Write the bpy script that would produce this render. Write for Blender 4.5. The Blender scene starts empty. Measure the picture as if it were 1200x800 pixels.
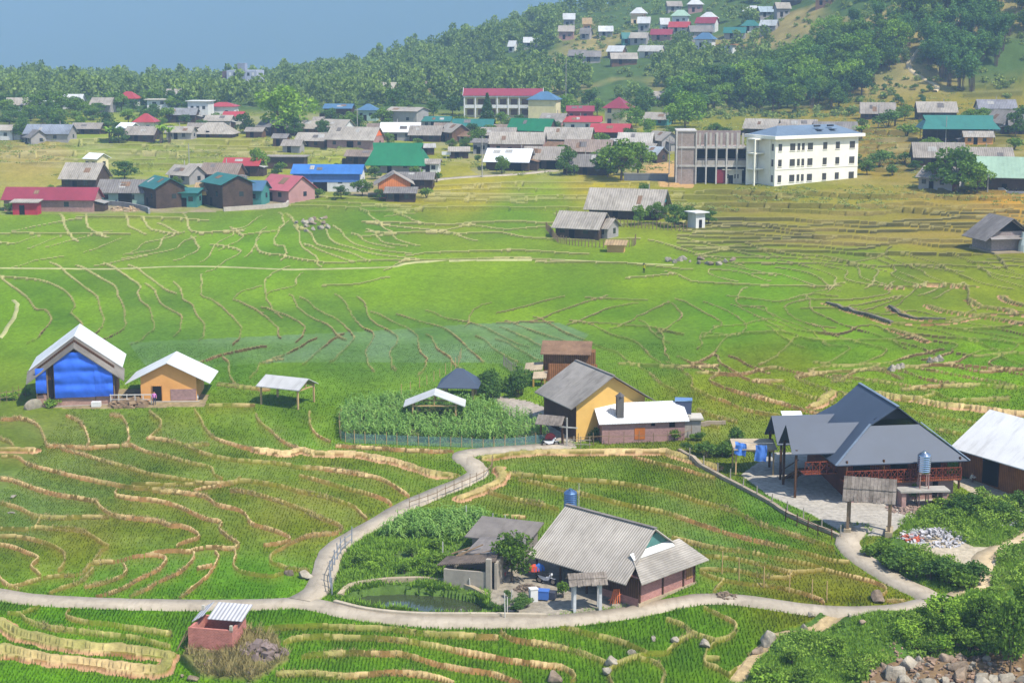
import bpy, bmesh, math, random
import numpy as np
from mathutils import Vector, Matrix

random.seed(7)
RNG = np.random.default_rng(11)
scene = bpy.context.scene
COL = scene.collection
R = math.radians

# ------------------------------------------------------------------ camera
HCAM, PITCH, FPX = 47.5, math.atan(360 / 1900), 1900.0
cam_d = bpy.data.cameras.new("camera")
cam_d.sensor_width = 36.0
cam_d.lens = 36.0 * FPX / 1200.0
cam_d.clip_start = 1.0
cam_d.clip_end = 20000
cam = bpy.data.objects.new("camera", cam_d)
COL.objects.link(cam)
cam.location = (0, 0, HCAM)
cam.rotation_euler = (R(90) - PITCH, 0, 0)
scene.camera = cam

# ------------------------------------------------------------------ sky and sun
SUN_EL, SUN_AZ = R(56), R(129)          # azimuth measured clockwise from +Y (away from the camera)
world = bpy.data.worlds.new("World")
scene.world = world
world.use_nodes = True
wn = world.node_tree.nodes
wl = world.node_tree.links
sky = wn.new("ShaderNodeTexSky")
sky.sky_type = 'NISHITA'
sky.sun_disc = False
sky.sun_elevation = SUN_EL
sky.sun_rotation = SUN_AZ
sky.altitude = 900
sky.air_density = 1.0
sky.dust_density = 1.0
bg = wn["Background"]
bg.inputs[1].default_value = 0.14
wl.new(sky.outputs[0], bg.inputs[0])
sun_d = bpy.data.lights.new("sun", 'SUN')
sun_d.energy = 4.0
sun_d.angle = R(0.55)
sun_d.color = (1.0, 0.95, 0.87)
sun = bpy.data.objects.new("sun", sun_d)
COL.objects.link(sun)
sv = Vector((math.sin(SUN_AZ) * math.cos(SUN_EL), math.cos(SUN_AZ) * math.cos(SUN_EL), math.sin(SUN_EL)))
sun.rotation_euler = sv.to_track_quat('Z', 'Y').to_euler()
sun.location = (200, 0, 300)
scene.view_settings.view_transform = 'Standard'
scene.view_settings.look = 'None'
scene.view_settings.gamma = 1.0
scene.view_settings.exposure = 0.9
scene.view_settings.use_curve_mapping = False
scene.cycles.max_bounces = 5
scene.cycles.diffuse_bounces = 2
scene.cycles.glossy_bounces = 2
scene.cycles.transmission_bounces = 2
scene.cycles.transparent_max_bounces = 6
scene.cycles.volume_bounces = 3
scene.cycles.caustics_reflective = False
scene.cycles.caustics_refractive = False
scene.cycles.use_denoising = True

# ------------------------------------------------------------------ small helpers
def lin(r, g, b, k=1.0):
    def f(c):
        c /= 255.0
        return c / 12.92 if c <= 0.04045 else ((c + 0.055) / 1.055) ** 2.4
    return (f(r) * k, f(g) * k, f(b) * k)

def tag(o, label=None, cat=None, group=None, kind=None):
    if label: o["label"] = label
    if cat: o["category"] = cat
    if group: o["group"] = group
    if kind: o["kind"] = kind
    return o

def link(name, me, parent=None, mats=None):
    o = bpy.data.objects.new(name, me)
    COL.objects.link(o)
    if parent is not None:
        o.parent = parent
    if mats is not None:
        for m in (mats if isinstance(mats, (list, tuple)) else [mats]):
            me.materials.append(m)
    return o

def empty(name, loc, rz=0.0):
    o = bpy.data.objects.new(name, None)
    COL.objects.link(o)
    o.empty_display_size = 0.5
    o.location = loc
    o.rotation_euler = (0, 0, rz)
    return o

def np_mesh(name, verts, faces, smooth=False):
    """verts (n,3), faces (m,k) all of the same k"""
    verts = np.asarray(verts, dtype=np.float32)
    faces = np.asarray(faces, dtype=np.int32)
    me = bpy.data.meshes.new(name)
    k = faces.shape[1]
    me.vertices.add(len(verts))
    me.vertices.foreach_set("co", verts.ravel())
    me.loops.add(faces.size)
    me.loops.foreach_set("vertex_index", faces.ravel())
    me.polygons.add(len(faces))
    me.polygons.foreach_set("loop_start", np.arange(0, faces.size, k, dtype=np.int32))
    me.polygons.foreach_set("loop_total", np.full(len(faces), k, dtype=np.int32))
    if smooth:
        me.polygons.foreach_set("use_smooth", np.ones(len(faces), dtype=bool))
    me.update(calc_edges=True)
    return me

def set_attr(me, name, arr, typ='FLOAT'):
    a = me.attributes.new(name, typ, 'POINT')
    if typ == 'FLOAT':
        a.data.foreach_set("value", np.asarray(arr, dtype=np.float32).ravel())
    else:
        arr = np.asarray(arr, dtype=np.float32)
        if arr.shape[1] == 3:
            arr = np.concatenate([arr, np.ones((len(arr), 1), np.float32)], 1)
        a.data.foreach_set("color", arr.ravel())

# value noise on arrays (for terrain, colours)
class VNoise:
    def __init__(self, seed):
        self.g = np.random.default_rng(seed).random((256, 256)).astype(np.float32)
    def __call__(self, x, y):
        x = np.asarray(x, dtype=np.float64); y = np.asarray(y, dtype=np.float64)
        xi = np.floor(x).astype(np.int64); yi = np.floor(y).astype(np.int64)
        fx = x - xi; fy = y - yi
        fx = fx * fx * (3 - 2 * fx); fy = fy * fy * (3 - 2 * fy)
        g = self.g
        a = g[yi % 256, xi % 256]; b = g[yi % 256, (xi + 1) % 256]
        c = g[(yi + 1) % 256, xi % 256]; d = g[(yi + 1) % 256, (xi + 1) % 256]
        return (a + (b - a) * fx) * (1 - fy) + (c + (d - c) * fx) * fy
vn1, vn2, vn3 = VNoise(1), VNoise(2), VNoise(3)
def fbm(vn, x, y, o=3):
    s = 0; a = 0.5; t = 0
    for k in range(o):
        s = s + a * vn(x * 2 ** k + 17.3 * k, y * 2 ** k + 9.1 * k); t += a; a *= 0.5
    return s / t

# ------------------------------------------------------------------ pixel <-> ray (photograph's 1200 x 800 frame)
CT, ST = math.cos(PITCH), math.sin(PITCH)
def ray(px, py):
    a = px - 600.0; b = py - 400.0
    fw = FPX * CT - b * ST
    return a / fw, (-FPX * ST - b * CT) / fw          # X per Y, Z per Y
def proj(X, Y, Z):
    dz = Z - HCAM
    f = Y * CT - dz * ST
    up = Y * ST + dz * CT
    return 600 + FPX * X / f, 400 - FPX * up / f
def scale_at(Y):
    return FPX / (Y * 1.02 + 2)
# ================================================================== TERRAIN
def _profile():
    ys = np.arange(-200, 900, 1.0)
    sl = np.interp(ys, [-200, 0, 96, 99, 115, 119, 130, 180, 200, 320, 345, 590, 900],
                       [.034, .034, .034, .12, .12, .04, .055, .055, .020, .020, .040, .040, .040])
    z = np.concatenate([[0], np.cumsum(sl)[:-1]])
    z -= np.interp(120.0, ys, z) - 0.034 * 120
    return ys, z
_PY, _PZ = _profile()
# far hill crest: photograph column -> row of its bare crest (before trees)
_FC = np.array([[-400, 100], [0, 98], [200, 104], [300, 101], [370, 90], [430, 80], [500, 62], [560, 44], [640, 22], [720, 2], [800, -18], [900, -38], [1300, -70], [1700, -80]], float)
_NC = np.array([[-400, 400], [700, 200], [740, 136], [800, 119], [860, 99], [930, 68], [1000, 36], [1080, 4], [1200, -26], [1400, -40], [1800, -60]], float)
def u_of_px(px):
    return (np.asarray(px, float) - 600.0) / 1932.0
def m_of_py(py):
    b = np.asarray(py, float) - 400.0
    return (-FPX * ST - b * CT) / (FPX * CT - b * ST)
def smooth01(t):
    t = np.clip(t, 0, 1)
    return t * t * (3 - 2 * t)
def base_z(X, Y):
    X = np.asarray(X, float); Y = np.asarray(Y, float)
    u = X / np.maximum(Y, 30.0)
    z = np.interp(np.minimum(Y, 590), _PY, _PZ)
    # the right side of the bowl lies a little higher
    xr = np.clip(X - 45, 0, 200)
    z = z + 0.028 * xr * np.clip((Y - 150) / 90, 0, 1) * np.clip((590 - Y) / 60, 0, 1)
    # far hill
    YC = 880.0
    yc = np.interp(u, u_of_px(_FC[:, 0]), _FC[:, 1])
    zc = HCAM + YC * m_of_py(yc)
    z590 = np.interp(590.0, _PY, _PZ)
    t = np.clip((Y - 590) / (YC - 590), 0, 1)
    bump = (fbm(vn1, X / 90.0, Y / 90.0, 3) - 0.5) * 9 * smooth01(t * 2.2) * (1 - 0.6 * t)
    zf = z590 + (zc - z590) * t + bump * np.clip((u + 0.25) / 0.2, 0.15, 1)
    back = np.clip((Y - YC) / 420, 0, 1)
    zf = zf * (1 - smooth01(back)) + (-25) * smooth01(back)
    z = np.where(Y > 590, zf, z)
    # near wooded hill on the right
    yn = np.interp(u, u_of_px(_NC[:, 0]), _NC[:, 1])
    YN = 645.0
    zn = HCAM + YN * m_of_py(yn)
    zb = z590 + (np.interp(u, u_of_px(_FC[:, 0]), HCAM + YC * m_of_py(_FC[:, 1])) - z590) * (YN - 590) / (YC - 590)
    hh = np.maximum(zn - zb, 0)
    hb = 1 + 0.30 * (fbm(vn2, X / 45.0, Y / 45.0, 3) - 0.5)
    ramp = np.clip((Y - 536) / (YN - 536), 0, 1)
    ramp = np.where(ramp < 0.25, ramp * ramp * 2.0, ramp * 1.1666 - 0.1666)
    fall = 1 - smooth01((Y - 720) / 160)
    z = z + hh * ramp * hb * fall
    # far range across the valley
    mt = smooth01((Y - 2700) / 1700)
    z = z + mt * (620 + 160 * (fbm(vn3, X / 700.0, Y / 900.0, 4) - 0.5) * 2)
    return z

def base_hit(px, py, far=1500.0):
    u, m = ray(px, py)
    Y = np.concatenate([np.arange(60, 400, 0.5), np.arange(400, far, 2.0)])
    d = HCAM + m * Y - base_z(u * Y, Y)
    i = int(np.argmax(d < 0))
    if i == 0: i = len(Y) - 1
    t = d[i - 1] / (d[i - 1] - d[i])
    y = Y[i - 1] + (Y[i] - Y[i - 1]) * t
    return u * y, y

# ------------------------------------------------------------------ the grid: rows of equal distance, columns of equal bearing
def _rows():
    ys = [95.0]
    while ys[-1] < 560:
        y = ys[-1]
        m = (HCAM + 0.0 - float(np.interp(y, _PY, _PZ))) / y
        ys.append(y + max(0.12, 0.92 * y / (FPX * max(m, 0.03)) * 1.02))
    while ys[-1] < 900: ys.append(ys[-1] + 2.2)
    st = 3.0
    while ys[-1] < 6800:
        ys.append(ys[-1] + st); st *= 1.045
    near = list(np.linspace(8, 94, 40))
    return np.array(near + ys)
GY = _rows()
_ud = np.arange(-0.372, 0.3721, 0.00066)
_uo = 0.372 + np.cumsum(0.00066 * 1.13 ** np.arange(1, 50))
_uo = _uo[_uo < 2.2]
GU = np.concatenate([-_uo[::-1], _ud, _uo])
NR, NC = len(GY), len(GU)
XX = GU[None, :] * GY[:, None]
YY = np.repeat(GY[:, None], NC, 1)
BZ = base_z(XX, YY)
PXX, PYY = proj(XX, YY, BZ)
PXX = PXX.astype(np.float32); PYY = PYY.astype(np.float32)

def row_range(y0, y1):
    return max(0, int(np.searchsorted(GY, y0)) - 1), min(NR, int(np.searchsorted(GY, y1)) + 1)
def col_range(u0, u1):
    return max(0, int(np.searchsorted(GU, u0)) - 1), min(NC, int(np.searchsorted(GU, u1)) + 1)

SQ = np.minimum(1.0, 0.00066 * GY / np.gradient(GY))
def dist_seg_field(field, pts, reach, field2=None):
    """lower `field` (NR,NC) to the distance from polyline pts (world XY)"""
    for (a, b) in zip(pts[:-1], pts[1:]):
        r0, r1 = row_range(min(a[1], b[1]) - reach, max(a[1], b[1]) + reach)
        us = [a[0] / a[1], b[0] / b[1]]; du = reach / min(a[1], b[1])
        c0, c1 = col_range(min(us) - du, max(us) + du)
        if r1 <= r0 or c1 <= c0: continue
        x = XX[r0:r1, c0:c1]; y = YY[r0:r1, c0:c1]
        dx, dy = b[0] - a[0], b[1] - a[1]
        L2 = dx * dx + dy * dy + 1e-9
        t = np.clip(((x - a[0]) * dx + (y - a[1]) * dy) / L2, 0, 1)
        d = np.hypot(x - (a[0] + t * dx), y - (a[1] + t * dy))
        np.minimum(field[r0:r1, c0:c1], d, out=field[r0:r1, c0:c1])
        if field2 is not None:          # the same distance with depth counted in grid rows (a bank is never thinner than a row)
            q = SQ[r0:r1][:, None]
            t = np.clip(((x - a[0]) * dx + (y - a[1]) * dy * q * q) / (dx * dx + dy * dy * q * q + 1e-9), 0, 1)
            d = np.hypot(x - (a[0] + t * dx), (y - (a[1] + t * dy)) * q)
            np.minimum(field2[r0:r1, c0:c1], d, out=field2[r0:r1, c0:c1])

def smooth_poly(p, n=4):
    """Catmull-Rom through the points"""
    p = np.asarray(p, float)
    if len(p) < 3: return p
    q = np.concatenate([[2 * p[0] - p[1]], p, [2 * p[-1] - p[-2]]])
    out = []
    for i in range(1, len(q) - 2):
        for k in range(n):
            t = k / n
            out.append(0.5 * ((2 * q[i]) + (-q[i - 1] + q[i + 1]) * t + (2 * q[i - 1] - 5 * q[i] + 4 * q[i + 1] - q[i + 2]) * t * t
                              + (-q[i - 1] + 3 * q[i] - 3 * q[i + 1] + q[i + 2]) * t ** 3))
    out.append(q[-2])
    return np.array(out)

def px_poly(pts, n=4):
    return np.array([base_hit(x, y) for x, y in smooth_poly(pts, n)])

def in_poly_px(poly):
    """mask of grid vertices whose photograph pixel lies in the polygon"""
    poly = np.asarray(poly, float)
    x0, y0 = poly.min(0); x1, y1 = poly.max(0)
    rr = np.where((PYY[:, NC // 2] < y1 + 40) & (PYY[:, NC // 2] > y0 - 40))[0]
    m = np.zeros((NR, NC), bool)
    if len(rr) == 0: return m
    r0, r1 = rr[0], rr[-1] + 1
    c0, c1 = col_range(float(u_of_px(x0)) - .02, float(u_of_px(x1)) + .02)
    px = PXX[r0:r1, c0:c1]; py = PYY[r0:r1, c0:c1]
    ins = np.zeros(px.shape, bool)
    n = len(poly)
    for i in range(n):
        xa, ya = poly[i]; xb, yb = poly[(i + 1) % n]
        if ya == yb: continue
        cond = ((ya > py) != (yb > py)) & (px < (xb - xa) * (py - ya) / (yb - ya) + xa)
        ins ^= cond
    m[r0:r1, c0:c1] = ins
    return m

# ------------------------------------------------------------------ terrace banks, traced field by field.
# each block: origin x, origin y, scale of the tracing; then polylines
BANKS = """
@0 200 4
405,225 410,260 435,285 455,295
0,298 130,297 330,300 550,300
600,240 605,262 660,290
685,245 700,275 745,287
775,262 805,280
880,245 900,290 1000,293 1090,290
300,245 310,275 328,300
1000,293 1130,275 1200,230
415,222 600,220 900,235
1125,300 1140,315 1090,345
1190,360 1200,340
1060,360 1110,370 1125,390 1060,425 1025,450
650,365 680,340 760,325 840,298
660,385 740,370 757,335
640,405 760,385 820,370 845,350
990,385 1010,350 1075,310
260,350 340,325 450,300
100,280 160,265 300,240
470,360 540,330
160,360 250,320
0,340 70,345 140,320
120,440 160,425 260,410
500,440 640,410
920,345 930,375 870,405
5,505 60,545 130,600 165,650 210,655 240,690 225,725 190,765
75,505 180,515 260,540 320,580 350,630 335,670 375,710 388,745
300,470 340,505 400,550 455,595 470,650 490,710 470,745 440,770
415,472 480,510 540,545 555,590 580,640 585,700 590,730 545,765 490,790
555,470 620,515 660,545 645,575 660,610 700,645 715,700 722,740 690,770
735,585 760,630 830,670 850,690 845,730
850,575 860,605 900,630 925,680 960,725 955,765
945,565 945,590 1000,610 1060,660 1100,695 1130,740 1125,765
1200,655 1120,615 1090,605 1130,570 1200,550
670,480 750,540
@300 200 4
125,225 130,260 90,285 0,297
175,235 190,255
20,297 0,330 10,375 60,395 130,402 200,418 280,430 380,437 520,425 650,422
100,297 85,330 95,352 130,358 140,390 135,402
205,308 210,350 255,385 285,410 290,430
265,312 290,350 370,370 450,390 495,412
335,292 345,320 380,345 450,365 560,395 680,410
405,295 430,325 470,350 560,375 640,385
490,315 530,340 620,360
570,310 600,340 690,355
640,300 660,325 720,345
280,365 340,390 420,420
730,400 800,390 920,385 1180,378
640,455 700,425 850,422 1000,418 1200,412
600,255 760,275 900,290 990,320
535,210 590,260
690,210 715,225
660,205 780,175
820,110 1000,118 1200,120
830,130 1000,140 1200,148
45,545 45,515 70,490 120,465
65,630 50,600 70,570 180,545 185,525
0,655 50,690 100,740 105,765
70,655 140,680 200,710 230,735 225,755
175,600 195,640 260,690 330,720 370,760
255,625 290,655 350,685 400,715 430,745 455,770 455,800 400,855 370,885
415,620 435,650 460,695 495,735 540,755 550,790 515,845 525,895
515,645 530,690 570,725 640,760 665,800 630,850 635,895
605,690 650,715 720,745 755,780 760,800 765,840 800,880 795,905
685,682 770,710 870,735 930,770 960,800 1000,840 1050,885
855,678 890,695 1000,715 1080,740 1180,790 1200,800
1000,700 1015,660 1050,640
370,540 480,535 580,510
@300 400 4
830,0 850,35 910,75 925,100
1075,0 1120,40 1180,75
250,0 180,40 90,80
350,0 290,50 240,95
@600 200 4
0,755 90,800
10,718 120,760 240,798
170,715 250,760 350,800 430,835 500,855 535,890
310,710 380,725 470,770 570,800 630,845 660,880 700,905
645,740 680,780 720,800
885,800 890,765 1000,770
330,700 430,655 540,630
535,715 620,670 700,632
765,640 800,685 730,735
840,632 900,665 980,715 940,748
938,630 1010,660 1075,700 1100,735 1080,755
1060,590 1050,615 1090,640 1180,640 1200,665
1095,655 1200,710
380,600 600,610
150,690 220,660 390,605
0,655 200,600
300,710 640,735 760,760
0,715 160,712
1015,515 960,500 920,480 930,465 1060,475 1170,510
1050,452 1190,485
800,500 830,515 870,525 1170,540
0,375 280,392
0,412 160,420
160,430 480,435 620,445 760,460
620,500 720,490
930,385 1000,365
1040,375 1120,395
1130,355 1200,390
1120,435 1200,440
700,340 900,400 1050,440
850,330 1000,365 1180,410
@600 400 4
0,20 85,70
95,0 130,20
710,0 715,35
800,80 860,115
590,115 640,145 690,190 730,215
775,125 830,165 850,190 840,215 900,240 940,265 1000,280 1050,305 1120,325 1200,340
925,115 965,130 970,150 920,180 990,215 1070,240 1200,275
905,80 950,50 995,0
970,80 985,105 1080,165 1130,185 1200,185
865,320 960,355 1060,380
870,375 970,405
550,105 770,120 900,115
1060,85 1110,115 1180,140
@900 200 4
5,375 120,395 290,410 400,440 500,460 515,480 505,500
85,428 180,450 270,480 320,505 315,520
190,415 260,445 370,470 360,510 430,530 550,545
0,488 60,490 140,515 195,535
100,465 180,480 240,505 270,530
430,470 435,505 500,525 580,545
500,410 560,440 600,465 580,490 640,520 690,535
280,410 390,435 500,460
440,425 540,395 560,370
560,410 600,430 720,470 740,490 800,518
650,490 720,520
700,410 780,435 860,470 920,500 1000,530 1070,545
720,450 800,460 860,470
880,400 960,430 1030,480 1060,505 1170,540
1050,445 1100,470 1200,500
990,450 1060,490 1200,510
1090,420 1110,445
0,545 100,545 290,545
300,545 190,585 170,605 100,625 80,645 110,685 200,725 270,735
170,605 380,610 530,585 570,570 575,550
195,620 205,655 290,700 360,730 480,760 580,800 600,812
0,665 80,705 190,745 250,800
0,710 60,745
250,740 300,770 390,800
940,575 945,610
430,630 560,600
500,640 600,600
605,635 660,590 690,560
735,580 790,555
820,580 850,560
700,735 800,750 900,780 960,800
950,720 1100,745 1200,770
800,730 1000,760 1120,780
20,740 60,775 100,800
@900 400 4
0,195 100,230 170,255 250,275
0,270 90,300 180,325
300,235 240,215 150,180 140,160 220,150
220,130 290,118 370,115
210,145 360,185
405,0 480,20 555,40 540,65 450,100
590,0 700,25 745,48
380,160 430,130 540,110 650,75 790,42
800,0 890,15 860,40 870,50 800,70
980,0 1050,35
1110,0 1170,20 1140,50 1095,70 1200,115
1200,155 1100,130 1030,105 1040,90 1075,75
915,82 1000,45 1110,40
545,130 640,140 720,170 800,190 910,205
370,165 500,185 640,205 740,230 780,240 730,262
680,120 800,140 950,170 1050,190 1200,220
860,108 1030,125
650,320 760,345 900,370 1020,390
790,415 870,425 945,440
250,0 300,20 380,35 210,140
0,95 60,55 110,0
@0 400 4
0,365 80,362
80,355 150,375 190,410 215,470 225,490
310,345 360,370 400,410 415,470 410,495
520,345 575,355 600,405 605,450 580,485
700,330 740,360 755,390 710,445 690,455
910,315 940,360 970,420 1000,450 1080,480 1200,510 1350,530 1410,510
700,450 800,465 870,490 960,525 1060,550 1200,565 1350,575 1390,590 1520,595 1620,610 1760,635 1820,660 1900,710 1940,740
610,480 680,515 800,545 900,570 990,590 1000,620 1040,645
230,490 420,500 600,485
290,505 380,525 480,560 600,590 700,620 850,645 970,665 1080,660 1136,640
0,540 80,540 130,575 220,600 320,625 440,650 560,675 640,685 780,695 900,715
0,640 60,650 150,685 260,715 380,735 460,750
0,755 80,775 144,808 188,820
620,670 850,668 1080,662
0,455 40,470 65,495
885,490 980,480
1060,205 1200,220
1075,130 1080,170 1095,190
950,95 1050,60 1200,30
960,300 1060,300 1200,300
1200,340 1210,375 1260,410 1320,465 1400,505
1450,330 1450,380 1480,435 1545,470
@300 400 4
230,588 330,600 450,620 560,635 630,665 740,740
375,490 600,505 930,520
0,140 20,105 80,92
200,625 330,660 430,690 550,720 620,750 660,790
@0 560 5
188,230 235,225 330,235 430,225 560,225 640,225
560,130 590,165 650,210 740,230 850,240 930,250 1000,275 1080,285 1130,305 1170,340 1100,365 1050,385 1030,405
0,290 190,295 240,230
200,290 350,295 470,305 550,345 600,380 640,400 590,430 560,480 545,495
0,340 120,345 240,370 320,400 375,440 385,480 350,550
0,390 80,405 170,440 230,470 180,515 215,545 240,575
690,70 680,100 720,110 860,125 960,140 1070,175 1200,235 1290,255 1285,290 1330,335 1390,380 1370,410
0,580 30,620 80,635
60,635 150,610 250,585 350,575 480,555 540,500 640,490 720,480 780,465 880,450
90,640 120,670 130,685
280,685 350,650 480,600 520,560 545,530
880,450 950,455 965,490 930,530 850,580 700,650 520,700
735,710 850,655 930,610 1050,560 1110,500 1135,465 1130,430
1060,710 1130,650 1200,590 1240,540 1275,470 1265,430
720,500 735,530 690,590 500,640
880,450 930,430 1030,420 1100,430 1150,410 1270,405 1370,405
@200 560 5
-100,72 0,80 100,90 210,110 270,155 370,175 440,210 465,260 540,285 620,310 690,345 660,370 540,390
350,70 430,75 520,100 640,135 740,170 830,210 900,240 980,270 1000,300 950,325 820,330 730,365 670,400 600,435 580,480 640,510 700,530 850,540
136,70 200,55 230,50 330,30 420,15 520,25 660,50 760,80 890,105 970,130 1060,160 1110,205 1150,250 1140,290
370,405 380,450 365,505 400,540 480,560 600,575 660,560
240,510 160,530
@0 680 6
300,175 160,225 60,235
60,235 140,235 190,280 290,315 400,340 600,365 800,390 960,410 1200,470
500,185 465,230 490,265 600,290 760,310 950,340 1200,375
0,540 50,500
@200 680 6
600,345 800,330 1050,320 1200,325
800,440 900,410 1050,395 1200,395
930,540 1050,520 1200,510
750,660 900,650 1050,660 1200,665
@380 690 4.615
0,205 200,210 400,225 520,240 700,250 940,260
0,260 150,262 300,270 470,285 640,320 800,350 1000,385 1200,415
0,355 150,350 300,348 430,355 530,380 640,415 780,440 900,460 1060,508
0,475 100,470 240,465 380,455 520,465 640,490 700,508
955,205 965,245 1050,280 1200,305
@620 690 4.286
100,185 200,195 330,235 430,255 530,290 600,325
0,270 120,285 250,320 340,350 390,375
0,370 100,385 180,400 235,440 220,465
600,325 500,350 430,385 400,420 430,490
560,345 640,370 680,420 665,490
690,150 770,180 820,220 930,260
820,225 740,265 690,320 600,325
870,90 960,130 1030,170 1035,215 1020,235 950,255 930,260 890,330 890,375 950,400 1010,440
1010,440 1050,400 1140,375 1110,340 1200,300
900,350 970,355
@780 560 4
0,60 100,90 200,120 320,155 420,205 550,250 680,290 830,335
0,160 100,195 200,230 350,275 520,315 650,350 780,385 870,390
20,275 130,305 250,330 400,350 550,380 700,410 750,430 850,455 960,480 1020,505 1040,530 1000,560
150,360 300,375 430,400 540,430 600,445 740,430
165,430 320,430 450,460 560,465 610,445
170,440 250,475 400,495 560,520 680,550 740,580 740,605
270,485 230,540
1040,575 1180,570
@540 510 4
800,95 900,125 1030,155 1130,185 1200,200
190,180 350,190 520,205 660,215 800,230 950,260
265,200 370,225 480,255 600,280 760,320 900,350 960,360
120,260 220,290 340,315 460,345
30,370 150,372 300,385
990,475 1100,505
"""
# tall faced terrace steps (earth or dry stone): extra wide
BIG_BANKS = """
@900 200 4
275,625 380,655 480,685 580,720
580,720 700,720 850,715 960,690
580,745 660,770 740,800
570,640 620,670 700,695 830,705 960,690 1040,675 1200,680
750,635 820,660 970,680 1200,720
940,605 1000,640 1130,655 1140,675
1095,590 1130,615 1200,635
570,550 680,545 800,535 960,548
@900 400 4
520,245 600,265 700,275 820,300 950,310 1100,335 1200,340
300,240 260,280 210,310
@0 400 4
0,512 150,515
@300 400 4
0,512 150,530 210,510 280,530 450,530 560,550 700,580 830,625 950,635
@0 680 6
0,300 60,350 150,390 280,420 400,450 600,475 800,490 950,505 1050,520 1200,545
0,490 120,520 300,555 500,575 700,600 850,625 1000,645 1140,635 1180,570
@540 510 4
110,110 300,85 600,80 950,80
185,160 190,210 100,260 0,300
950,75 1050,110 1200,155
"""
def parse_banks(txt):
    out = []
    ox = oy = 0; s = 1
    for ln in txt.strip().splitlines():
        if ln[0] == '@':
            ox, oy, s = (float(v) for v in ln[1:].split())
        else:
            out.append([(ox + float(a) / s, oy + float(b) / s) for a, b in (p.split(',') for p in ln.split())])
    return out
banks = parse_banks(BANKS)
big_banks = parse_banks(BIG_BANKS)
# the small stepped plots higher up: nearly level banks, broken here and there
rr_ = random.Random(5)
def level_family(x0, x1, y0, y1, dy, tilt, wob, keep=0.8):
    y = y0
    while y < y1:
        x = x0 + rr_.uniform(0, 30)
        off = rr_.uniform(0, 100)
        while x < x1:
            L = rr_.uniform(90, 300)
            if rr_.random() < keep:
                pts = []
                k = x
                while k < min(x + L, x1):
                    pts.append((k, y + tilt * (k - x0) + wob * (float(vn1(k / 40.0 + off, y * 0.3)) - 0.5)))
                    k += 14
                if len(pts) > 1: banks.append(pts)
            x += L + rr_.uniform(-6, 14)
        y += dy * rr_.uniform(0.75, 1.3)
level_family(800, 1200, 222, 292, 4.2, 0.012, 7)
level_family(470, 800, 212, 252, 4.5, 0.0, 5, .6)
level_family(430, 850, 262, 300, 8, 0.0, 12, .5)
level_family(600, 850, 322, 350, 10, -0.02, 14, .35)
level_family(830, 1200, 330, 460, 13, 0.04, 18, .35)
level_family(820, 1200, 292, 312, 5, 0.02, 6, .6)
level_family(0, 480, 168, 196, 4.2, 0.0, 7, .7)
level_family(330, 480, 230, 250, 3.6, 0.03, 4, .8)
level_family(1000, 1080, 155, 200, 3.4, 0.02, 3, .9)
level_family(1110, 1200, 84, 112, 4.0, 0.0, 3, .9)

_re = random.Random(3)
def extend(p):
    p = [np.array(q, float) for q in p]
    if p[0][1] > 470 or p[0][1] < 225: return p
    for end in (0, -1):
        a, b = (p[0], p[1]) if end == 0 else (p[-1], p[-2])
        d = a - b; d /= np.hypot(*d) + 1e-6
        L = _re.uniform(6, 22); d2 = d * .6 + np.array([np.sign(d[0]) * .5, 0]); d2 /= np.hypot(*d2) + 1e-6
        q1 = a + d * L * .4; q2 = q1 + d2 * L * .6
        if end == 0: p = [q2, q1] + p
        else: p = p + [q1, q2]
    return p
banks = [extend(p) for p in banks]
bank_d = np.full((NR, NC), 9.0); bank_s = np.full((NR, NC), 9.0)
big_d = np.full((NR, NC), 9.0)
for p in banks:
    w = px_poly(p, 3)
    j = (fbm(vn2, w[:, 0] / 1.6, w[:, 1] / 1.6, 2) - 0.5) * 0.5
    w = w + np.stack([j, -j], 1)
    dist_seg_field(bank_d, w, 2.0, bank_s)
for p in big_banks:
    dist_seg_field(big_d, px_poly(p, 3), 3.0)
wob = (fbm(vn3, XX / 0.9, YY / 0.9, 2) - 0.5)
# how wide a bank is where it is seen from afar and near by
half = (0.06 + 0.12 * wob) + 0.02
is_bank = (bank_d < half) | (bank_s < 0.00034 * YY) | (big_d < 0.45 + 0.3 * wob)

# ------------------------------------------------------------------ paths and yards
PATHS = {  # name: (points, width)
    'footpath': ([(-40, 690), (0, 696), (30, 701), (60, 703.5), (120, 706), (200, 708), (300, 708), (345, 706), (380, 710), (430, 720), (500, 726.5), (560, 728), (640, 727), (700, 722), (750, 714.5), (800, 704.5), (838, 700.5), (890, 705), (940, 712.5), (1000, 716), (1050, 714), (1090, 706), (1112, 701)], 1.75),
    'lane': ([(352, 704), (372, 690), (381, 668), (386, 652), (400, 637), (440, 614), (480, 591), (520, 574), (550, 561), (560, 553), (555, 545), (543, 536), (547, 531), (570, 528), (640, 523.5), (672, 521)], 1.95),
    'drive': ([(1092, 702), (1075, 692), (1045, 677), (1018, 660), (1000, 646), (994, 634), (999, 624), (1004, 619)], 1.9),
}
path_d = np.full((NR, NC), 9.0)
path_w = {}
for k, (pts, w) in PATHS.items():
    path_w[k] = px_poly(pts, 5)
    f = np.full((NR, NC), 9.0)
    dist_seg_field(f, path_w[k], 4.0)
    np.minimum(path_d, f - w / 2, out=path_d)
YARD_MAIN = [(868, 556), (905, 530), (960, 530), (1000, 560), (1100, 572), (1085, 600), (1060, 612), (1042, 627), (1012, 628), (985, 622), (950, 602), (900, 580)]
YARD_BARN = [(1110, 560), (1160, 560), (1230, 578), (1240, 620), (1190, 600), (1140, 578)]
YARD_FARM = [(560, 660), (600, 640), (700, 660), (750, 712), (690, 720), (620, 722), (575, 705)]
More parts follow.
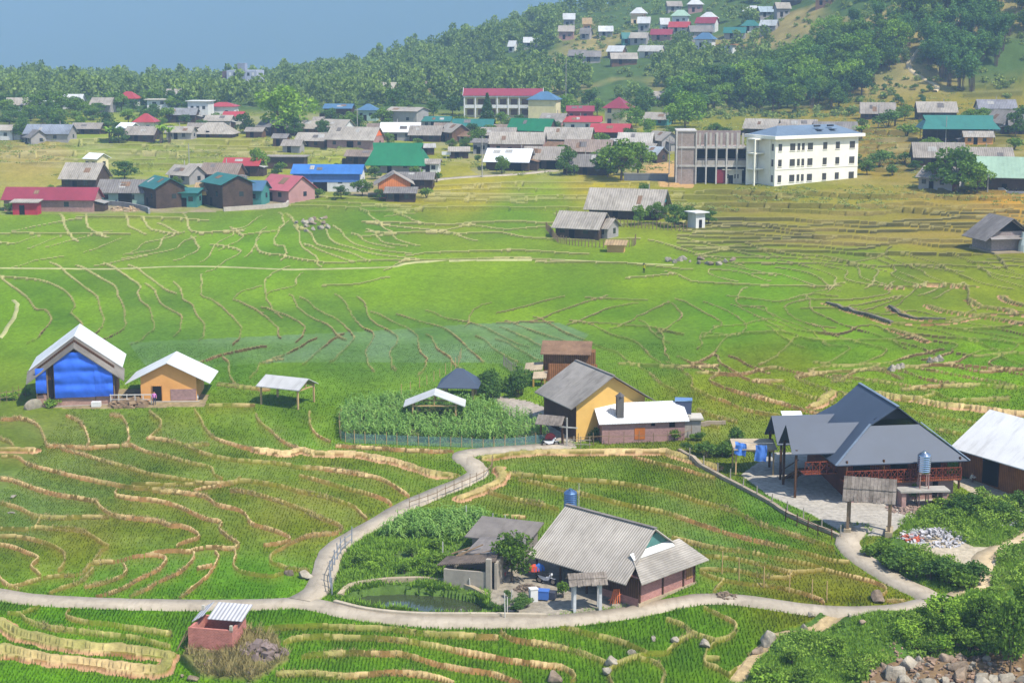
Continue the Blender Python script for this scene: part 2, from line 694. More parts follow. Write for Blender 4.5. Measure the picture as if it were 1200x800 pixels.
YARD_YELLOW = [(572, 462), (620, 470), (700, 500), (800, 500), (800, 515), (700, 516), (610, 518), (600, 490)]
YARD_TARP = [(40, 462), (150, 455), (245, 462), (240, 476), (120, 479), (60, 478)]
YARD_ROW = [(0, 236), (110, 225), (200, 215), (310, 212), (420, 205), (505, 205), (505, 222), (470, 234), (390, 228), (310, 246), (200, 250), (0, 252)]
yards = [in_poly_px(p) for p in (YARD_MAIN, YARD_BARN, YARD_FARM, YARD_YELLOW, YARD_TARP, YARD_ROW)]
POND = [(406, 697), (430, 690), (470, 688), (520, 691), (560, 700), (572, 710), (555, 718), (510, 716), (450, 712), (420, 706)]
pond = in_poly_px(POND)
GARDEN = [(395, 650), (430, 625), (480, 600), (560, 600), (625, 612), (600, 660), (575, 705), (575, 722), (480, 722), (400, 712), (384, 690)]
garden = in_poly_px(GARDEN)
SCRUB = [(862, 790), (905, 745), (960, 722), (1040, 716), (1100, 706), (1210, 690), (1260, 690), (1260, 860), (800, 860)]
scrub = in_poly_px(SCRUB)
HEDGE = [(1018, 640), (1050, 628), (1085, 650), (1142, 668), (1144, 690), (1110, 694), (1060, 676), (1022, 656)]
hedge = in_poly_px(HEDGE)
LOT = [(1050, 612), (1100, 590), (1150, 580), (1250, 610), (1260, 690), (1150, 690), (1145, 668), (1085, 650)]
lot = in_poly_px(LOT)
LOT_BARE = [(1062, 628), (1095, 618), (1140, 640), (1170, 640), (1215, 618), (1216, 626), (1168, 652), (1160, 690), (1120, 700), (1148, 672), (1100, 650), (1072, 640)]
lot_bare = in_poly_px(LOT_BARE)
CORN = [(398, 488), (412, 476), (470, 470), (560, 474), (640, 500), (640, 519), (500, 519), (402, 514)]
corn_m = in_poly_px(CORN)
MOUND = [(212, 775), (222, 764), (262, 764), (285, 745), (325, 748), (340, 775), (300, 800), (235, 796)]
mound = in_poly_px(MOUND)
ROCKY = [(1008, 800), (1030, 782), (1060, 772), (1110, 768), (1160, 764), (1225, 762), (1225, 850), (1000, 850)]
rocky = in_poly_px(ROCKY)
edge_d = np.full((NR, NC), 9.0)
dist_seg_field(edge_d, px_poly([(990, 720), (962, 732), (932, 742), (906, 751), (884, 772), (862, 800)], 4), 3.0)
earth_edge = edge_d < .55
any_yard = np.zeros((NR, NC), bool)
for y_ in yards: any_yard |= y_
onpath = path_d < 0.35
is_bank &= ~(onpath | any_yard | pond | scrub | garden | hedge | lot)

# ------------------------------------------------------------------ terraces: heights relax to level inside each plot, banks hold the steps
D0 = int(np.searchsorted(GY, 96)); D1 = int(np.searchsorted(GY, 545))
def relax_fields(fields, targets, L, iters):
    sl = slice(D0, D1)
    B = is_bank[sl]
    c0, c1 = col_range(-0.36, 0.36)
    B = B[:, c0:c1]
    y = GY[sl]; u = GU[c0:c1]
    dY = np.gradient(y)[:, None]; dX = (np.gradient(u)[None, :] * y[:, None])
    wx = (dY / dX).astype(np.float32); wy = (dX / dY).astype(np.float32)
    lam = (dX * dY / L ** 2).astype(np.float32)
    hold = (any_yard | pond | scrub | garden | onpath | lot)[sl, c0:c1]
    lam = np.where(hold, lam + 30.0, lam).astype(np.float32)
    ok = ~B
    wr = np.where(ok[:, :-1] & ok[:, 1:], 0.5 * (wx[:, :-1] + wx[:, 1:]), 0).astype(np.float32)
    wd = np.where(ok[:-1] & ok[1:], 0.5 * (wy[:-1] + wy[1:]), 0).astype(np.float32)
    WL = np.zeros_like(lam); WRt = np.zeros_like(lam); WU = np.zeros_like(lam); WD = np.zeros_like(lam)
    WL[:, 1:] = wr; WRt[:, :-1] = wr; WU[1:] = wd; WD[:-1] = wd
    diag = lam + WL + WRt + WU + WD + 1e-6
    T = [t[sl, c0:c1].astype(np.float32) for t in targets]
    H = [t.copy() for t in T]
    n, m = diag.shape
    # Thomas factors along rows (x lines) and columns (y lines)
    def fac(dg, lo, up):      # arrays with the line axis first
        cp = np.empty_like(dg); de = np.empty_like(dg)
        de[0] = dg[0]; cp[0] = up[0] / de[0]
        for i in range(1, len(dg)):
            de[i] = dg[i] - lo[i] * cp[i - 1]
            cp[i] = up[i] / de[i]
        return cp, de
    dT = np.ascontiguousarray(diag.T)
    lox, upx = np.ascontiguousarray(-WL.T), np.ascontiguousarray(-WRt.T)
    cx, ex = fac(dT, lox, upx)
    loy, upy = -WU, -WD
    cy, ey = fac(diag, loy, upy)
    def solve(rhs, cp, de, lo):
        d = np.empty_like(rhs)
        d[0] = rhs[0] / de[0]
        for i in range(1, len(rhs)):
            d[i] = (rhs[i] - lo[i] * d[i - 1]) / de[i]
        for i in range(len(rhs) - 2, -1, -1):
            d[i] -= cp[i] * d[i + 1]
        return d
    for it in range(iters):
        for q in range(len(H)):
            h = H[q]; rhs = lam * T[q] + 1e-6 * T[q]
            rhs[1:] += WU[1:] * h[:-1]; rhs[:-1] += WD[:-1] * h[1:]
            h = solve(np.ascontiguousarray(rhs.T), cx, ex, lox).T.copy()
            rhs = lam * T[q] + 1e-6 * T[q]
            rhs[:, 1:] += WL[:, 1:] * h[:, :-1]; rhs[:, :-1] += WRt[:, :-1] * h[:, 1:]
            H[q] = solve(rhs, cy, ey, loy)
    # banks take the higher side
    for q in range(len(H)):
        h = H[q].copy(); known = ok.copy()
        for k in range(7):
            if known.all(): break
            best = np.full_like(h, -1e9)
            for (di, dj) in ((0, 1), (0, -1), (1, 0), (-1, 0)):
                s = np.roll(np.roll(h, di, 0), dj, 1); kk = np.roll(np.roll(known, di, 0), dj, 1)
                best = np.maximum(best, np.where(kk, s, -1e9))
            new = (~known) & (best > -1e8)
            h[new] = best[new]; known |= new
        H[q] = h
    for q, f in enumerate(fields):
        f[sl, c0:c1] = H[q]
GZ = BZ.copy()
plot = (RNG.random((NR // 12 + 2, NC // 12 + 2)).repeat(12, 0).repeat(12, 1)[:NR, :NC] - 0.5)
plot_f = np.zeros((NR, NC)); plot_f[:] = plot
# steps are exaggerated a little where the photograph shows tall earth faces
relax_fields([GZ, plot_f], [BZ, plot], 13.0, 26)
edge = np.clip((YY - 96) / 6, 0, 1) * np.clip((545 - YY) / 40, 0, 1) * np.clip((0.355 - np.abs(GU))[None, :] / 0.02, 0, 1)
GZ = BZ + (GZ - BZ) * edge * (1.5 + .3 * np.clip((YY - 200) / 60, 0, 1))
plot_f = np.where(any_yard | pond | scrub | garden | onpath | lot, 0, plot_f)
plot_f = plot_f * (np.abs(GU) < .352)[None, :] * (YY < 545)
s_ = plot_f[D0:D1][:, np.abs(GU) < .352]
plot_f = np.clip((plot_f - np.median(s_)) / (np.percentile(s_, 88) - np.percentile(s_, 12)), -1.2, 1.2)
lip = np.where(is_bank, 0.08 + 0.12 * (wob + 0.5) + np.where(big_d < 0.9, 0.14, 0), 0) * np.clip(1.5 - YY / 240, .2, 1)
GZ = GZ + lip
GZ = GZ + np.where(any_yard | onpath, 0, (fbm(vn1, XX / 1.7, YY / 1.7, 2) - 0.5) * 0.07)
GZ = GZ + np.where(scrub | mound, (fbm(vn2, XX / 4.0, YY / 4.0, 3) - 0.35) * 2.0, 0)
GZ = np.where(mound, GZ + 0.15, GZ)
GZ = np.where(onpath, BZ - 0.12, GZ)
GZ = np.where(pond, BZ - 0.9, GZ)
rough_h = np.clip((YY - 560) / 40, 0, 1) * np.clip((1500 - YY) / 200, 0, 1)
GZ = GZ + rough_h * (fbm(vn3, XX / 9.0, YY / 9.0, 3) - 0.5) * 2.0

def gz(x, y):
    """height of the finished ground"""
    r = np.clip(np.searchsorted(GY, y) - 1, 0, NR - 2)
    u = x / y
    c = np.clip(np.searchsorted(GU, u) - 1, 0, NC - 2)
    fr = np.clip((y - GY[r]) / (GY[r + 1] - GY[r]), 0, 1); fc = np.clip((u - GU[c]) / (GU[c + 1] - GU[c]), 0, 1)
    return (GZ[r, c] * (1 - fc) + GZ[r, c + 1] * fc) * (1 - fr) + (GZ[r + 1, c] * (1 - fc) + GZ[r + 1, c + 1] * fc) * fr
def G(px, py):
    """ground point seen at a photograph pixel"""
    x, y = base_hit(px, py)
    return Vector((x, y, float(gz(x, y))))
def P(px, py, z):
    """point at absolute height z seen at a photograph pixel"""
    u, m = ray(px, py)
    y = (z - HCAM) / m
    return Vector((u * y, y, z))
def at_y(px, py, y):
    u, m = ray(px, py)
    return Vector((u * y, y, HCAM + m * y))

# ------------------------------------------------------------------ colours of the ground (crop, earth, concrete)
K = 0.62
CTRL = """50,285,118,165,52 50,350,100,152,42 300,300,105,160,45 450,255,98,148,48 450,320,118,170,45 600,340,114,162,42 750,330,116,161,42
600,252,110,160,50 560,222,160,168,78 700,215,160,165,70 640,235,120,160,55 480,225,150,160,70 900,250,135,145,68 1000,240,140,150,76 1100,258,158,154,80 1190,238,185,158,78 1000,272,150,155,80
1000,310,112,152,50 1150,330,120,150,50 900,330,100,155,40 700,360,104,155,42 850,370,98,155,42 1000,400,105,157,42 1150,430,105,160,40
1050,370,112,148,50 900,440,118,150,42 850,470,112,140,42 200,408,92,142,64 400,405,94,144,72 500,408,94,144,74 650,408,94,142,66 780,400,98,146,58
350,432,98,148,55 260,440,94,146,50 50,520,104,134,62 200,520,100,136,58 100,560,96,132,70 30,600,94,132,70 200,600,106,137,48 350,600,112,139,44
420,560,100,140,48 100,640,110,138,44 150,680,85,145,40 300,690,88,150,36 400,510,100,150,40 250,480,106,146,46 100,730,88,150,36
400,745,88,146,38 650,750,88,142,38 800,740,88,143,38 50,790,88,150,36 650,560,100,140,45 750,560,96,136,45 900,620,86,142,45
850,650,90,136,58 960,690,106,126,38 100,172,140,172,84 50,182,170,168,116 200,182,140,166,88 300,167,140,158,84 400,180,140,168,78 1020,180,150,140,70 1150,200,120,130,65 950,205,120,140,62 0,150,110,130,75"""
ctrl = np.array([[float(v) for v in t.split(',')] for t in CTRL.split()])
cl = np.array([lin(*c[2:5]) for c in ctrl])
wsum = np.zeros((NR, NC), np.float32); csum = np.zeros((NR, NC, 3), np.float32)
wx_ = PXX + 30 * (fbm(vn1, XX / 14, YY / 22, 2) - .5); wy_ = PYY + 10 * (fbm(vn2, XX / 14, YY / 22, 2) - .5)
for c, l in zip(ctrl, cl):
    w = 1.0 / (((wx_ - c[0]) / 1.6) ** 2 + ((wy_ - c[1]) * 1.15) ** 2 + 30.0) ** 1.7
    wsum += w
    for k in range(3): csum[..., k] += w * l[k]
GC = csum / wsum[..., None] * np.array([1.12, 0.86, 0.42])
# every plot has its own age of rice
pf = plot_f[..., None] * np.clip((YY - 60) / 60, 0, 1)[..., None]
GC = GC * (1 + 0.2 * pf * np.array([1.3, 1.0, 0.4]))
# water standing between the young plants with its sheen painted in, rusty mud near the banks
wet = np.zeros((NR, NC), np.float32)
low_left = np.clip((PYY - 470) / 30, 0, 1) * np.clip((700 - PYY) / 40, 0, 1)
band = in_poly_px([(150, 401), (330, 393), (480, 385), (560, 379), (655, 378), (690, 392), (672, 412), (640, 426), (500, 424), (330, 424), (230, 432), (170, 428)])
wet = np.where(band, 0.22, low_left * 0.5 * np.clip(0.5 + plot_f, 0, 1)).astype(np.float32)
sheen_tint = np.where(band, np.clip(0.34 + 0.4 * plot_f, 0, .8), 0)[..., None]
GC = GC * (1 - sheen_tint) + np.array(lin(112, 138, 100)) * sheen_tint  # pale grey-blue water sheen mixed into the band's colour
mudn = np.clip((fbm(vn3, XX / 6.0, YY / 9.0, 3) - 0.42) * 3.5, 0, 1) * low_left
GC = GC * (1 - 0.22 * mudn[..., None]) + np.array(lin(138, 126, 46)) * (0.22 * mudn[..., None])
# wet, rusty soil at the foot of every bank (the side facing downhill)
foot = np.zeros((NR, NC), np.float32)
for k in range(1, 12):
    wgt = np.float32(1 - k / 12.0)
    foot[:-k] = np.maximum(foot[:-k], is_bank[k:] * wgt * (YY[:-k] < 235))
foot = foot * np.clip((PYY - 440) / 40, 0.0, 1) * np.clip(.35 + fbm(vn1, XX / 4, YY / 4, 2) * 1.1, 0, 1) * np.clip(.9 - .4 * np.clip((PYY - 700) / 20, 0, 1), 0, 1)
GC = GC * (1 - 0.4 * foot[..., None]) + np.array(lin(142, 116, 44)) * (0.4 * foot[..., None])
# grain
gr = fbm(vn2, XX / 0.8, YY / 1.2, 3)
GC = GC * (0.82 + 0.36 * gr[..., None])
streak = fbm(vn1, XX / 2.5, YY / 14.0, 2)
GC = GC * (0.9 + 0.2 * streak[..., None])
# banks: dried grass on top, raw earth on the face, step shade painted in farther off
E1, E2, E3 = np.array(lin(182, 158, 104)), np.array(lin(168, 122, 76)), np.array(lin(120, 104, 62))
n1 = fbm(vn3, XX / 1.3, YY / 1.3, 3)[..., None]; n2 = fbm(vn1, XX / 9, YY / 9, 2)[..., None]
lipc = np.array(lin(210, 182, 128)) * (0.5 + 1.0 * n1)
facec = np.array(lin(160, 122, 74)) + (np.array(lin(112, 94, 48)) - np.array(lin(160, 122, 74))) * np.clip((n1 - .35) * 3, 0, 1)
rust = np.clip((n2 - .52) * 6, 0, 1) * np.clip((PYY - 470) / 30, 0, 1)[..., None]
facec = facec * (1 - .6 * rust) + np.array(lin(176, 112, 66)) * (.6 * rust)
farE = np.clip((YY - 195) / 60, 0, 1)[..., None]
lipc = lipc * (1 - .8 * farE) + np.array(lin(196, 188, 124)) * (.8 * farE)
facec = facec * (1 - .8 * farE) + np.array(lin(88, 94, 48)) * (.8 * farE)
mid = np.maximum(np.clip((470 - PYY) / 60, 0, 1) * np.clip((PYY - 325) / 30, 0, 1), np.clip((PXX - 800) / 60, 0, 1) * np.clip((330 - PYY) / 20, 0, 1))[..., None]
lipc = lipc * (1 - 0.55 * mid) + np.array(lin(116, 108, 60)) * (0.55 * mid)
facec = facec * (1 - 0.75 * mid) + np.array(lin(62, 60, 34)) * (0.75 * mid)  # step shadows painted into the face colour: mid fields and upper right
grassy = np.clip((n2 - 0.40) * 5, 0, 0.8) * np.clip((PYY - 300) / 100, 0.3, 1)[..., None]
facec = facec * (1 - grassy) + GC * .8 * grassy
lipc = lipc * (1 - .6 * grassy) + GC * .6 * grassy
dm = is_bank.copy()
# one more cell on the downhill side (towards the camera) so that the step's face is earth, with painted shade at upper right
dm[:-1] |= is_bank[1:] & ((YY[:-1] < 215) | ((PXX[:-1] > 790) & (PYY[:-1] < 300)))
dm[:-2] |= (is_bank[2:] & (YY[:-2] < 150))
lipm = np.zeros_like(is_bank); lipm[1:] = is_bank[:-1]; lipm |= is_bank & np.roll(is_bank, 1, 1) & np.roll(is_bank, -1, 1) & (YY < 200) & (wob > -.05)      # the crest is the row behind the face
dm |= lipm
dmf = dm.astype(np.float32)
dmf = np.where((YY > 330) & dm, 0.6, dmf)
dmf = np.where((YY > 230) & (YY <= 330) & dm, 0.92, dmf)
bb = (big_d < .75 + 0.7 * wob) & ~(onpath | any_yard | pond)
dmf = np.where(bb, 1.0, dmf)
bigface = (bb & ~is_bank)[..., None]
earth = np.where(lipm[..., None], lipc, facec)
bigc = (np.array(lin(204, 160, 118)) + (np.array(lin(156, 112, 74)) - np.array(lin(204, 160, 118))) * np.clip((fbm(vn1, XX / 1.8, YY / 1.2, 3)[..., None] - .5) * 4, 0, 1)) * (.8 + .4 * n1)
earth = np.where(bigface, bigc, earth)
GC = GC * (1 - dmf[..., None]) + earth * dmf[..., None]
wet = wet * (1 - dmf)
# upper dry plots: ochre stubble patches
dry = np.clip((fbm(vn1, XX / 12.0, YY / 5.0, 3) - 0.45) * 4, 0, 1) * np.clip((310 - PYY) / 25, 0, 1) * np.clip((PXX - 830) / 60, 0, 1) * np.clip((PYY - 195) / 12, 0, 1)
GC = GC * (1 - 0.4 * dry[..., None]) + np.array(lin(176, 152, 84)) * (0.4 * dry[..., None])
dry2 = np.clip((fbm(vn2, XX / 9.0, YY / 6.0, 3) - 0.5) * 5, 0, 1) * np.clip((222 - PYY) / 20, 0, 1) * np.clip((PYY - 160) / 6, 0, 1)
GC = GC * (1 - 0.4 * dry2[..., None]) + np.array(lin(190, 176, 128)) * (0.4 * dry2[..., None])
def paint(mask, c, k=1.0, nz=0.25, base=None):
    f = (1 - nz / 2 + nz * fbm(vn2, XX / 1.1, YY / 1.1, 3))[..., None]
    m = (np.asarray(mask, float) * k)[..., None]
    globals()['GC'] = GC * (1 - m) + np.array(lin(*c)) * f * m
paint(garden, (92, 118, 56), .9, .7)
paint(scrub, (86, 120, 52), .9, .8)
paint(rocky, (150, 120, 92), .9, .6)
paint(earth_edge, (204, 178, 134), .95, .4)
paint(mound, (128, 122, 72), .9, .6)
paint(hedge, (80, 112, 44), .9, .7)
paint(lot, (108, 130, 56), .9, .7)
paint(lot_bare, (206, 190, 164), .95, .3)
paint(corn_m, (120, 112, 80), .8, .5)
paint(yards[0], (190, 182, 168), 1, .2)
paint(yards[1], (200, 186, 160), 1, .25)
paint(yards[2], (168, 158, 140), 1, .35)
paint(yards[3], (184, 172, 156), 1, .3)
paint(yards[4], (168, 146, 112), .9, .5)
paint(yards[5], (172, 154, 124), np.clip((fbm(vn1, XX / 8, YY / 8, 2) - .3) * 2.5, .2, .95), .5)
village = in_poly_px([(330, 158), (480, 150), (560, 205), (640, 203), (790, 206), (800, 150), (700, 120), (500, 118), (330, 128), (220, 140), (220, 160)])
paint(village & (fbm(vn1, XX / 10, YY / 10, 2) > .5), (156, 150, 112), .6, .5)
orange_earth = in_poly_px([(745, 195), (790, 190), (815, 212), (812, 222), (775, 218)])
paint(orange_earth, (214, 170, 112), .95, .3)
hillm = np.clip((YY - 560) / 30, 0, 1) * np.clip((1700 - YY) / 300, 0, 1)
hn = fbm(vn2, XX / 30.0, YY / 45.0, 3)
hc = np.array(lin(84, 108, 52)) + (np.array(lin(176, 156, 96)) - np.array(lin(84, 108, 52))) * np.clip((hn - 0.54) * 5, 0, .85)[..., None]
hc = hc * (.75 + .5 * fbm(vn3, XX / 3.0, YY / 4.0, 3)[..., None])
GC = GC * (1 - hillm[..., None]) + hc * hillm[..., None]
farm = np.clip((YY - 1500) / 400, 0, 1)
GC = GC * (1 - farm[..., None]) + np.array(lin(70, 92, 70)) * farm[..., None]
GC = np.clip(GC * K, 0, 0.8)

idx = np.arange(NR * NC).reshape(NR, NC)
quads = np.stack([idx[:-1, :-1], idx[:-1, 1:], idx[1:, 1:], idx[1:, :-1]], -1).reshape(-1, 4)
me = np_mesh("terrain", np.stack([XX, YY, GZ], -1).reshape(-1, 3), quads, smooth=False)
set_attr(me, "Col", GC.reshape(-1, 3), 'FLOAT_COLOR')
set_attr(me, "wet", wet.reshape(-1))
terrain = link("terrain", me)
tag(terrain, "green rice terraces stepping down the valley floor", kind="structure")
# ================================================================== MATERIALS
def new_mat(name):
    m = bpy.data.materials.new(name)
    m.use_nodes = True
    nt = m.node_tree
    return m, nt, nt.nodes["Principled BSDF"]
def N(nt, t, **kw):
    n = nt.nodes.new(t)
    for k, v in kw.items(): setattr(n, k, v)
    return n
def terrain_mat():
    m, nt, b = new_mat("terrain_ground")
    at = N(nt, "ShaderNodeAttribute", attribute_name="Col")
    tc = N(nt, "ShaderNodeTexCoord")
    nz = N(nt, "ShaderNodeTexNoise"); nz.inputs["Scale"].default_value = 2.2; nz.inputs["Detail"].default_value = 5; nz.inputs["Roughness"].default_value = .65
    nt.links.new(tc.outputs["Object"], nz.inputs["Vector"])
    mr = N(nt, "ShaderNodeMapRange"); mr.inputs[1].default_value = .3; mr.inputs[2].default_value = .7; mr.inputs[3].default_value = .72; mr.inputs[4].default_value = 1.28
    nt.links.new(nz.outputs[0], mr.inputs[0])
    vm = N(nt, "ShaderNodeVectorMath", operation='SCALE')
    nt.links.new(at.outputs["Color"], vm.inputs[0]); nt.links.new(mr.outputs[0], vm.inputs["Scale"])
    nt.links.new(vm.outputs[0], b.inputs["Base Color"])
    w = N(nt, "ShaderNodeAttribute", attribute_name="wet")
    ro = N(nt, "ShaderNodeMapRange"); ro.inputs[3].default_value = .95; ro.inputs[4].default_value = .42
    nt.links.new(w.outputs["Fac"], ro.inputs[0]); nt.links.new(ro.outputs[0], b.inputs["Roughness"])
    sp = N(nt, "ShaderNodeMapRange"); sp.inputs[3].default_value = .03; sp.inputs[4].default_value = .4
    nt.links.new(w.outputs["Fac"], sp.inputs[0]); nt.links.new(sp.outputs[0], b.inputs["Specular IOR Level"])
    bp = N(nt, "ShaderNodeBump"); bp.inputs["Strength"].default_value = .55; bp.inputs["Distance"].default_value = .12
    n2 = N(nt, "ShaderNodeTexNoise"); n2.inputs["Scale"].default_value = 3.5; n2.inputs["Detail"].default_value = 4
    nt.links.new(tc.outputs["Object"], n2.inputs["Vector"])
    nt.links.new(n2.outputs[0], bp.inputs["Height"]); nt.links.new(bp.outputs[0], b.inputs["Normal"])
    return m
terrain.data.materials.append(terrain_mat())
_MC = {}
def surf(col, rough=.85, var=.3, ns=1.2, pat=None, per=.2, patk=.2, metal=0.0, spec=.25, k=.66, stain=0.0):
    """procedural surface: colour with two scales of weathering and an optional relief pattern (object space)"""
    key = (col, rough, var, ns, pat, per, patk, metal, spec, k, stain)
    if key in _MC: return _MC[key]
    m, nt, b = new_mat("%s_%d" % (pat or 'plain', len(_MC)))
    L = nt.links.new
    c = lin(*col, k)
    tc = N(nt, "ShaderNodeTexCoord")
    oi = N(nt, "ShaderNodeObjectInfo")
    ofs = N(nt, "ShaderNodeVectorMath", operation='ADD')
    sc = N(nt, "ShaderNodeVectorMath", operation='SCALE'); sc.inputs["Scale"].default_value = 37.0
    cmb = N(nt, "ShaderNodeCombineXYZ")
    L(oi.outputs["Random"], cmb.inputs[0]); L(oi.outputs["Random"], cmb.inputs[1]); L(cmb.outputs[0], sc.inputs[0])
    L(tc.outputs["Object"], ofs.inputs[0]); L(sc.outputs[0], ofs.inputs[1])
    n1 = N(nt, "ShaderNodeTexNoise"); n1.inputs["Scale"].default_value = ns; n1.inputs["Detail"].default_value = 6; n1.inputs["Roughness"].default_value = .65
    n2 = N(nt, "ShaderNodeTexNoise"); n2.inputs["Scale"].default_value = ns * .22; n2.inputs["Detail"].default_value = 2
    L(ofs.outputs[0], n1.inputs["Vector"]); L(ofs.outputs[0], n2.inputs["Vector"])
    ad = N(nt, "ShaderNodeMath", operation='ADD'); L(n1.outputs[0], ad.inputs[0]); L(n2.outputs[0], ad.inputs[1])
    mr = N(nt, "ShaderNodeMapRange"); mr.inputs[1].default_value = .7; mr.inputs[2].default_value = 1.3
    mr.inputs[3].default_value = 1 - var; mr.inputs[4].default_value = 1 + var
    L(ad.outputs[0], mr.inputs[0])
    last = mr.outputs[0]
    bump_src = n1.outputs[0]; bd = .02; bs = .3
    if pat in ('corr', 'plank', 'slat'):
        wv = N(nt, "ShaderNodeTexWave"); wv.wave_type = 'BANDS'; wv.bands_direction = 'X' if pat != 'slat' else 'Z'
        wv.inputs["Scale"].default_value = .314 / per
        wv.inputs["Distortion"].default_value = 0 if pat == 'corr' else .35
        wv.inputs["Detail"].default_value = 0 if pat == 'corr' else 2
        if pat == 'plank':
            sx = N(nt, "ShaderNodeSeparateXYZ"); L(tc.outputs["Object"], sx.inputs[0])
            a2 = N(nt, "ShaderNodeMath", operation='ADD'); L(sx.outputs[0], a2.inputs[0]); L(sx.outputs[1], a2.inputs[1])
            cx = N(nt, "ShaderNodeCombineXYZ"); L(a2.outputs[0], cx.inputs[0]); L(cx.outputs[0], wv.inputs["Vector"])
        else:
            L(tc.outputs["Object"], wv.inputs["Vector"])
        m2 = N(nt, "ShaderNodeMapRange"); m2.inputs[3].default_value = 1 - patk; m2.inputs[4].default_value = 1 + patk * .6
        L(wv.outputs["Fac"], m2.inputs[0])
        mu = N(nt, "ShaderNodeMath", operation='MULTIPLY'); L(last, mu.inputs[0]); L(m2.outputs[0], mu.inputs[1])
        last = mu.outputs[0]; bump_src = wv.outputs["Fac"]; bd = per * .12; bs = .45 if pat == 'corr' else .7
    vm = N(nt, "ShaderNodeVectorMath", operation='SCALE')
    L(last, vm.inputs["Scale"])
    if pat == 'brick':
        sx = N(nt, "ShaderNodeSeparateXYZ"); L(tc.outputs["Object"], sx.inputs[0])
        a2 = N(nt, "ShaderNodeMath", operation='ADD'); L(sx.outputs[0], a2.inputs[0]); L(sx.outputs[1], a2.inputs[1])
        cx = N(nt, "ShaderNodeCombineXYZ"); L(a2.outputs[0], cx.inputs[0]); L(sx.outputs[2], cx.inputs[1])
        br = N(nt, "ShaderNodeTexBrick"); br.inputs["Scale"].default_value = 1.0
        br.inputs["Brick Width"].default_value = per * 2; br.inputs["Row Height"].default_value = per
        br.inputs["Mortar Size"].default_value = per * .08
        br.inputs["Color1"].default_value = (*[v * 1.12 for v in c], 1); br.inputs["Color2"].default_value = (*[v * .82 for v in c], 1)
        br.inputs["Mortar"].default_value = (*[min(.5, v * .8 + .1) for v in c], 1)
        L(cx.outputs[0], br.inputs["Vector"]); L(br.outputs["Color"], vm.inputs[0])
        bump_src = br.outputs["Fac"]; bd = -.015; bs = .6
    else:
        vm.inputs[0].default_value = c
    out = vm.outputs[0]
    if stain > 0:
        ns_ = N(nt, "ShaderNodeTexNoise"); ns_.inputs["Scale"].default_value = .9; ns_.inputs["Detail"].default_value = 7; ns_.inputs["Roughness"].default_value = .7
        mp = N(nt, "ShaderNodeMapping"); mp.inputs["Scale"].default_value = (1.6, .35, .5)
        L(ofs.outputs[0], mp.inputs[0]); L(mp.outputs[0], ns_.inputs["Vector"])
        sr = N(nt, "ShaderNodeMapRange"); sr.inputs[1].default_value = .5; sr.inputs[2].default_value = .68; sr.inputs[4].default_value = stain
        L(ns_.outputs[0], sr.inputs[0])
        mx = N(nt, "ShaderNodeMix", data_type='RGBA'); mx.inputs["B"].default_value = (c[0] * .38 + .012, c[1] * .36 + .010, c[2] * .33 + .008, 1)
        L(sr.outputs[0], mx.inputs["Factor"]); L(out, mx.inputs["A"]); out = mx.outputs["Result"]
    L(out, b.inputs["Base Color"])
    b.inputs["Roughness"].default_value = rough
    b.inputs["Metallic"].default_value = metal
    b.inputs["Specular IOR Level"].default_value = spec
    bp = N(nt, "ShaderNodeBump"); bp.inputs["Strength"].default_value = bs; bp.inputs["Distance"].default_value = abs(bd); bp.invert = bd < 0
    L(bump_src, bp.inputs["Height"]); L(bp.outputs[0], b.inputs["Normal"])
    _MC[key] = m
    return m
def fibro(c=(176, 166, 152)):  return surf(c, .9, .28, .9, 'corr', .18, .2, spec=.1, stain=.55)
def fibro_far(c=(170, 160, 148)): return surf(c, .9, .26, .5, 'corr', .5, .16, spec=.1, stain=.6)
def metal(c): return surf(c, .5, .14, .7, 'corr', .28, .07, spec=.3, stain=.22)
def plaster(c): return surf(c, .9, .12, .9, spec=.1, stain=.22)
def wood(c=(150, 104, 66)): return surf(c, .8, .3, 2.2, 'plank', .22, .35, spec=.12, stain=.25)
def brick(c=(182, 128, 112)): return surf(c, .9, .16, 1.4, 'brick', .11, spec=.08, stain=.2)
def concrete(c=(186, 178, 166)): return surf(c, .92, .18, 1.6, spec=.1, stain=.3)
DARK = lambda: surf((34, 30, 28), .8, .2, 1.0, spec=.1)
GLASS = lambda: surf((50, 58, 64), .2, .15, 1.0, spec=.6)

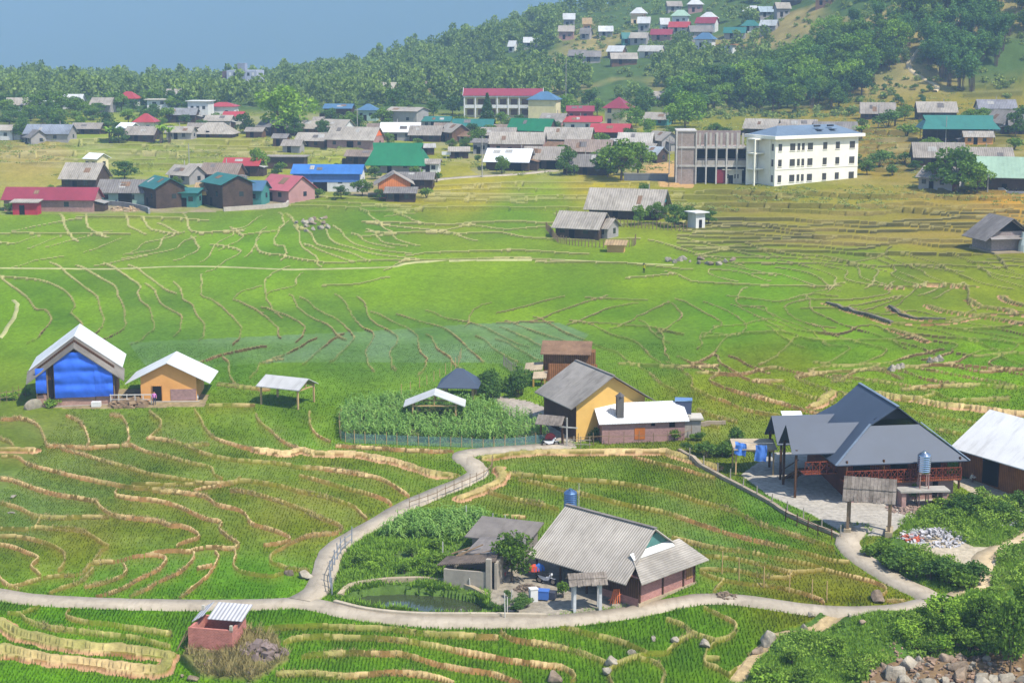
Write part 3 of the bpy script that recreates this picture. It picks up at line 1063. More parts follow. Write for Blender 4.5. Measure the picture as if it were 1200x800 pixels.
class MB:
    """collects solids in one mesh"""
    def __init__(self): self.v = []; self.f = []
    def add(self, vs, fs):
        o = len(self.v)
        self.v += [tuple(float(c) for c in p) for p in vs]
        self.f += [[i + o for i in f] for f in fs]
        return self
    def box(self, x0, x1, y0, y1, z0, z1):
        return self.add([(x0, y0, z0), (x1, y0, z0), (x1, y1, z0), (x0, y1, z0), (x0, y0, z1), (x1, y0, z1), (x1, y1, z1), (x0, y1, z1)],
                        [(3, 2, 1, 0), (4, 5, 6, 7), (0, 1, 5, 4), (1, 2, 6, 5), (2, 3, 7, 6), (3, 0, 4, 7)])
    def bar(self, p, q, w, h=None, up=(0, 0, 1)):
        p = Vector(p); q = Vector(q); d = (q - p)
        if d.length < 1e-6: return self
        d.normalize(); up = Vector(up)
        if abs(d.dot(up)) > .98: up = Vector((1, 0, 0))
        s = d.cross(up).normalized(); t = s.cross(d).normalized(); h = h or w
        a = s * (w / 2); b = t * (h / 2)
        return self.add([p - a - b, p + a - b, p + a + b, p - a + b, q - a - b, q + a - b, q + a + b, q - a + b],
                        [(3, 2, 1, 0), (4, 5, 6, 7), (0, 1, 5, 4), (1, 2, 6, 5), (2, 3, 7, 6), (3, 0, 4, 7)])
    def tube(self, pts, rs, n=7, cap=True):
        pts = [Vector(p) for p in pts]
        if not isinstance(rs, (list, tuple)): rs = [rs] * len(pts)
        vs = []; fs = []
        for i, p in enumerate(pts):
            d = (pts[min(i + 1, len(pts) - 1)] - pts[max(i - 1, 0)]).normalized()
            u = Vector((1, 0, 0)) if abs(d.x) < .8 else Vector((0, 1, 0))
            a = d.cross(u).normalized(); b = d.cross(a).normalized()
            for k in range(n):
                t = 2 * math.pi * k / n
                vs.append(p + (a * math.cos(t) + b * math.sin(t)) * rs[i])
        for i in range(len(pts) - 1):
            for k in range(n):
                k2 = (k + 1) % n
                fs.append((i * n + k, i * n + k2, (i + 1) * n + k2, (i + 1) * n + k))
        if cap:
            fs.append(tuple(range(n))[::-1]); fs.append(tuple((len(pts) - 1) * n + k for k in range(n)))
        return self.add(vs, fs)
    def lathe(self, prof, c=(0, 0, 0), n=16):
        vs = []; fs = []
        for r, z in prof:
            for k in range(n):
                t = 2 * math.pi * k / n
                vs.append((c[0] + r * math.cos(t), c[1] + r * math.sin(t), c[2] + z))
        for i in range(len(prof) - 1):
            for k in range(n):
                k2 = (k + 1) % n
                fs.append((i * n + k, i * n + k2, (i + 1) * n + k2, (i + 1) * n + k))
        fs.append(tuple(range(n))[::-1]); fs.append(tuple((len(prof) - 1) * n + k for k in range(n)))
        return self.add(vs, fs)
    def slab(self, pts, t):
        """polygon given by its upper face (counter-clockwise from above), t thick downwards"""
        n = len(pts)
        lo = [(p[0], p[1], p[2] - t) for p in pts]
        return self.add(list(pts) + lo, [tuple(range(n)), tuple(range(n, 2 * n))[::-1]] + [(i, i + n, (i + 1) % n + n, (i + 1) % n) for i in range(n)])
    def prism(self, pts, d):
        """polygon extruded by the vector d"""
        n = len(pts); d = Vector(d)
        hi = [tuple(Vector(p) + d) for p in pts]
        return self.add(list(pts) + hi, [tuple(range(n))[::-1], tuple(range(n, 2 * n))] + [(i, (i + 1) % n, (i + 1) % n + n, i + n) for i in range(n)])
    def build(self, name, mat, parent=None, smooth=False):
        me = bpy.data.meshes.new(name)
        me.from_pydata(self.v, [], self.f)
        bm = bmesh.new(); bm.from_mesh(me); bmesh.ops.recalc_face_normals(bm, faces=bm.faces); bm.to_mesh(me); bm.free()
        if smooth:
            for p in me.polygons: p.use_smooth = True
        return link(name, me, parent, mat)

def to_local(root, p):
    p = Vector(p) - root.location
    a = -root.rotation_euler.z
    return Vector((p.x * math.cos(a) - p.y * math.sin(a), p.x * math.sin(a) + p.y * math.cos(a), p.z))

def roof_mesh(kind, L, W, he, hr, oe, og, t=.1, k=.5, ends=(1, 1), rec=1.2, ridge_in=None):
    """roof in local space, ridge along x.  he: height where the roof plane leaves the wall; hr: ridge"""
    mb = MB()
    ye = W / 2 + oe
    sl = (hr - he) / (W / 2) if kind != 'shed' else (hr - he) / W
    ze = he - sl * oe
    xa, xb = -L / 2 - og, L / 2 + og
    if kind == 'gable':
        for s in (-1, 1):
            p = [(xa, 0, hr), (xb, 0, hr), (xb, s * ye, ze), (xa, s * ye, ze)]
            mb.slab(p if s < 0 else p[::-1], t)
    elif kind == 'hip' or kind == 'pyramid':
        ri = (W / 2 if ridge_in is None else ridge_in)
        ra, rb = (-L / 2 + ri, L / 2 - ri) if kind == 'hip' else (-.01, .01)
        x0, x1 = -L / 2 - oe, L / 2 + oe
        A, B = (ra, 0, hr), (rb, 0, hr)
        c1, c2, c3, c4 = (x0, -ye, ze), (x1, -ye, ze), (x1, ye, ze), (x0, ye, ze)
        for p in ([A, c1, c2, B], [B, c3, c4, A], [B, c2, c3], [A, c4, c1]): mb.slab(p, t)
    elif kind == 'hipgable':
        yk = (1 - k) * ye; zk = ze + k * (hr - ze)
        x = [0, 0]; e = [0, 0]
        for i, s in ((0, -1), (1, 1)):
            if ends[i]: x[i] = s * (L / 2 + oe - rec * 2 * k); e[i] = s * (L / 2 + oe)
            else: x[i] = e[i] = s * (L / 2 + og)
        for s in (-1, 1):
            p = [(x[0] - (.5 if ends[0] else 0), 0, hr), (x[1] + (.5 if ends[1] else 0), 0, hr), (x[1], s * yk, zk), (e[1], s * ye, ze), (e[0], s * ye, ze), (x[0], s * yk, zk)]
            p = [(x[0] - (.5 if ends[0] else 0), 0, hr), (x[0], s * yk, zk), (e[0], s * ye, ze), (e[1], s * ye, ze), (x[1], s * yk, zk), (x[1] + (.5 if ends[1] else 0), 0, hr)]
            mb.slab(p, t)
        for i, s in ((0, -1), (1, 1)):
            if ends[i]:
                d = .03 * s
                mb.slab([(e[i] , -ye, ze - .004), (e[i], ye, ze - .004), (x[i] + d, yk * .98, zk - .01), (x[i] + d, -yk * .98, zk - .01)], t)
    elif kind == 'shed':           # high at +y, low at -y
        p = [(xa, -ye, ze), (xb, -ye, ze), (xb, W / 2 + oe * .5, hr + sl * oe * .5), (xa, W / 2 + oe * .5, hr + sl * oe * .5)]
        mb.slab(p, t)
    elif kind == 'flat':
        mb.box(-L / 2 - oe, L / 2 + oe, -ye, ye, he, he + max(t, .2))
    return mb

def wall_mesh(kind, L, W, he, hr, t=.1, base=-1.2, k=.5):
    mb = MB()
    x, y = L / 2, W / 2
    g = .1 + t
    if kind == 'gable':
        prof = [(-y, base), (y, base), (y, he - g), (0, hr - g), (-y, he - g)]
        mb.prism([(-x, a, z) for a, z in prof], (2 * x, 0, 0))
    elif kind == 'shed':
        prof = [(-y, base), (y, base), (y, hr - g), (-y, he - g)]
        mb.prism([(-x, a, z) for a, z in prof], (2 * x, 0, 0))
    else:
        mb.box(-x, x, -y, y, base, he - (g if kind != 'flat' else .02))
    return mb

def opening(root, name, face, at, zc, w, h, mat, L, W, frame=None, proud=.05):
    """a door or window standing 5 cm proud of one face: 'f' -y, 'b' +y, 'r' +x, 'l' -x"""
    mb = MB(); fm = MB(); fw = .08
    def put(m, a0, a1, z0, z1, d):
        if face == 'f': m.box(a0, a1, -W / 2 - d, -W / 2 + .06, z0, z1)
        elif face == 'b': m.box(a0, a1, W / 2 - .06, W / 2 + d, z0, z1)
        elif face == 'r': m.box(L / 2 - .06, L / 2 + d, a0, a1, z0, z1)
        else: m.box(-L / 2 - d, -L / 2 + .06, a0, a1, z0, z1)
    put(mb, at - w / 2, at + w / 2, zc - h / 2, zc + h / 2, proud)
    o = mb.build(name, mat, root)
    if frame is not None:
        put(fm, at - w / 2 - fw, at - w / 2 - .002, zc - h / 2 - fw, zc + h / 2 + fw, proud + .03)
        put(fm, at + w / 2 + .002, at + w / 2 + fw, zc - h / 2 - fw, zc + h / 2 + fw, proud + .03)
        put(fm, at - w / 2, at + w / 2, zc + h / 2 + .002, zc + h / 2 + fw, proud + .03)
        put(fm, at - w / 2, at + w / 2, zc - h / 2 - fw, zc - h / 2 - .002, proud + .03)
        if name == 'window': put(fm, at - .03, at + .03, zc - h / 2, zc + h / 2, proud + .02)
        fm.build('frame', frame, o)
    return o

def house(name, loc, rot, L, W, he, hr, roof, rmat, wmat, label, cat='house', group=None, oe=.6, og=.5, t=.1,
          doors=(('f', 0),), wins=(), frame=None, k=.5, ends=(1, 1), rec=1.2, ridge_in=None, base=-1.2, open_face=None, gable=None, ridge=None):
    r = empty(name, loc, R(rot)); tag(r, label, cat, group)
    if open_face != 'all':
        wall_mesh('gable' if roof == 'gable' else roof, L, W, he, hr, t, base).build('wall', wmat, r)
    roof_mesh(roof, L, W, he, hr, oe, og, t, k, ends, rec, ridge_in).build('roof', rmat, r)
    if roof == 'hipgable':
        g = .3
        yk = (1 - k) * (W / 2 + oe)
        for i, s in ((0, -1), (1, 1)):
            if ends[i]:
                xk = s * (L / 2 + oe - rec * 2 * k) - s * .25
                sl = (hr - he) / (W / 2); ze = he - sl * oe; zk = ze + k * (hr - ze)
                MB().prism([(xk, -yk * .86, zk - .02), (xk, yk * .86, zk - .02), (xk, 0, hr - t - .12)], (s * .06, 0, 0)).build('gable_panel', gable or wmat, r)
    if ridge:
        MB().bar((-L / 2 - og, 0, hr + .02), (L / 2 + og, 0, hr + .02), .28, .07).build('ridge_cap', ridge, r)
    for d in doors:
        opening(r, 'door', d[0], d[1], d[3] / 2 if len(d) > 3 else 1.0, d[2] if len(d) > 2 else 1.0, d[3] if len(d) > 3 else 2.0, d[4] if len(d) > 4 else DARK(), L, W, frame)
    for w in wins:
        opening(r, 'window', w[0], w[1], w[2] if len(w) > 2 else 1.4, w[3] if len(w) > 3 else 1.0, w[4] if len(w) > 4 else 1.0, GLASS(), L, W, frame)
    if open_face == 'all':
        for sx in (-1, 1):
            for sy in (-1, 1):
                post = MB(); post.bar((sx * (L / 2 - .1), sy * (W / 2 - .1), base), (sx * (L / 2 - .1), sy * (W / 2 - .1), (he if roof in ('gable', 'hip', 'hipgable') else min(he, hr)) - t - .03), .16)
                post.build('post', wmat, r)
    return r
def back(px, py, rot, L, W):
    """ground point for the footprint's centre when (px, py) is the middle of its lower outline"""
    g = G(px, py)
    a = R(rot)
    d = .5 * (abs(math.sin(a)) * L + abs(math.cos(a)) * W)
    x, y = g.x * (1 + d / g.y), g.y + d
    return Vector((x, y, g.z))
# ================================================================== paths
def ribbon(name, w, width, mat, label, lift=.12):
    w = np.asarray(w); n = len(w)
    d = np.gradient(w, axis=0); d /= np.linalg.norm(d, axis=1)[:, None] + 1e-9
    nrm = np.stack([-d[:, 1], d[:, 0]], 1)
    z = base_z(w[:, 0], w[:, 1])
    ker = np.ones(5) / 5
    z = np.convolve(np.pad(z, 2, mode='edge'), ker, 'valid') + lift
    jit = (fbm(vn1, w[:, 0] / 1.2, w[:, 1] / 1.2, 2) - .5) * .35
    V = []; F = []
    for i in range(n):
        a = width / 2 + jit[i]; b = width / 2 - jit[i] * .8
        for s, dz in ((-a - .25, -.75), (-a, -.0), (b, -.0), (b + .25, -.75)):
            p = w[i] + nrm[i] * s
            V.append((p[0], p[1], z[i] + dz))
    for i in range(n - 1):
        for k in range(3):
            F.append((i * 4 + k, i * 4 + k + 1, i * 4 + 5 + k, i * 4 + 4 + k))
    me = np_mesh(name, V, F)
    me.flip_normals()
    o = link(name, me, None, mat); tag(o, label, kind="structure")
    return o
PATHM = surf((198, 184, 162), .95, .2, 1.1, spec=.05, stain=.4, k=.6)
ribbon('footpath', path_w['footpath'], 1.75, PATHM, "pale concrete footpath crossing the terraces in the foreground")
ribbon('lane', path_w['lane'], 1.95, PATHM, "pale concrete lane winding up to the yellow house", .124)
ribbon('drive', path_w['drive'], 1.9, PATHM, "pale concrete drive up to the roofed gate", .128)
FARP = surf((178, 176, 120), .95, .3, .8, spec=.05, k=.7)
ribbon('field_path', px_poly([(0, 314.5), (60, 315), (130, 315.5), (200, 313), (260, 313), (330, 316), (400, 315), (460, 313), (475, 309), (510, 306), (600, 304.5), (660, 305), (720, 308), (790, 311)], 4), .55, FARP, "straw coloured path across the middle fields", .14)
ribbon('village_road', px_poly([(492, 214), (520, 210), (560, 207), (600, 205), (650, 200)], 4), 3.0, PATHM, "pale village road along the upper edge of the fields", .16)
ribbon('dirt_track', px_poly([(1118, 700), (1140, 688), (1154, 672), (1150, 655), (1168, 644), (1200, 627), (1230, 612)], 4), 1.6, surf((204, 182, 146), .95, .25, 1.2, spec=.05, k=.7), "sandy dirt track climbing past the rubble heap", .08)
ribbon('edge_path', px_poly([(0, 397), (8, 385), (18, 368), (20, 357), (16, 352)], 4), .5, FARP, "pale worn path at the left edge of the middle fields", .12)
ribbon('hill_trail', px_poly([(1095, 108), (1098, 102), (1082, 92), (1068, 82), (1066, 72), (1080, 54), (1100, 40), (1120, 26), (1150, 12)], 4), 1.6, surf((206, 186, 146), .95, .25, .6, spec=.05, k=.7), "pale dirt trail zigzagging up the wooded slope", .35)

# pond water
pw = [base_hit(x, y) for x, y in smooth_poly(POND + [POND[0]], 3)[:-1]]
pz = float(np.mean([base_z(a, b) for a, b in pw])) - .45
pm, nt, b = new_mat("pond_water")
b.inputs["Base Color"].default_value = (.035, .045, .02, 1); b.inputs["Roughness"].default_value = .08
tcw = N(nt, "ShaderNodeTexCoord"); nw = N(nt, "ShaderNodeTexNoise"); nw.inputs["Scale"].default_value = 2.0
nt.links.new(tcw.outputs["Object"], nw.inputs["Vector"]); bw = N(nt, "ShaderNodeBump"); bw.inputs["Strength"].default_value = .15; bw.inputs["Distance"].default_value = .05
nt.links.new(nw.outputs[0], bw.inputs["Height"]); nt.links.new(bw.outputs[0], b.inputs["Normal"])
mb = MB(); mb.slab([(a * 1.0, c, pz) for a, c in pw][::-1], .2)
tag(mb.build('pond_water', pm), "still brown water in the walled pond below the farmhouse", kind="structure")

# ================================================================== hero buildings
FIB = fibro(); FIB2 = fibro((168, 160, 150)); FIBD = fibro((150, 142, 134))
BRK = brick(); BRKP = brick((196, 140, 128))
WD = wood(); WDD = wood((96, 68, 48)); POST = surf((150, 126, 98), .85, .25, 3.0, spec=.1)
GREYWOOD = surf((146, 135, 124), .9, .5, 3.0, spec=.05, stain=.55)
WHITEMETAL = surf((234, 234, 232), .55, .1, .8, 'corr', .28, .1, spec=.25, stain=.24, k=.7)
DBLUE = surf((76, 87, 104), .55, .1, .6, spec=.3, k=.66, stain=.12)

# --- the farmhouse in the foreground
def farmhouse():
    r = empty('farmhouse', (8.6, 125.1, 3.95), R(-44)); tag(r, "grey corrugated farmhouse with pink brick end wall beside the footpath", "house")
    w = MB(); w.box(1.2, 5.0, -3.5, 3.5, -1, 2.5); w.box(-5.0, 1.2, -1.2, 3.5, -1, 2.5)
    w.prism([(3.1, -3.3, 2.5), (3.1, 3.3, 2.5), (3.1, 0, 5.1)], (.12, 0, 0)); w.prism([(-5.0, -3.3, 2.5), (-5.0, 3.3, 2.5), (-5.0, 0, 5.1)], (.12, 0, 0))
    w.build('wall', BRKP, r)
    fw = MB(); fw.box(-4.95, 1.15, -1.28, -1.2, -.2, 2.45); fw.box(1.25, 4.95, -3.56, -3.5, .8, 2.4); fw.build('front_panel', WDD, r)
    rm = MB()
    sl = (5.4 - 2.15) / 4.65
    for s in (-1, 1):
        p = [(-5.7, 0, 5.4), (3.75, 0, 5.4), (3.75 + (.9 if s < 0 else 0), s * 4.65, 2.15), (-5.7, s * 4.65, 2.15)]
        rm.slab(p if s < 0 else p[::-1], .09)
    rm.build('roof', surf((196, 186, 172), .9, .18, .9, 'corr', .24, .4, spec=.1, stain=.4, k=.66), r)
    MB().bar((-5.75, 0, 5.43), (3.8, 0, 5.43), .34, .07).build('ridge_cap', FIBD, r)
    sk = MB(); sk.slab([(3.45, -2.6, 3.75), (5.85, -4.2, 2.35), (5.85, 4.2, 2.35), (3.45, 3.4, 3.75)], .09); sk.build('skirt_roof', fibro((178, 170, 158)), r)
    g = MB(); g.prism([(3.30, -2.2, 3.85), (3.30, 2.5, 3.85), (3.30, .6, 4.9)], (.06, 0, 0)); g.build('gable_panel', surf((90, 140, 132), .7, .3, 2.0), r)
    g = MB(); g.slab([(3.38, -2.7, 3.84), (3.95, -2.9, 3.52), (3.95, 2.2, 3.52), (3.38, 2.4, 3.84)], .03); g.build('plastic_sheet', surf((232, 232, 228), .5, .12, 3.0), r)
    for y in (-3.42, -.6, 2.0, 3.42):
        m = MB(); m.box(4.98, 5.09, y - .08, y + .08, -1, 2.42); m.build('pillar', WDD, r)
    m = MB(); m.box(5.0, 5.06, 2.35, 3.2, .9, 2.0); m.build('shutter', wood((176, 128, 84)), r)
    p = MB(); p.box(4.99, 5.12, -3.6, 3.6, -1, .45); p.build('plinth', concrete((190, 170, 140)), r)
    for x in (-5.2, -2.6, 0.2):
        m = MB(); m.bar((x, -4.1, -.8), (x, -4.1, 2.35), .14); m.build('post', WDD, r)
    opening(r, 'door', 'l', 1.5, 1.0, 1.0, 2.0, DARK(), 10, 7)
    return r
fh = farmhouse()

def water_tank(loc, rad, h, leg, label, mat, standmat, name='water_tank'):
    r = empty(name, loc); tag(r, label, "water tank")
    prof = [(rad * .96, leg)]
    nb = 9
    for i in range(nb * 2 + 1):
        prof.append((rad * (1.0 if i % 2 else .955), leg + .06 + (h * .82) * i / (nb * 2)))
    prof += [(rad * .9, leg + h * .88), (rad * .6, leg + h * .96), (rad * .3, leg + h * .99), (rad * .28, leg + h * 1.04), (rad * .05, leg + h * 1.06)]
    m = MB(); m.lathe(prof, n=20); m.build('tank_body', mat, r, smooth=False)
    s = MB()
    for k in range(4):
        t = math.pi / 4 + k * math.pi / 2
        s.bar((rad * math.cos(t), rad * math.sin(t), -1.2), (rad * .85 * math.cos(t), rad * .85 * math.sin(t), leg), .1)
    s.box(-rad * .8, rad * .8, -rad * .8, rad * .8, leg - .1, leg - .005)
    s.build('stand', standmat, r)
    return r
STEEL = surf((190, 198, 206), .22, .06, 2.0, metal=1.0, spec=.5, k=.85)
BLUESTEEL = surf((104, 132, 168), .28, .08, 2.0, metal=.8, spec=.5, k=.9)
q = at_y(668.5, 597, 131.0)
g0 = float(gz(q.x, 131.0))
water_tank((q.x, 131.0, g0), .58, 1.75, q.z - g0, "blue grey ribbed water tank behind the farmhouse ridge", BLUESTEEL, surf((120, 120, 120), .6))
m = MB(); q2 = at_y(678.5, 566, 130.0); m.tube([(q2.x, 130, g0 - .3), (q2.x, 130, q2.z)], .03, 6)
tag(m.build('antenna_pole', surf((190, 184, 170), .6)), "thin bamboo pole rising behind the farmhouse ridge", "pole")

def roofed_gate(loc, rot, span, depth, he, hr, label, postm, roofm, pw=.2, plinth=None, slope_one=False, legs4=True):
    r = empty('roofed_gate', loc, R(rot)); tag(r, label, "gate")
    ys = (-depth / 2, depth / 2) if legs4 else (0,)
    for x in (-span / 2, span / 2):
        for y in ys:
            m = MB(); m.bar((x, y, -.8), (x, y, he), pw); m.build('post', postm, r)
        if plinth:
            m = MB(); m.box(x - .3, x + .3, -depth / 2 - .3, depth / 2 + .3, -.8, .5); m.build('plinth', plinth, r)
    b = MB()
    for y in ys: b.bar((-span / 2 - .3, y, he + .06), (span / 2 + .3, y, he + .06), .14)
    b.build('beam', postm, r)
    rm = MB(); o = .55
    ye = depth / 2 + o
    rnd = random.Random(3)
    n = 14
    for s in (-1, 1):
        for i in range(n):
            x0 = -span / 2 - .5 + (span + 1.0) * i / n; x1 = x0 + (span + 1.0) / n * .94
            dz = rnd.uniform(-.02, .03); e = rnd.uniform(-.1, .1)
            ze = he + .12
            zm = (hr + ze) / 2
            p = [(x0, 0, hr + dz), (x0, s * ye * .52, zm + dz), (x1, s * ye * .52, zm + dz), (x1, 0, hr + dz)]
            rm.slab(p if s < 0 else p[::-1], .05)
            p = [(x0, s * ye * .46, zm + dz - .04), (x0, s * (ye + e), ze + dz - .1), (x1, s * (ye + e), ze + dz - .1), (x1, s * ye * .46, zm + dz - .04)]
            rm.slab(p if s < 0 else p[::-1], .05)
    rm.build('roof', roofm, r)
    return r
ga = G(672, 716); gb = G(703, 714)
gm = (ga + gb) / 2
WHITEPOST = surf((206, 206, 204), .8, .18, 3.0, stain=.3)
roofed_gate(gm + Vector((0, .3, 0)), 8, 2.0, .7, 2.25, 3.0, "bark roofed gate on white posts in front of the farmhouse", WHITEPOST, GREYWOOD, .22)
roofed_gate(Vector((31.1, 135.9, 4.75)), -16, 3.5, 1.5, 3.1, 5.0, "tall plank roofed gate on timber posts at the top of the drive", POST, GREYWOOD, .24, plinth=concrete((190, 172, 140)))

# --- yellow house
yz = float(gz(8.8, 167.0))
house('yellow_house', (8.7, 167.3, yz), -66, 7.6, 8.0, 3.9, 6.4, 'gable', FIB2, surf((232, 186, 104), .9, .08, .8, spec=.1, stain=.06, k=.8),
      "yellow gabled house with broad grey roof above the white roofed annex", oe=.9, og=.7, doors=(('f', -1.0, 1.1, 2.1),), wins=(('f', -2.8, 1.6, .8, 1.3), ('f', 1.0, 1.6, .8, 1.3), ('f', 2.8, 1.6, .8, 1.3)), frame=WDD, ridge=FIBD)
yh = bpy.data.objects['yellow_house']
m = MB(); m.box(-3.84, 3.84, -4.07, -4.0, -1, 3.3); m.build('timber_front', WDD, yh)
# annex
ax = empty('brick_annex', (13.3, 163.1, float(gz(13.3, 162.6))), R(9)); tag(ax, "low brick annex with white metal roof below the yellow gable", "outbuilding")
wall_mesh('shed', 8.7, 2.6, 2.3, 3.5, .08).build('wall', brick((186, 144, 136)), ax)
roof_mesh('shed', 8.7, 2.6, 2.3, 3.5, .35, .4, .08).build('roof', WHITEMETAL, ax)
opening(ax, 'window', 'f', 3.0, 1.7, .6, .5, DARK(), 8.7, 2.6); opening(ax, 'window', 'f', 1.0, 1.8, .4, .3, DARK(), 8.7, 2.6)
opening(ax, 'shutter', 'f', -.4, .9, 1.1, 1.2, surf((206, 120, 52), .8, .25), 8.7, 2.6)
ch = MB(); ch.box(-2.7, -2.0, -.9, -.2, 2.0, 4.7); c1 = ch.build('chimney', surf((112, 108, 104), .9, .25), ax)
ch = MB(); ch.lathe([(.55, 0), (.05, .4)], (-2.35, -.55, 4.72), 4); ch.build('chimney_cap', surf((98, 94, 92), .9), c1)
# solar heater on a concrete block
sx = G(805, 500)
sb = empty('tank_house', (sx.x + .1, 164.3, float(gz(sx.x, 164)))); tag(sb, "grey concrete block beside the white roofed annex", "outbuilding")
m = MB(); m.box(-.9, .9, -1.0, 1.0, -1, 1.9); m.build('wall', concrete(), sb)
m = MB(); m.box(-1.15, 1.15, -1.25, 1.25, 1.905, 2.1); m.build('roof', concrete((206, 198, 184)), sb)
sh = empty('solar_heater', (sx.x - .7, 164.6, float(gz(sx.x, 164)) + 2.1), R(-8)); tag(sh, "solar water heater with silver drum on the concrete block", "water heater")
m = MB(); m.tube([(-.9, .3, 1.55), (.9, .3, 1.55)], .26, 12); m.build('drum', surf((150, 180, 214), .2, .05, metal=.7, k=.9), sh)
m = MB(); m.slab([(-.85, -.9, .35), (.85, -.9, .35), (.85, .2, 1.4), (-.85, .2, 1.4)], .05); m.build('collector', surf((60, 66, 84), .2, .1, spec=.6), sh)
m = MB()
for x in (-.8, .8):
    m.bar((x, .35, 0), (x, .35, 1.4), .05); m.bar((x, -.9, 0), (x, .3, 1.3), .05)
m.build('frame', surf((190, 190, 190), .4), sh)
# plank building behind
pk = empty('plank_shed', at_y(666, 452, 184.5).xyz * 1.0, R(-6)); pk.location.z = float(gz(pk.location.x, 184.5)); tag(pk, "brown plank walled shed rising behind the yellow house", "shed")
m = MB(); m.box(-3.0, 3.0, .9, 2.9, -1, 3.6); m.build('wall', WD, pk)
m = MB(); m.slab([(-3.3, .2, 3.45), (2.6, .2, 3.45), (2.6, 3.2, 4.5), (-3.3, 3.2, 4.5)], .1); m.build('roof', wood((150, 118, 92)), pk)
m = MB(); m.box(-2.2, 3.4, -1.2, -1.1, -1, 2.6); m.build('board_screen', wood((176, 118, 78)), pk)
m = MB(); m.slab([(-5.1, -.6, 1.6), (-3.0, -.6, 1.8), (-3.0, 1.4, 2.3), (-5.1, 1.4, 2.1)], .12); m.slab([(-4.0, -2.0, 1.0), (-2.4, -2.0, 1.1), (-2.4, -.5, 1.6), (-4.0, -.5, 1.5)], .12); m.build('porch_roof', wood((196, 176, 146)), pk)
for x, y in ((-4.9, -.4), (-3.1, -.4), (-3.9, -1.9), (-2.6, -1.9)):
    m = MB(); m.bar((x, y, -.6), (x, y, 1.45 if y > -1 else .95), .18); m.build('post', surf((206, 164, 88), .8, .15), pk)
# yard gate with small tiled roof
g2 = G(657, 522)
yg = empty('yard_gate', (g2.x - .9, g2.y + .8, g2.z), R(-20)); tag(yg, "small tiled gate roof by a pale timber cross post", "gate")
m = MB()
for i in range(8):
    x = -1.5 + i * .36
    m.slab([(x, -.9, 2.3), (x + .34, -.9, 2.3), (x + .34, .1, 3.1), (x, .1, 3.1)], .06)
    m.slab([(x, .1, 3.1), (x + .34, .1, 3.1), (x + .34, 1.0, 2.4), (x, 1.0, 2.4)], .06)
m.build('roof', GREYWOOD, yg)
for x in (-1.2, 1.1):
    m = MB(); m.bar((x, .1, -.6), (x, .1, 2.9), .16); m.build('post', WDD, yg)
m = MB(); m.bar((1.9, -.8, -.6), (1.9, -.8, 3.2), .13); m.bar((1.1, -.8, 2.2), (3.0, -.8, 2.2), .12); m.build('cross_post', surf((206, 200, 190), .8), yg)
m = MB()
for z in (.5, .95): m.bar((2.0, -.8, z), (4.4, -.4, z), .07)
for x in (2.6, 3.3, 4.2): m.bar((x, -.75 + (x - 2) * .17, -.4), (x, -.75 + (x - 2) * .17, 1.3), .07)
m.build('rail', surf((186, 172, 150), .8), yg)
m = MB(); m.lathe([(.05, 0), (.55, .02), (.6, .08), (.55, .14), (.05, .16)], (0, 0, 0), 14)
o = m.build('red_wheel', surf((186, 60, 58), .6, .2)); o.name = 'cart_wheel'; o.location = (g2.x - 1.0, g2.y + .5, g2.z + .75); o.rotation_euler = (R(80), 0, R(-20)); tag(o, "red wheel propped under the small tiled gate roof", "wheel")

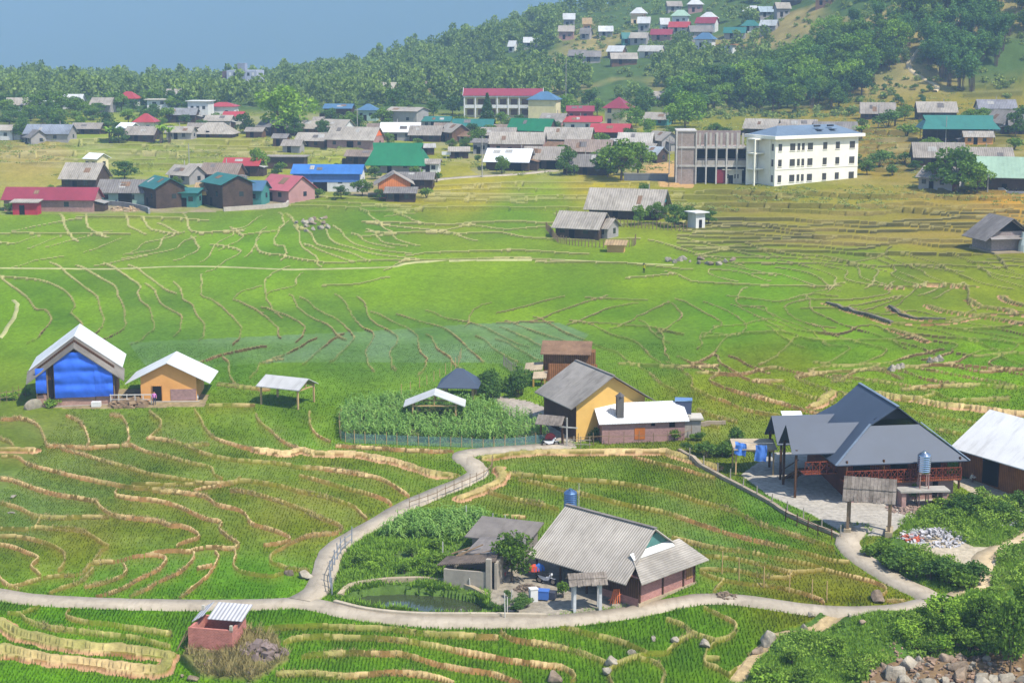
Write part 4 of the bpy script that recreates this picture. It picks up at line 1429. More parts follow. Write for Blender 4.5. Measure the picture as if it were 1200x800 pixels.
# --- the big dark blue roofed house
def blue_house():
    r = empty('stilt_house', (34.75, 150.3, 5.4), R(-82)); tag(r, "large timber house under a dark slate blue metal roof", "house")
    L, W = 12.2, 11.0
    m = MB(); m.box(-L / 2, L / 2 - .6, -W / 2 + .8, W / 2 - .6, -1, 3.9); m.build('wall', wood((122, 66, 44)), r)
    m = MB(); m.box(L / 2 - .6, L / 2 + .25, -W / 2 + .6, W / 2 - .3, -1.2, 1.85); m.build('lower_wall', brick((198, 156, 144)), r)
    m = MB(); m.box(L / 2 - .6, L / 2 + 1.0, -W / 2 + .1, W / 2 + .1, 1.86, 2.02); m.build('balcony_floor', wood((150, 84, 52)), r)
    roof_mesh('hipgable', L, W, 4.35, 8.5, .9, .5, .1, .62, (1, 1), 1.9).build('roof', DBLUE, r)
    yk = .38 * (W / 2 + .9)
    MB().prism([(L / 2 - 2.0, -yk * .8, 7.1), (L / 2 - 2.0, yk * .8, 7.1), (L / 2 - 2.0, 0, 8.25)], (.06, 0, 0)).build('gable_panel', surf((42, 46, 56), .6), r)
    MB().bar((-L / 2 + 1, 0, 8.54), (L / 2 - .9, 0, 8.54), .3, .06).build('ridge_cap', surf((120, 134, 152), .4, spec=.4), r)
    ye = W / 2 + .9
    for s in (-1, 1):
        MB().bar((L / 2 + .93, s * ye, 3.68), (L / 2 - 1.4, s * yk, 6.84), .22, .05).build('hip_cap', surf((132, 146, 162), .4, spec=.4), r)
    red = wood((136, 68, 46))
    rl = MB(); x = L / 2 + .95
    rl.bar((x, -W / 2 + .1, 3.05), (x, W / 2 + .1, 3.05), .09); rl.bar((x, -W / 2 + .1, 2.2), (x, W / 2 + .1, 2.2), .08)
    n = 18
    for i in range(n + 1):
        y = -W / 2 + .1 + W * i / n
        rl.bar((x, y, 2.0), (x, y, 3.05), .07)
        if i < n:
            y2 = y + W / n
            rl.bar((x, y, 2.2), (x, y2, 3.05), .05); rl.bar((x, y, 3.05), (x, y2, 2.2), .05)
    rl.build('balcony_rail', red, r)
    for y in (-W / 2 + .2, -1.8, 1.8, W / 2):
        m = MB(); m.bar((L / 2 + .75, y, 1.0), (L / 2 + .75, y, 4.0), .16); m.build('post', WDD, r)
    for y in (-3.4, 0.2, 3.4):
        m = MB(); m.box(L / 2 - .64, L / 2 - .52, y - .8, y + .8, 2.1, 3.6); m.build('window', DARK(), r)
    m = MB(); m.box(L / 2 + .2, L / 2 + .29, 3.2, 3.7, .1, 1.8); m.build('door', DARK(), r)
    # two gabled porches on the left side
    for (px, py, Y, dl, half, drop, yb) in ((921, 497, 146.6, 63, 2.2, 2.3, 0), (904, 487, 151.8, 62, 2.2, 2.3, 0)):
        a = at_y(px, py, Y); b_ = Vector((a.x + 7.0, a.y + .9, a.z))
        A = to_local(r, a); B = to_local(r, b_)
        d = (B - A).normalized(); n_ = Vector((-d.y, d.x, 0))
        m = MB()
        for s in (-1, 1):
            lo = n_ * s * half + Vector((0, 0, -drop))
            p = [A, A + lo, B + lo, B]
            p = p if s > 0 else p[::-1]
            m.slab(p, .1)
        m.build('porch_roof', DBLUE, r)
        m = MB(); m.prism([A + d * .9 + n_ * half * .8 + Vector((0, 0, -drop * .9)), A + d * .9 - n_ * half * .8 + Vector((0, 0, -drop * .9)), A + d * .9 + Vector((0, 0, -.25))], d * .08); m.build('gable_panel', WDD, r)
        for s in (-1, 1):
            f = A + n_ * s * half * .85 + d * .5
            m = MB(); m.bar((f.x, f.y, -.8), (f.x, f.y, A.z - drop * .86), .2); m.build('post', WDD, r)
    # side balcony and stair
    a = to_local(r, at_y(941, 552, 145.2)); 
    m = MB(); m.box(a.x - .8, a.x + .9, a.y - .2, a.y + 3.0, a.z - .1, a.z); m.build('landing', red, r)
    m = MB()
    for i in range(5):
        y = a.y - .1 + i * .7
        m.bar((a.x + .85, y, a.z), (a.x + .85, y, a.z + 1.1), .06)
        if i < 4: m.bar((a.x + .85, y, a.z + .1), (a.x + .85, y + .7, a.z + 1.0), .045); m.bar((a.x + .85, y, a.z + 1.0), (a.x + .85, y + .7, a.z + .1), .045)
    m.bar((a.x + .85, a.y - .1, a.z + 1.08), (a.x + .85, a.y + 2.8, a.z + 1.08), .08)
    m.build('landing_rail', red, r)
    m = MB()
    for i in range(9):
        t = i / 9
        m.box(a.x - .9 - t * 4.6 - .3, a.x - .9 - t * 4.6, a.y - .2, a.y + 1.0, a.z * (1 - t) - .1, a.z * (1 - t))
    m.bar((a.x - .9, a.y - .2, a.z - .15), (a.x - 5.6, a.y - .2, .05), .12, .25)
    m.bar((a.x - .9, a.y - .2, a.z + .85), (a.x - 5.6, a.y - .2, 1.0), .08)
    m.build('stair', WDD, r)
    return r
blue_house()
bt = G(1079, 590)
water_tank((bt.x, 142.6, float(gz(bt.x, 142.6))), .62, 1.9, 3.15, "tall silver water tank on a post before the blue house balcony", STEEL, concrete((176, 140, 130)))
tm = empty('planter_terrace', (bt.x - .2, 142.3, float(gz(bt.x, 142.3))), R(5)); tag(tm, "concrete ledge with climbing plants below the silver tank", "terrace")
m = MB(); m.box(-2.2, 2.4, -.8, .8, 1.55, 1.72); m.build('slab', concrete((186, 180, 168)), tm)
for x in (-1.8, 2.0):
    m = MB(); m.box(x - .2, x + .2, -.6, .6, -1, 1.54); m.build('pier', brick((190, 150, 138)), tm)
# white metal barn at the right edge
house('barn', (50.3, 147.5, 5.7), -60, 14, 8.4, 3.3, 5.9, 'gable', surf((228, 226, 222), .6, .1, .5, spec=.2, stain=.3, k=.75), wood((168, 108, 62)), "long barn with pale metal roof and tan timber walls at the right edge",
      cat='barn', oe=.9, og=.5, doors=(('f', -3.0, 2.0, 2.4), ('f', 2.5, 1.6, 2.2)))

# --- house wrapped in blue tarpaulin
def tarp_house():
    r = empty('tarp_house', (-48.9, 179.1, 7.05), R(-80)); tag(r, "tall gabled house with its front hung with blue tarpaulin", "house")
    L, W = 7.4, 8.4; hr = 7.6; he = 4.5
    mb = wall_mesh('gable', L, W, he, hr, .12); mb.build('wall', WDD, r)
    m = MB(); m.box(L / 2 - .1, L / 2 + .12, -2.3, 3.95, -1.2, 1.0); m.box(L / 2 - .1, L / 2 + .12, -4.15, -3.2, -1.2, 1.3); m.build('plinth', brick((190, 150, 132)), r)
    m = MB(); m.box(L / 2 + .1, L / 2 + .3, -2.4, 4.3, -1.2, .05); m.build('footing', concrete(), r)
    tp = surf((52, 106, 222), .42, .2, .9, spec=.35, k=.82, stain=.12)
    def sheet(x, y0, y1, z0, ztop, seed, name):
        rn = VNoise(seed); nu, nv = 26, 26
        V = []; F = []
        for i in range(nu + 1):
            y = y0 + (y1 - y0) * i / nu
            zt = ztop(y)
            for j in range(nv + 1):
                z = z0 + (zt - z0) * j / nv
                sag = .16 * math.sin(math.pi * ((z - z0) / 1.45 % 1.0)) + .12 * float(rn(y * 1.1, z * 1.6)) + .04 * float(rn(y * 4, z * 2))
                V.append((x + sag, y, z))
        for i in range(nu):
            for j in range(nv):
                a = i * (nv + 1) + j
                F.append((a, a + nv + 1, a + nv + 2, a + 1))
        me = np_mesh(name, V, F, True)
        link(name, me, r, tp)
    top = lambda y: min(6.1, hr - .9 - abs(y) * .74)
    sheet(L / 2 + .32, -2.25, 2.05, .98, top, 21, 'tarpaulin')
    sheet(L / 2 + .34, 2.05, 4.0, 1.0, lambda y: hr - 1.0 - abs(y) * .74, 22, 'tarpaulin')
    sheet(L / 2 + .34, -4.25, -3.1, 1.6, lambda y: 4.4, 23, 'tarpaulin')
    for y in (-4.2, -3.05, -2.3, 2.05, 4.1):
        m = MB(); m.bar((L / 2 + .16, y, -.8), (L / 2 + .16, y, hr - 1.0 - abs(y) * .74), .13); m.build('post', POST, r)
    m = MB(); m.box(L / 2 + .02, L / 2 + .1, -3.05, -2.35, .0, 3.0); m.build('door', DARK(), r)
    sl = (hr - he) / (W / 2); ye = 5.25
    f = MB(); b = MB()
    for s in (-1, 1):
        p = [(L / 2 - .9, 0, hr + .1), (L / 2 + .75, 0, hr - .95), (L / 2 + .75, s * ye, hr - sl * ye - .95), (L / 2 - .9, s * ye, hr - sl * ye + .1)]
        f.slab(p if s < 0 else p[::-1], .12)
        p = [(-L / 2 - .8, 0, hr + .16), (L / 2 - .7, 0, hr + .16), (L / 2 - .7, s * ye * .96, hr + .16 - sl * ye * .96), (-L / 2 - .8, s * ye * .96, hr + .16 - sl * ye * .96)]
        b.slab(p if s < 0 else p[::-1], .1)
    f.build('front_roof', fibro((138, 131, 122)), r)
    b.build('rear_roof', WHITEMETAL, r)
    return r
tarp_house()
house('plywood_hut', (-38.5, 179.9, 7.15), -88, 5.4, 6.2, 2.95, 4.5, 'gable', WHITEMETAL, surf((226, 164, 96), .75, .12, .8, spec=.15, stain=.1, k=.8), "low plywood hut with white roof right of the tarpaulin house",
      cat='hut', oe=1.6, og=.6, doors=(('r', -1.3, 1.0, 1.7),), frame=wood((206, 150, 90)))
hut = bpy.data.objects['plywood_hut']
m = MB(); m.box(2.71, 2.76, .2, 3.05, .1, 1.35); m.build('lower_panel', brick((186, 148, 140)), hut)
m = MB(); m.box(2.6, 3.1, -3.4, 3.4, -1.2, .02); m.build('footing', concrete(), hut)

def shelter(name, loc, rot, L, W, he, hr, kind, rmat, pmat, label, oe=.4, og=.4, beams=True, pw=.17, ridge_in=None):
    r = empty(name, loc, R(rot)); tag(r, label, "shelter")
    roof_mesh(kind, L, W, he, hr, oe, og, .09, ridge_in=ridge_in).build('roof', rmat, r)
    for sx in (-1, 1):
        for sy in (-1, 1):
            m = MB(); m.bar((sx * L / 2, sy * W / 2, -.9), (sx * L / 2, sy * W / 2, he - .12), pw); m.build('post', pmat, r)
    m = MB()
    for sy in (-1, 1): m.bar((-L / 2, sy * W / 2, he - .26), (L / 2, sy * W / 2, he - .26), .13)
    for sx in (-1, 1):
        m.bar((sx * L / 2, -W / 2, he - .4), (sx * L / 2, W / 2, he - .4), .13)
        if kind == 'gable': m.bar((sx * L / 2, 0, he - .35), (sx * L / 2, 0, hr - .12), .11)
    m.build('beam', pmat, r)
    return r
YPOST = surf((206, 172, 120), .8, .2, 2.0)
shelter('open_shelter', (-25.0, 176.3, 7.05), -25, 4.8, 3.3, 2.35, 3.1, 'gable', surf((206, 204, 200), .6, .14, .9, 'corr', .3, .1, stain=.35), YPOST, "open field shelter with pale rusty roof on four posts")
ch_ = G(508, 498)
shelter('corn_shelter', (-8.3, 170.3, float(gz(-8.3, 170))), -90, 2.6, 4.6, 2.15, 3.05, 'gable', surf((216, 216, 212), .6, .12, .9, 'corr', .3, .08, stain=.25), YPOST, "white roofed gabled shelter standing inside the corn plot", oe=1.0, og=.35)
shelter('garden_pavilion', (-5.9, 178.6, float(gz(-5.9, 178.6))), -4, 3.3, 3.3, 2.15, 3.4, 'hip', DBLUE, YPOST, "dark blue hipped pavilion behind the corn plot", oe=.7, pw=.28, ridge_in=1.3)
shelter('bamboo_pergola', (float(G(872, 530).x), 152.5, float(gz(G(872, 530).x, 152.5))), 0, 3.6, 2.4, 2.6, 2.9, 'shed', surf((206, 186, 156), .9, .25, 2.0, 'plank', .12, .3), YPOST, "bamboo pergola with flat pale roof beside the washing line", oe=.3, og=.3, pw=.13)

# --- small brick outbuilding in front
def brick_hut():
    r = empty('brick_sty', (-21.6, 112.9, float(gz(-21.6, 114.2)) + .25), R(-12)); tag(r, "small roofless brick sty with loose corrugated sheets on top", "outbuilding")
    m = MB(); x, y, t = 1.7, 1.4, .2
    m.box(-x, x, -y, -y + t, -.2, 1.35); m.box(-x, x, y - t, y, -.2, 1.35); m.box(-x, -x + t, -y + t + .002, y - t - .002, -.2, 1.3); m.box(x - t, x, -y + t + .002, y - t - .002, -.2, 1.4)
    m.build('wall', brick((206, 132, 116)), r)
    m = MB(); m.box(-x - .12, x + .12, -y - .12, y + .12, -1.6, -.2); m.build('footing', concrete((196, 170, 130)), r)
    for x_, y_ in ((x - .1, y - .1), (x - .1, -y + .1), (-x + .1, y - .1), (-.3, y - .1)):
        m = MB(); m.bar((x_, y_, 1.2), (x_, y_, 2.1 if y_ > 0 else 1.7), .2); m.build('post', concrete((206, 198, 180)), r)
    wv = surf((206, 204, 206), .6, .14, 1.0, 'corr', .3, .4, stain=.2)
    m = MB(); m.slab([(-.6, -.4, 1.75), (x + .4, -.4, 1.75), (x + .4, y + .4, 2.25), (-.6, y + .4, 2.25)], .05); m.build('roof_sheet', wv, r)
    m = MB(); m.slab([(-x - .2, -.2, 1.36), (-x + .7, -.2, 1.9), (-x + .7, y + .6, 2.2), (-x - .2, y + .6, 1.66)], .05); m.build('roof_sheet', wv, r)
    m = MB(); m.bar((-x - .2, -y + .3, 1.0), (-x - 1.1, -y - .2, -.9), .08); m.bar((-x - .2, 0, 1.2), (-x - 1.2, -.1, -.8), .08); m.build('prop', POST, r)
    return r
brick_hut()

# --- sheds left of the farmhouse
def sty():
    o = G(548, 690)
    r = empty('pig_shed', (o.x + .6, o.y + 1.2, o.z), R(-14)); tag(r, "low ruined concrete pig shed with sagging bark roof", "shed")
    m = MB(); m.box(-2.3, 1.2, -1.2, -1.0, -1, 1.5); m.box(-2.3, -2.1, -.998, 2.5, -1, 1.5); m.box(1.8, 2.0, -.9, 2.5, -1, 2.2); m.box(1.2, 1.6, -1.3, -.9, -1, 2.6); m.box(-2.098, 1.798, 2.3, 2.5, -1, 1.9)
    m.build('wall', concrete((182, 172, 156)), r)
    m = MB(); m.slab([(-2.9, -1.0, 1.75), (1.9, -.8, 2.35), (1.7, .6, 2.5), (-2.6, .9, 1.9)], .1); m.build('bark_roof', surf((118, 104, 92), .9, .4, 2.0, 'plank', .2, .4), r)
    m = MB(); m.slab([(-1.2, 1.0, 2.2), (3.2, 1.0, 2.6), (3.4, 4.6, 2.7), (-.8, 4.6, 2.5)], .1); m.build('rear_roof', surf((138, 130, 124), .9, .3, 1.2, stain=.5), r)
    rn = random.Random(4)
    m = MB()
    for i in range(9):
        a = rn.uniform(-2.5, 1.5); m.bar((a, rn.uniform(.6, 1.4), 2.0 + .1 * rn.random()), (a + rn.uniform(.8, 2), rn.uniform(1.0, 2.2), 2.4 + .4 * rn.random()), .09)
    m.build('pole_stack', POST, r)
    return r
sty()
house('lean_shed', (float(G(592, 645).x), 130.5, float(gz(G(592, 645).x, 130.5))), -20, 4.6, 3.4, 2.0, 2.5, 'shed', surf((132, 124, 116), .9, .25, .9, stain=.4), concrete((168, 160, 150)), "flat grey shed between the round tree and the farmhouse roof", cat='shed', oe=.5, og=.5, doors=(('f', 1.2, 1.4, 1.9),))
# ================================================================== the village rows, hamlets and hillside houses
FF = fibro_far(); FF2 = fibro_far((184, 174, 160)); FF3 = fibro_far((146, 140, 134)); FFB = fibro_far((160, 142, 128))
MRED = metal((158, 62, 78)); MRED2 = metal((186, 70, 74)); MGREEN = metal((34, 128, 84)); MTEAL = metal((52, 122, 112)); MBLUE = metal((70, 128, 200)); MBLUE2 = metal((88, 126, 158)); MPINK = metal((206, 110, 116)); MPALEG = metal((168, 196, 170))
WHT = surf((238, 240, 242), .55, .06, .5, spec=.25, stain=.08, k=.8); TANR = fibro_far((186, 158, 116))
PW = plaster((226, 216, 196)); PWH = plaster((238, 236, 230)); PCRM = plaster((240, 226, 176)); PGRY = plaster((176, 170, 164)); PYEL = surf((236, 184, 84), .85, .12, .8, k=.8)
PGRN = plaster((168, 196, 178)); PBL = plaster((96, 140, 210)); PORG = surf((218, 130, 76), .85, .2, 1.0, 'plank', .4, .15, k=.8); PPK = brick((190, 146, 136)); TEALW = plaster((84, 150, 140))
WDF = wood((128, 96, 72)); WDF2 = wood((92, 74, 62)); CONC = concrete()

RX = random.Random(99)
RUST = [fibro_far((150, 120, 96)), fibro_far((190, 186, 178)), fibro_far((128, 122, 118))]
def T(px, py, rot, L, W, he, hr, roof, rm, wm, label, name='house', cat='house', group=None, wins='auto', doors='auto', **kw):
    loc = back(px, py, rot, L, W)
    a = ((rot + 180) % 360) - 180
    f = 'f' if abs(a) < 90 else 'b'
    e = 'r' if a < 0 else 'l'
    if doors == 'auto': doors = ((f, -L * .12, 1.1, 2.0),)
    if wins == 'auto': wins = ((f, L * .2, he * .55, 1.0, 1.0), (f, -L * .34, he * .55, 1.0, 1.0), (e, W * .12, he * .55, 1.0, 1.0))
    h = house(name, loc, rot, L, W, he, hr, roof, rm, wm, label, cat, group, doors=doors, wins=wins, **kw)
    if name == 'house' and roof == 'gable' and L > 6:
        # the sheet patches, lean-tos and pipes these houses collect
        sl = (hr - he) / (W / 2); oe_ = kw.get('oe', .6)
        for q in range(RX.choice((1, 1, 2))):
            x0 = RX.uniform(-L * .42, L * .2); y0 = RX.uniform(.1, .45) * W / 2; y1 = y0 + RX.uniform(.3, .5) * W / 2; w = RX.uniform(.9, 2.2)
            m = MB(); m.slab([(x0, -y1, hr - sl * y1 + .05), (x0 + w, -y1, hr - sl * y1 + .05), (x0 + w, -y0, hr - sl * y0 + .05), (x0, -y0, hr - sl * y0 + .05)], .03); m.build('roof_patch', RX.choice(RUST), h)
        if RX.random() < .55:
            s = 1 if (a < 0) == (RX.random() < .5) else -1
            d = RX.uniform(1.4, 2.6); zt = he * RX.uniform(.7, .9); xx = s * L / 2; y0, y1 = -W * RX.uniform(.2, .45), W * RX.uniform(.0, .4)
            m = MB(); p_ = [(xx + s * .02, y0, zt), (xx + s * d, y0, zt - d * .25), (xx + s * d, y1, zt - d * .25), (xx + s * .02, y1, zt)]; m.slab(p_ if s > 0 else p_[::-1], .07); m.build('lean_to_roof', RX.choice(RUST), h)
            m = MB(); m.box(min(xx + s * .03, xx + s * (d - .3)), max(xx + s * .03, xx + s * (d - .3)), y0 + .2, y1 - .2, -1, zt - d * .25 - .1); m.build('lean_to_wall', wm if RX.random() < .4 else WDF2, h)
        if RX.random() < .3:
            m = MB(); xx = RX.uniform(-L * .3, L * .3); m.tube([(xx, W * .2, hr - sl * W * .2 - .3), (xx, W * .2, hr + .9)], .12, 6); m.build('stovepipe', concrete(), h)
    return h

# --- left row beside the fields
T(63, 248.5, -3, 19, 6.0, 2.9, 4.9, 'gable', MRED, PPK, "long low shed with maroon metal roof at the left field edge", cat='shed', doors=())
T(32, 252, -3, 5.2, 2.4, 2.7, 3.0, 'shed', FF2, surf((196, 58, 74), .7, .15, 1.0), "little crimson fronted shed before the long maroon roof", cat='shed', wins=())
T(101, 223, -12, 8.6, 7.0, 3.2, 6.0, 'gable', FF2, WDF2, "grey roofed timber house just behind the long maroon shed", oe=.9)
T(114, 200, -30, 4.0, 4.0, 3.4, 4.4, 'gable', WHT, PCRM, "small cream house with bright white roof above the row")
T(149, 240, -4, 10.6, 6.2, 3.0, 5.2, 'gable', FF3, PGRN, "pale green walled house with dark grey roof in the row", doors=(('f', .6, 3.0, 2.4),))
T(192, 245, -58, 8.8, 6.4, 4.6, 6.4, 'gable', MTEAL, WDF2, "dark plank house with teal roof left of the yellow hut")
T(222, 243, -8, 4.6, 3.4, 3.2, 3.8, 'shed', MTEAL, TEALW, "turquoise lean to beside the dark plank house", cat='lean-to')
T(246, 240, -6, 5.0, 3.6, 3.4, 4.6, 'gable', TANR, PYEL, "bright yellow hut with tan roof in the row", cat='hut')
T(268, 245, -55, 9.4, 7.0, 5.4, 7.0, 'gable', MTEAL, WDF2, "tall dark house with green roof right of the yellow hut")
T(296, 241, -12, 6.0, 5.0, 3.6, 5.2, 'gable', MBLUE2, TEALW, "teal gabled house with muted blue roof in the row")
T(219, 217, -35, 7.0, 5.0, 2.6, 4.4, 'gable', FF2, PGRY, "pale grey gable behind the dark plank house")
T(262, 215, -14, 9.0, 5.0, 2.6, 4.6, 'gable', FFB, WDF, "brown grey roofed house behind the green roofs of the row")
T(286, 207, -8, 8.6, 5.0, 3.0, 4.4, 'gable', MRED2, WDF2, "dark fronted house with faded red roof above the row", doors=(('f', -2, 1.6, 2.2), ('f', 1.5, 1.6, 2.2)))
T(240, 207, -4, 8.0, 3.6, 2.4, 2.8, 'shed', FF2, WDF, "flat pale roofed shed left of the faded red roof", cat='shed', oe=.9, wins=())
T(337, 238, -38, 9.0, 8.0, 3.0, 5.6, 'gable', MPINK, surf((186, 140, 134), .9, .15, .8, k=.75), "pinkish house with magenta gable at the end of the row", gable=None)
T(386, 225, -3, 15.5, 7.0, 4.4, 6.0, 'gable', MBLUE, PWH, "long house with bright blue metal roof and blue and white walls", doors=(('f', -1.5, 3.2, 2.4),))
bh = bpy.data.objects[[o.name for o in bpy.data.objects if o.get('label', '').startswith('long house with bright blue')][0]]
m = MB(); m.box(-7.6, 7.6, -3.58, -3.5, 2.2, 4.0); m.build('upper_band', PBL, bh); m = MB(); m.box(-7.83, -7.75, -3.4, 3.4, .3, 4.1); m.build('side_cladding', plaster((70, 100, 176)), bh)
T(467, 203, -6, 12.5, 9.0, 3.2, 7.2, 'hipgable', MGREEN, PGRY, "broad house under a bright green hipped roof behind the blue house", oe=1.4, k=.7)
T(505, 203, -5, 4.4, 4.0, 2.6, 3.4, 'gable', FF2, PWH, "little white walled outhouse right of the green hipped roof", cat='outhouse')
T(462, 233, -84, 8.0, 7.0, 3.6, 5.6, 'gable', FF, PORG, "orange gabled house facing the fields beside the blue house", oe=1.0)
T(470, 236, -2, 6.4, 3.0, 2.2, 3.0, 'shed', FF3, WDF2, "dark lean to in front of the orange gable", cat='lean-to')
T(488, 222, -4, 8.0, 4.6, 2.6, 3.8, 'gable', FF3, WDF2, "dark grey shed between the orange gable and the road", cat='shed')
T(337, 198, -3, 9.5, 5.0, 3.0, 3.6, 'flat', FF, WDF2, "flat grey roofed shed behind the long blue house", cat='shed', wins=())
T(424, 195, -10, 7.0, 5.0, 2.4, 3.6, 'gable', FFB, WDF2, "brownish roofed shed just left of the green hipped roof", cat='shed')
# --- village middle
T(368, 174, -14, 8.5, 6.0, 2.4, 4.2, 'gable', FF2, WDF, "light grey roofed house left of the small orange gable")
T(417, 177, -18, 14.0, 8.0, 3.0, 6.0, 'gable', FF2, PPK, "wide grey roofed house with small orange gable panel", doors=(('f', 0, 2.0, 2.2),))
m = MB(); og_ = bpy.data.objects[[o.name for o in bpy.data.objects if o.get('label', '').startswith('wide grey roofed house with small')][0]]
m.prism([(7.03, -2.6, 3.6), (7.03, 2.6, 3.6), (7.03, 0, 5.5)], (.05, 0, 0)); m.build('gable_panel', surf((226, 112, 62), .8, .12, 1, k=.85), og_)
T(357, 160, -12, 9.0, 6.0, 2.6, 4.6, 'gable', FF2, WDF, "grey roofed house under the big round tree")
T(396, 160, -25, 8.0, 6.0, 3.0, 4.8, 'gable', FF2, PWH, "pale roofed house right of the big round tree")
T(470, 166, -4, 11.0, 6.0, 3.0, 5.2, 'gable', WHT, PGRY, "house with brilliant white roof in the middle of the village")
T(500, 167, -8, 9.0, 6.0, 2.4, 4.6, 'gable', FF, WDF2, "dark walled grey house right of the brilliant white roof")
T(533, 168, -60, 8.0, 6.0, 3.4, 5.4, 'gable', FF2, WDF, "grey gabled house at the left of the green roofs")
T(478, 151, -22, 10.5, 9.0, 5.6, 6.6, 'gable', FF2, PGRY, "tall blank grey block house near the lone conifer")
T(398, 142, -6, 9.0, 6.0, 4.4, 5.6, 'gable', MBLUE2, WDF2, "dark house with slate blue roof right of the big round tree")
T(432, 142, -6, 6.0, 5.0, 4.0, 5.6, 'hip', MBLUE2, PGRN, "small pale green house with muted blue hipped roof")
T(512, 150, -4, 9.0, 5.0, 2.4, 3.6, 'gable', MTEAL, PGRY, "low house with dull teal roof below the conifer")
T(555, 158, -6, 12.0, 6.0, 2.8, 4.6, 'gable', MTEAL, WDF2, "long house with dark green roof before the red roofed school")
T(624, 164, -24, 13.0, 7.0, 3.0, 6.0, 'gable', MGREEN, WDF2, "house with vivid green roof in front of the pale yellow block")
T(650, 154, -30, 8.0, 6.0, 3.2, 5.4, 'gable', FF, PPK, "grey gabled house right of the vivid green roof")
T(584, 168, -6, 10.0, 6.0, 2.6, 4.4, 'gable', FF, WDF, "grey house behind the open fronted white roof shop")
T(607, 182, -8, 14.5, 7.5, 3.4, 6.0, 'gable', FF2, PPK, "large grey roofed house just behind the open fronted shop")
T(565, 181, -15, 4.0, 4.0, 3.4, 4.2, 'gable', FF3, PGRY, "narrow grey annex left of the large grey roofed house", cat='annex')
T(598, 201, -14, 11.0, 6.5, 3.2, 5.4, 'gable', WHT, WDF2, "open fronted shop with white sheet roof beside the road", cat='shop', oe=1.3, doors=(('f', -1.5, 2.6, 2.6), ('f', 2.2, 3.0, 2.6)), wins=())
T(638, 199, -10, 9.5, 6.5, 3.2, 5.6, 'gable', FF, WDF2, "dark fronted shop with grey roof beside the white sheet roof", cat='shop', oe=1.0, doors=(('f', -1.5, 2.4, 2.4), ('f', 2.2, 2.4, 2.4)), wins=())
T(667, 176, -12, 13.0, 9.0, 3.2, 6.0, 'gable', FF2, WDF, "broad grey roof among the trees at the village centre")
T(690, 190, -10, 12.0, 8.0, 3.0, 5.6, 'gable', FFB, WDF, "broad brownish roof below the village centre trees")
T(716, 168, -14, 11.0, 7.0, 3.4, 5.4, 'gable', MRED2, WDF2, "house with brick red metal roof below the yellow tower")
T(678, 154, -6, 14.0, 5.0, 3.2, 4.6, 'gable', MRED2, PWH, "long white walled house with dull red roof below the school")
T(680, 142, -4, 8.5, 5.0, 3.6, 5.0, 'gable', MRED, surf((176, 74, 84), .8, .15, 1), "crimson walled house with maroon roof right of the yellow block")
T(676, 165, -4, 9.0, 5.0, 2.4, 3.6, 'gable', fibro_far((198, 196, 192)), PGRY, "whitish roofed shed under the long dull red roof", cat='shed')
T(712, 163, -20, 8.0, 5.0, 2.6, 3.8, 'gable', FF, PGRY, "grey roofed shed between the red roofs", cat='shed')
T(692, 206, -8, 9.5, 6.0, 2.6, 5.0, 'gable', FF3, WDF2, "dark grey roofed house among the trees beside the road end")
T(745, 180, -12, 9.0, 6.5, 3.0, 5.4, 'gable', fibro_far((200, 192, 180)), PGRY, "pale roofed house left of the unfinished school wing")
T(776, 178, -60, 8.0, 6.0, 3.2, 5.2, 'gable', FF2, PGRY, "pale gabled house nearest the unfinished school wing")
T(764, 192, -40, 6.5, 5.0, 2.6, 4.2, 'gable', fibro_far((178, 186, 190)), WDF2, "bluish roofed shed below the pale gables", cat='shed')
T(771, 148, -25, 7.5, 5.5, 2.4, 4.2, 'gable', FF2, TEALW, "grey roofed teal house on the green before the wood")
for (x, y, L) in [(232, 158, 5), (300, 163, 5), (330, 172, 4), (344, 180, 5), (442, 160, 5), (520, 158, 5), (546, 168, 4), (538, 186, 5), (628, 170, 5), (655, 182, 6), (702, 186, 6), (726, 176, 5), (738, 196, 5), (758, 184, 5), (660, 166, 5), (590, 160, 5), (410, 168, 4), (500, 182, 4), (378, 148, 5), (456, 146, 5)]:
    T(x, y, RX.uniform(-40, 10), L, L * .75, RX.uniform(2, 2.6), RX.uniform(3, 3.8), 'gable', RX.choice([FF, FF2, FF3, FFB, RUST[0], RUST[1]]), RX.choice([WDF, WDF2, PGRY]), "small weathered shed squeezed between the houses of the village centre", 'shed', 'shed', "sheds between the village houses", wins=())
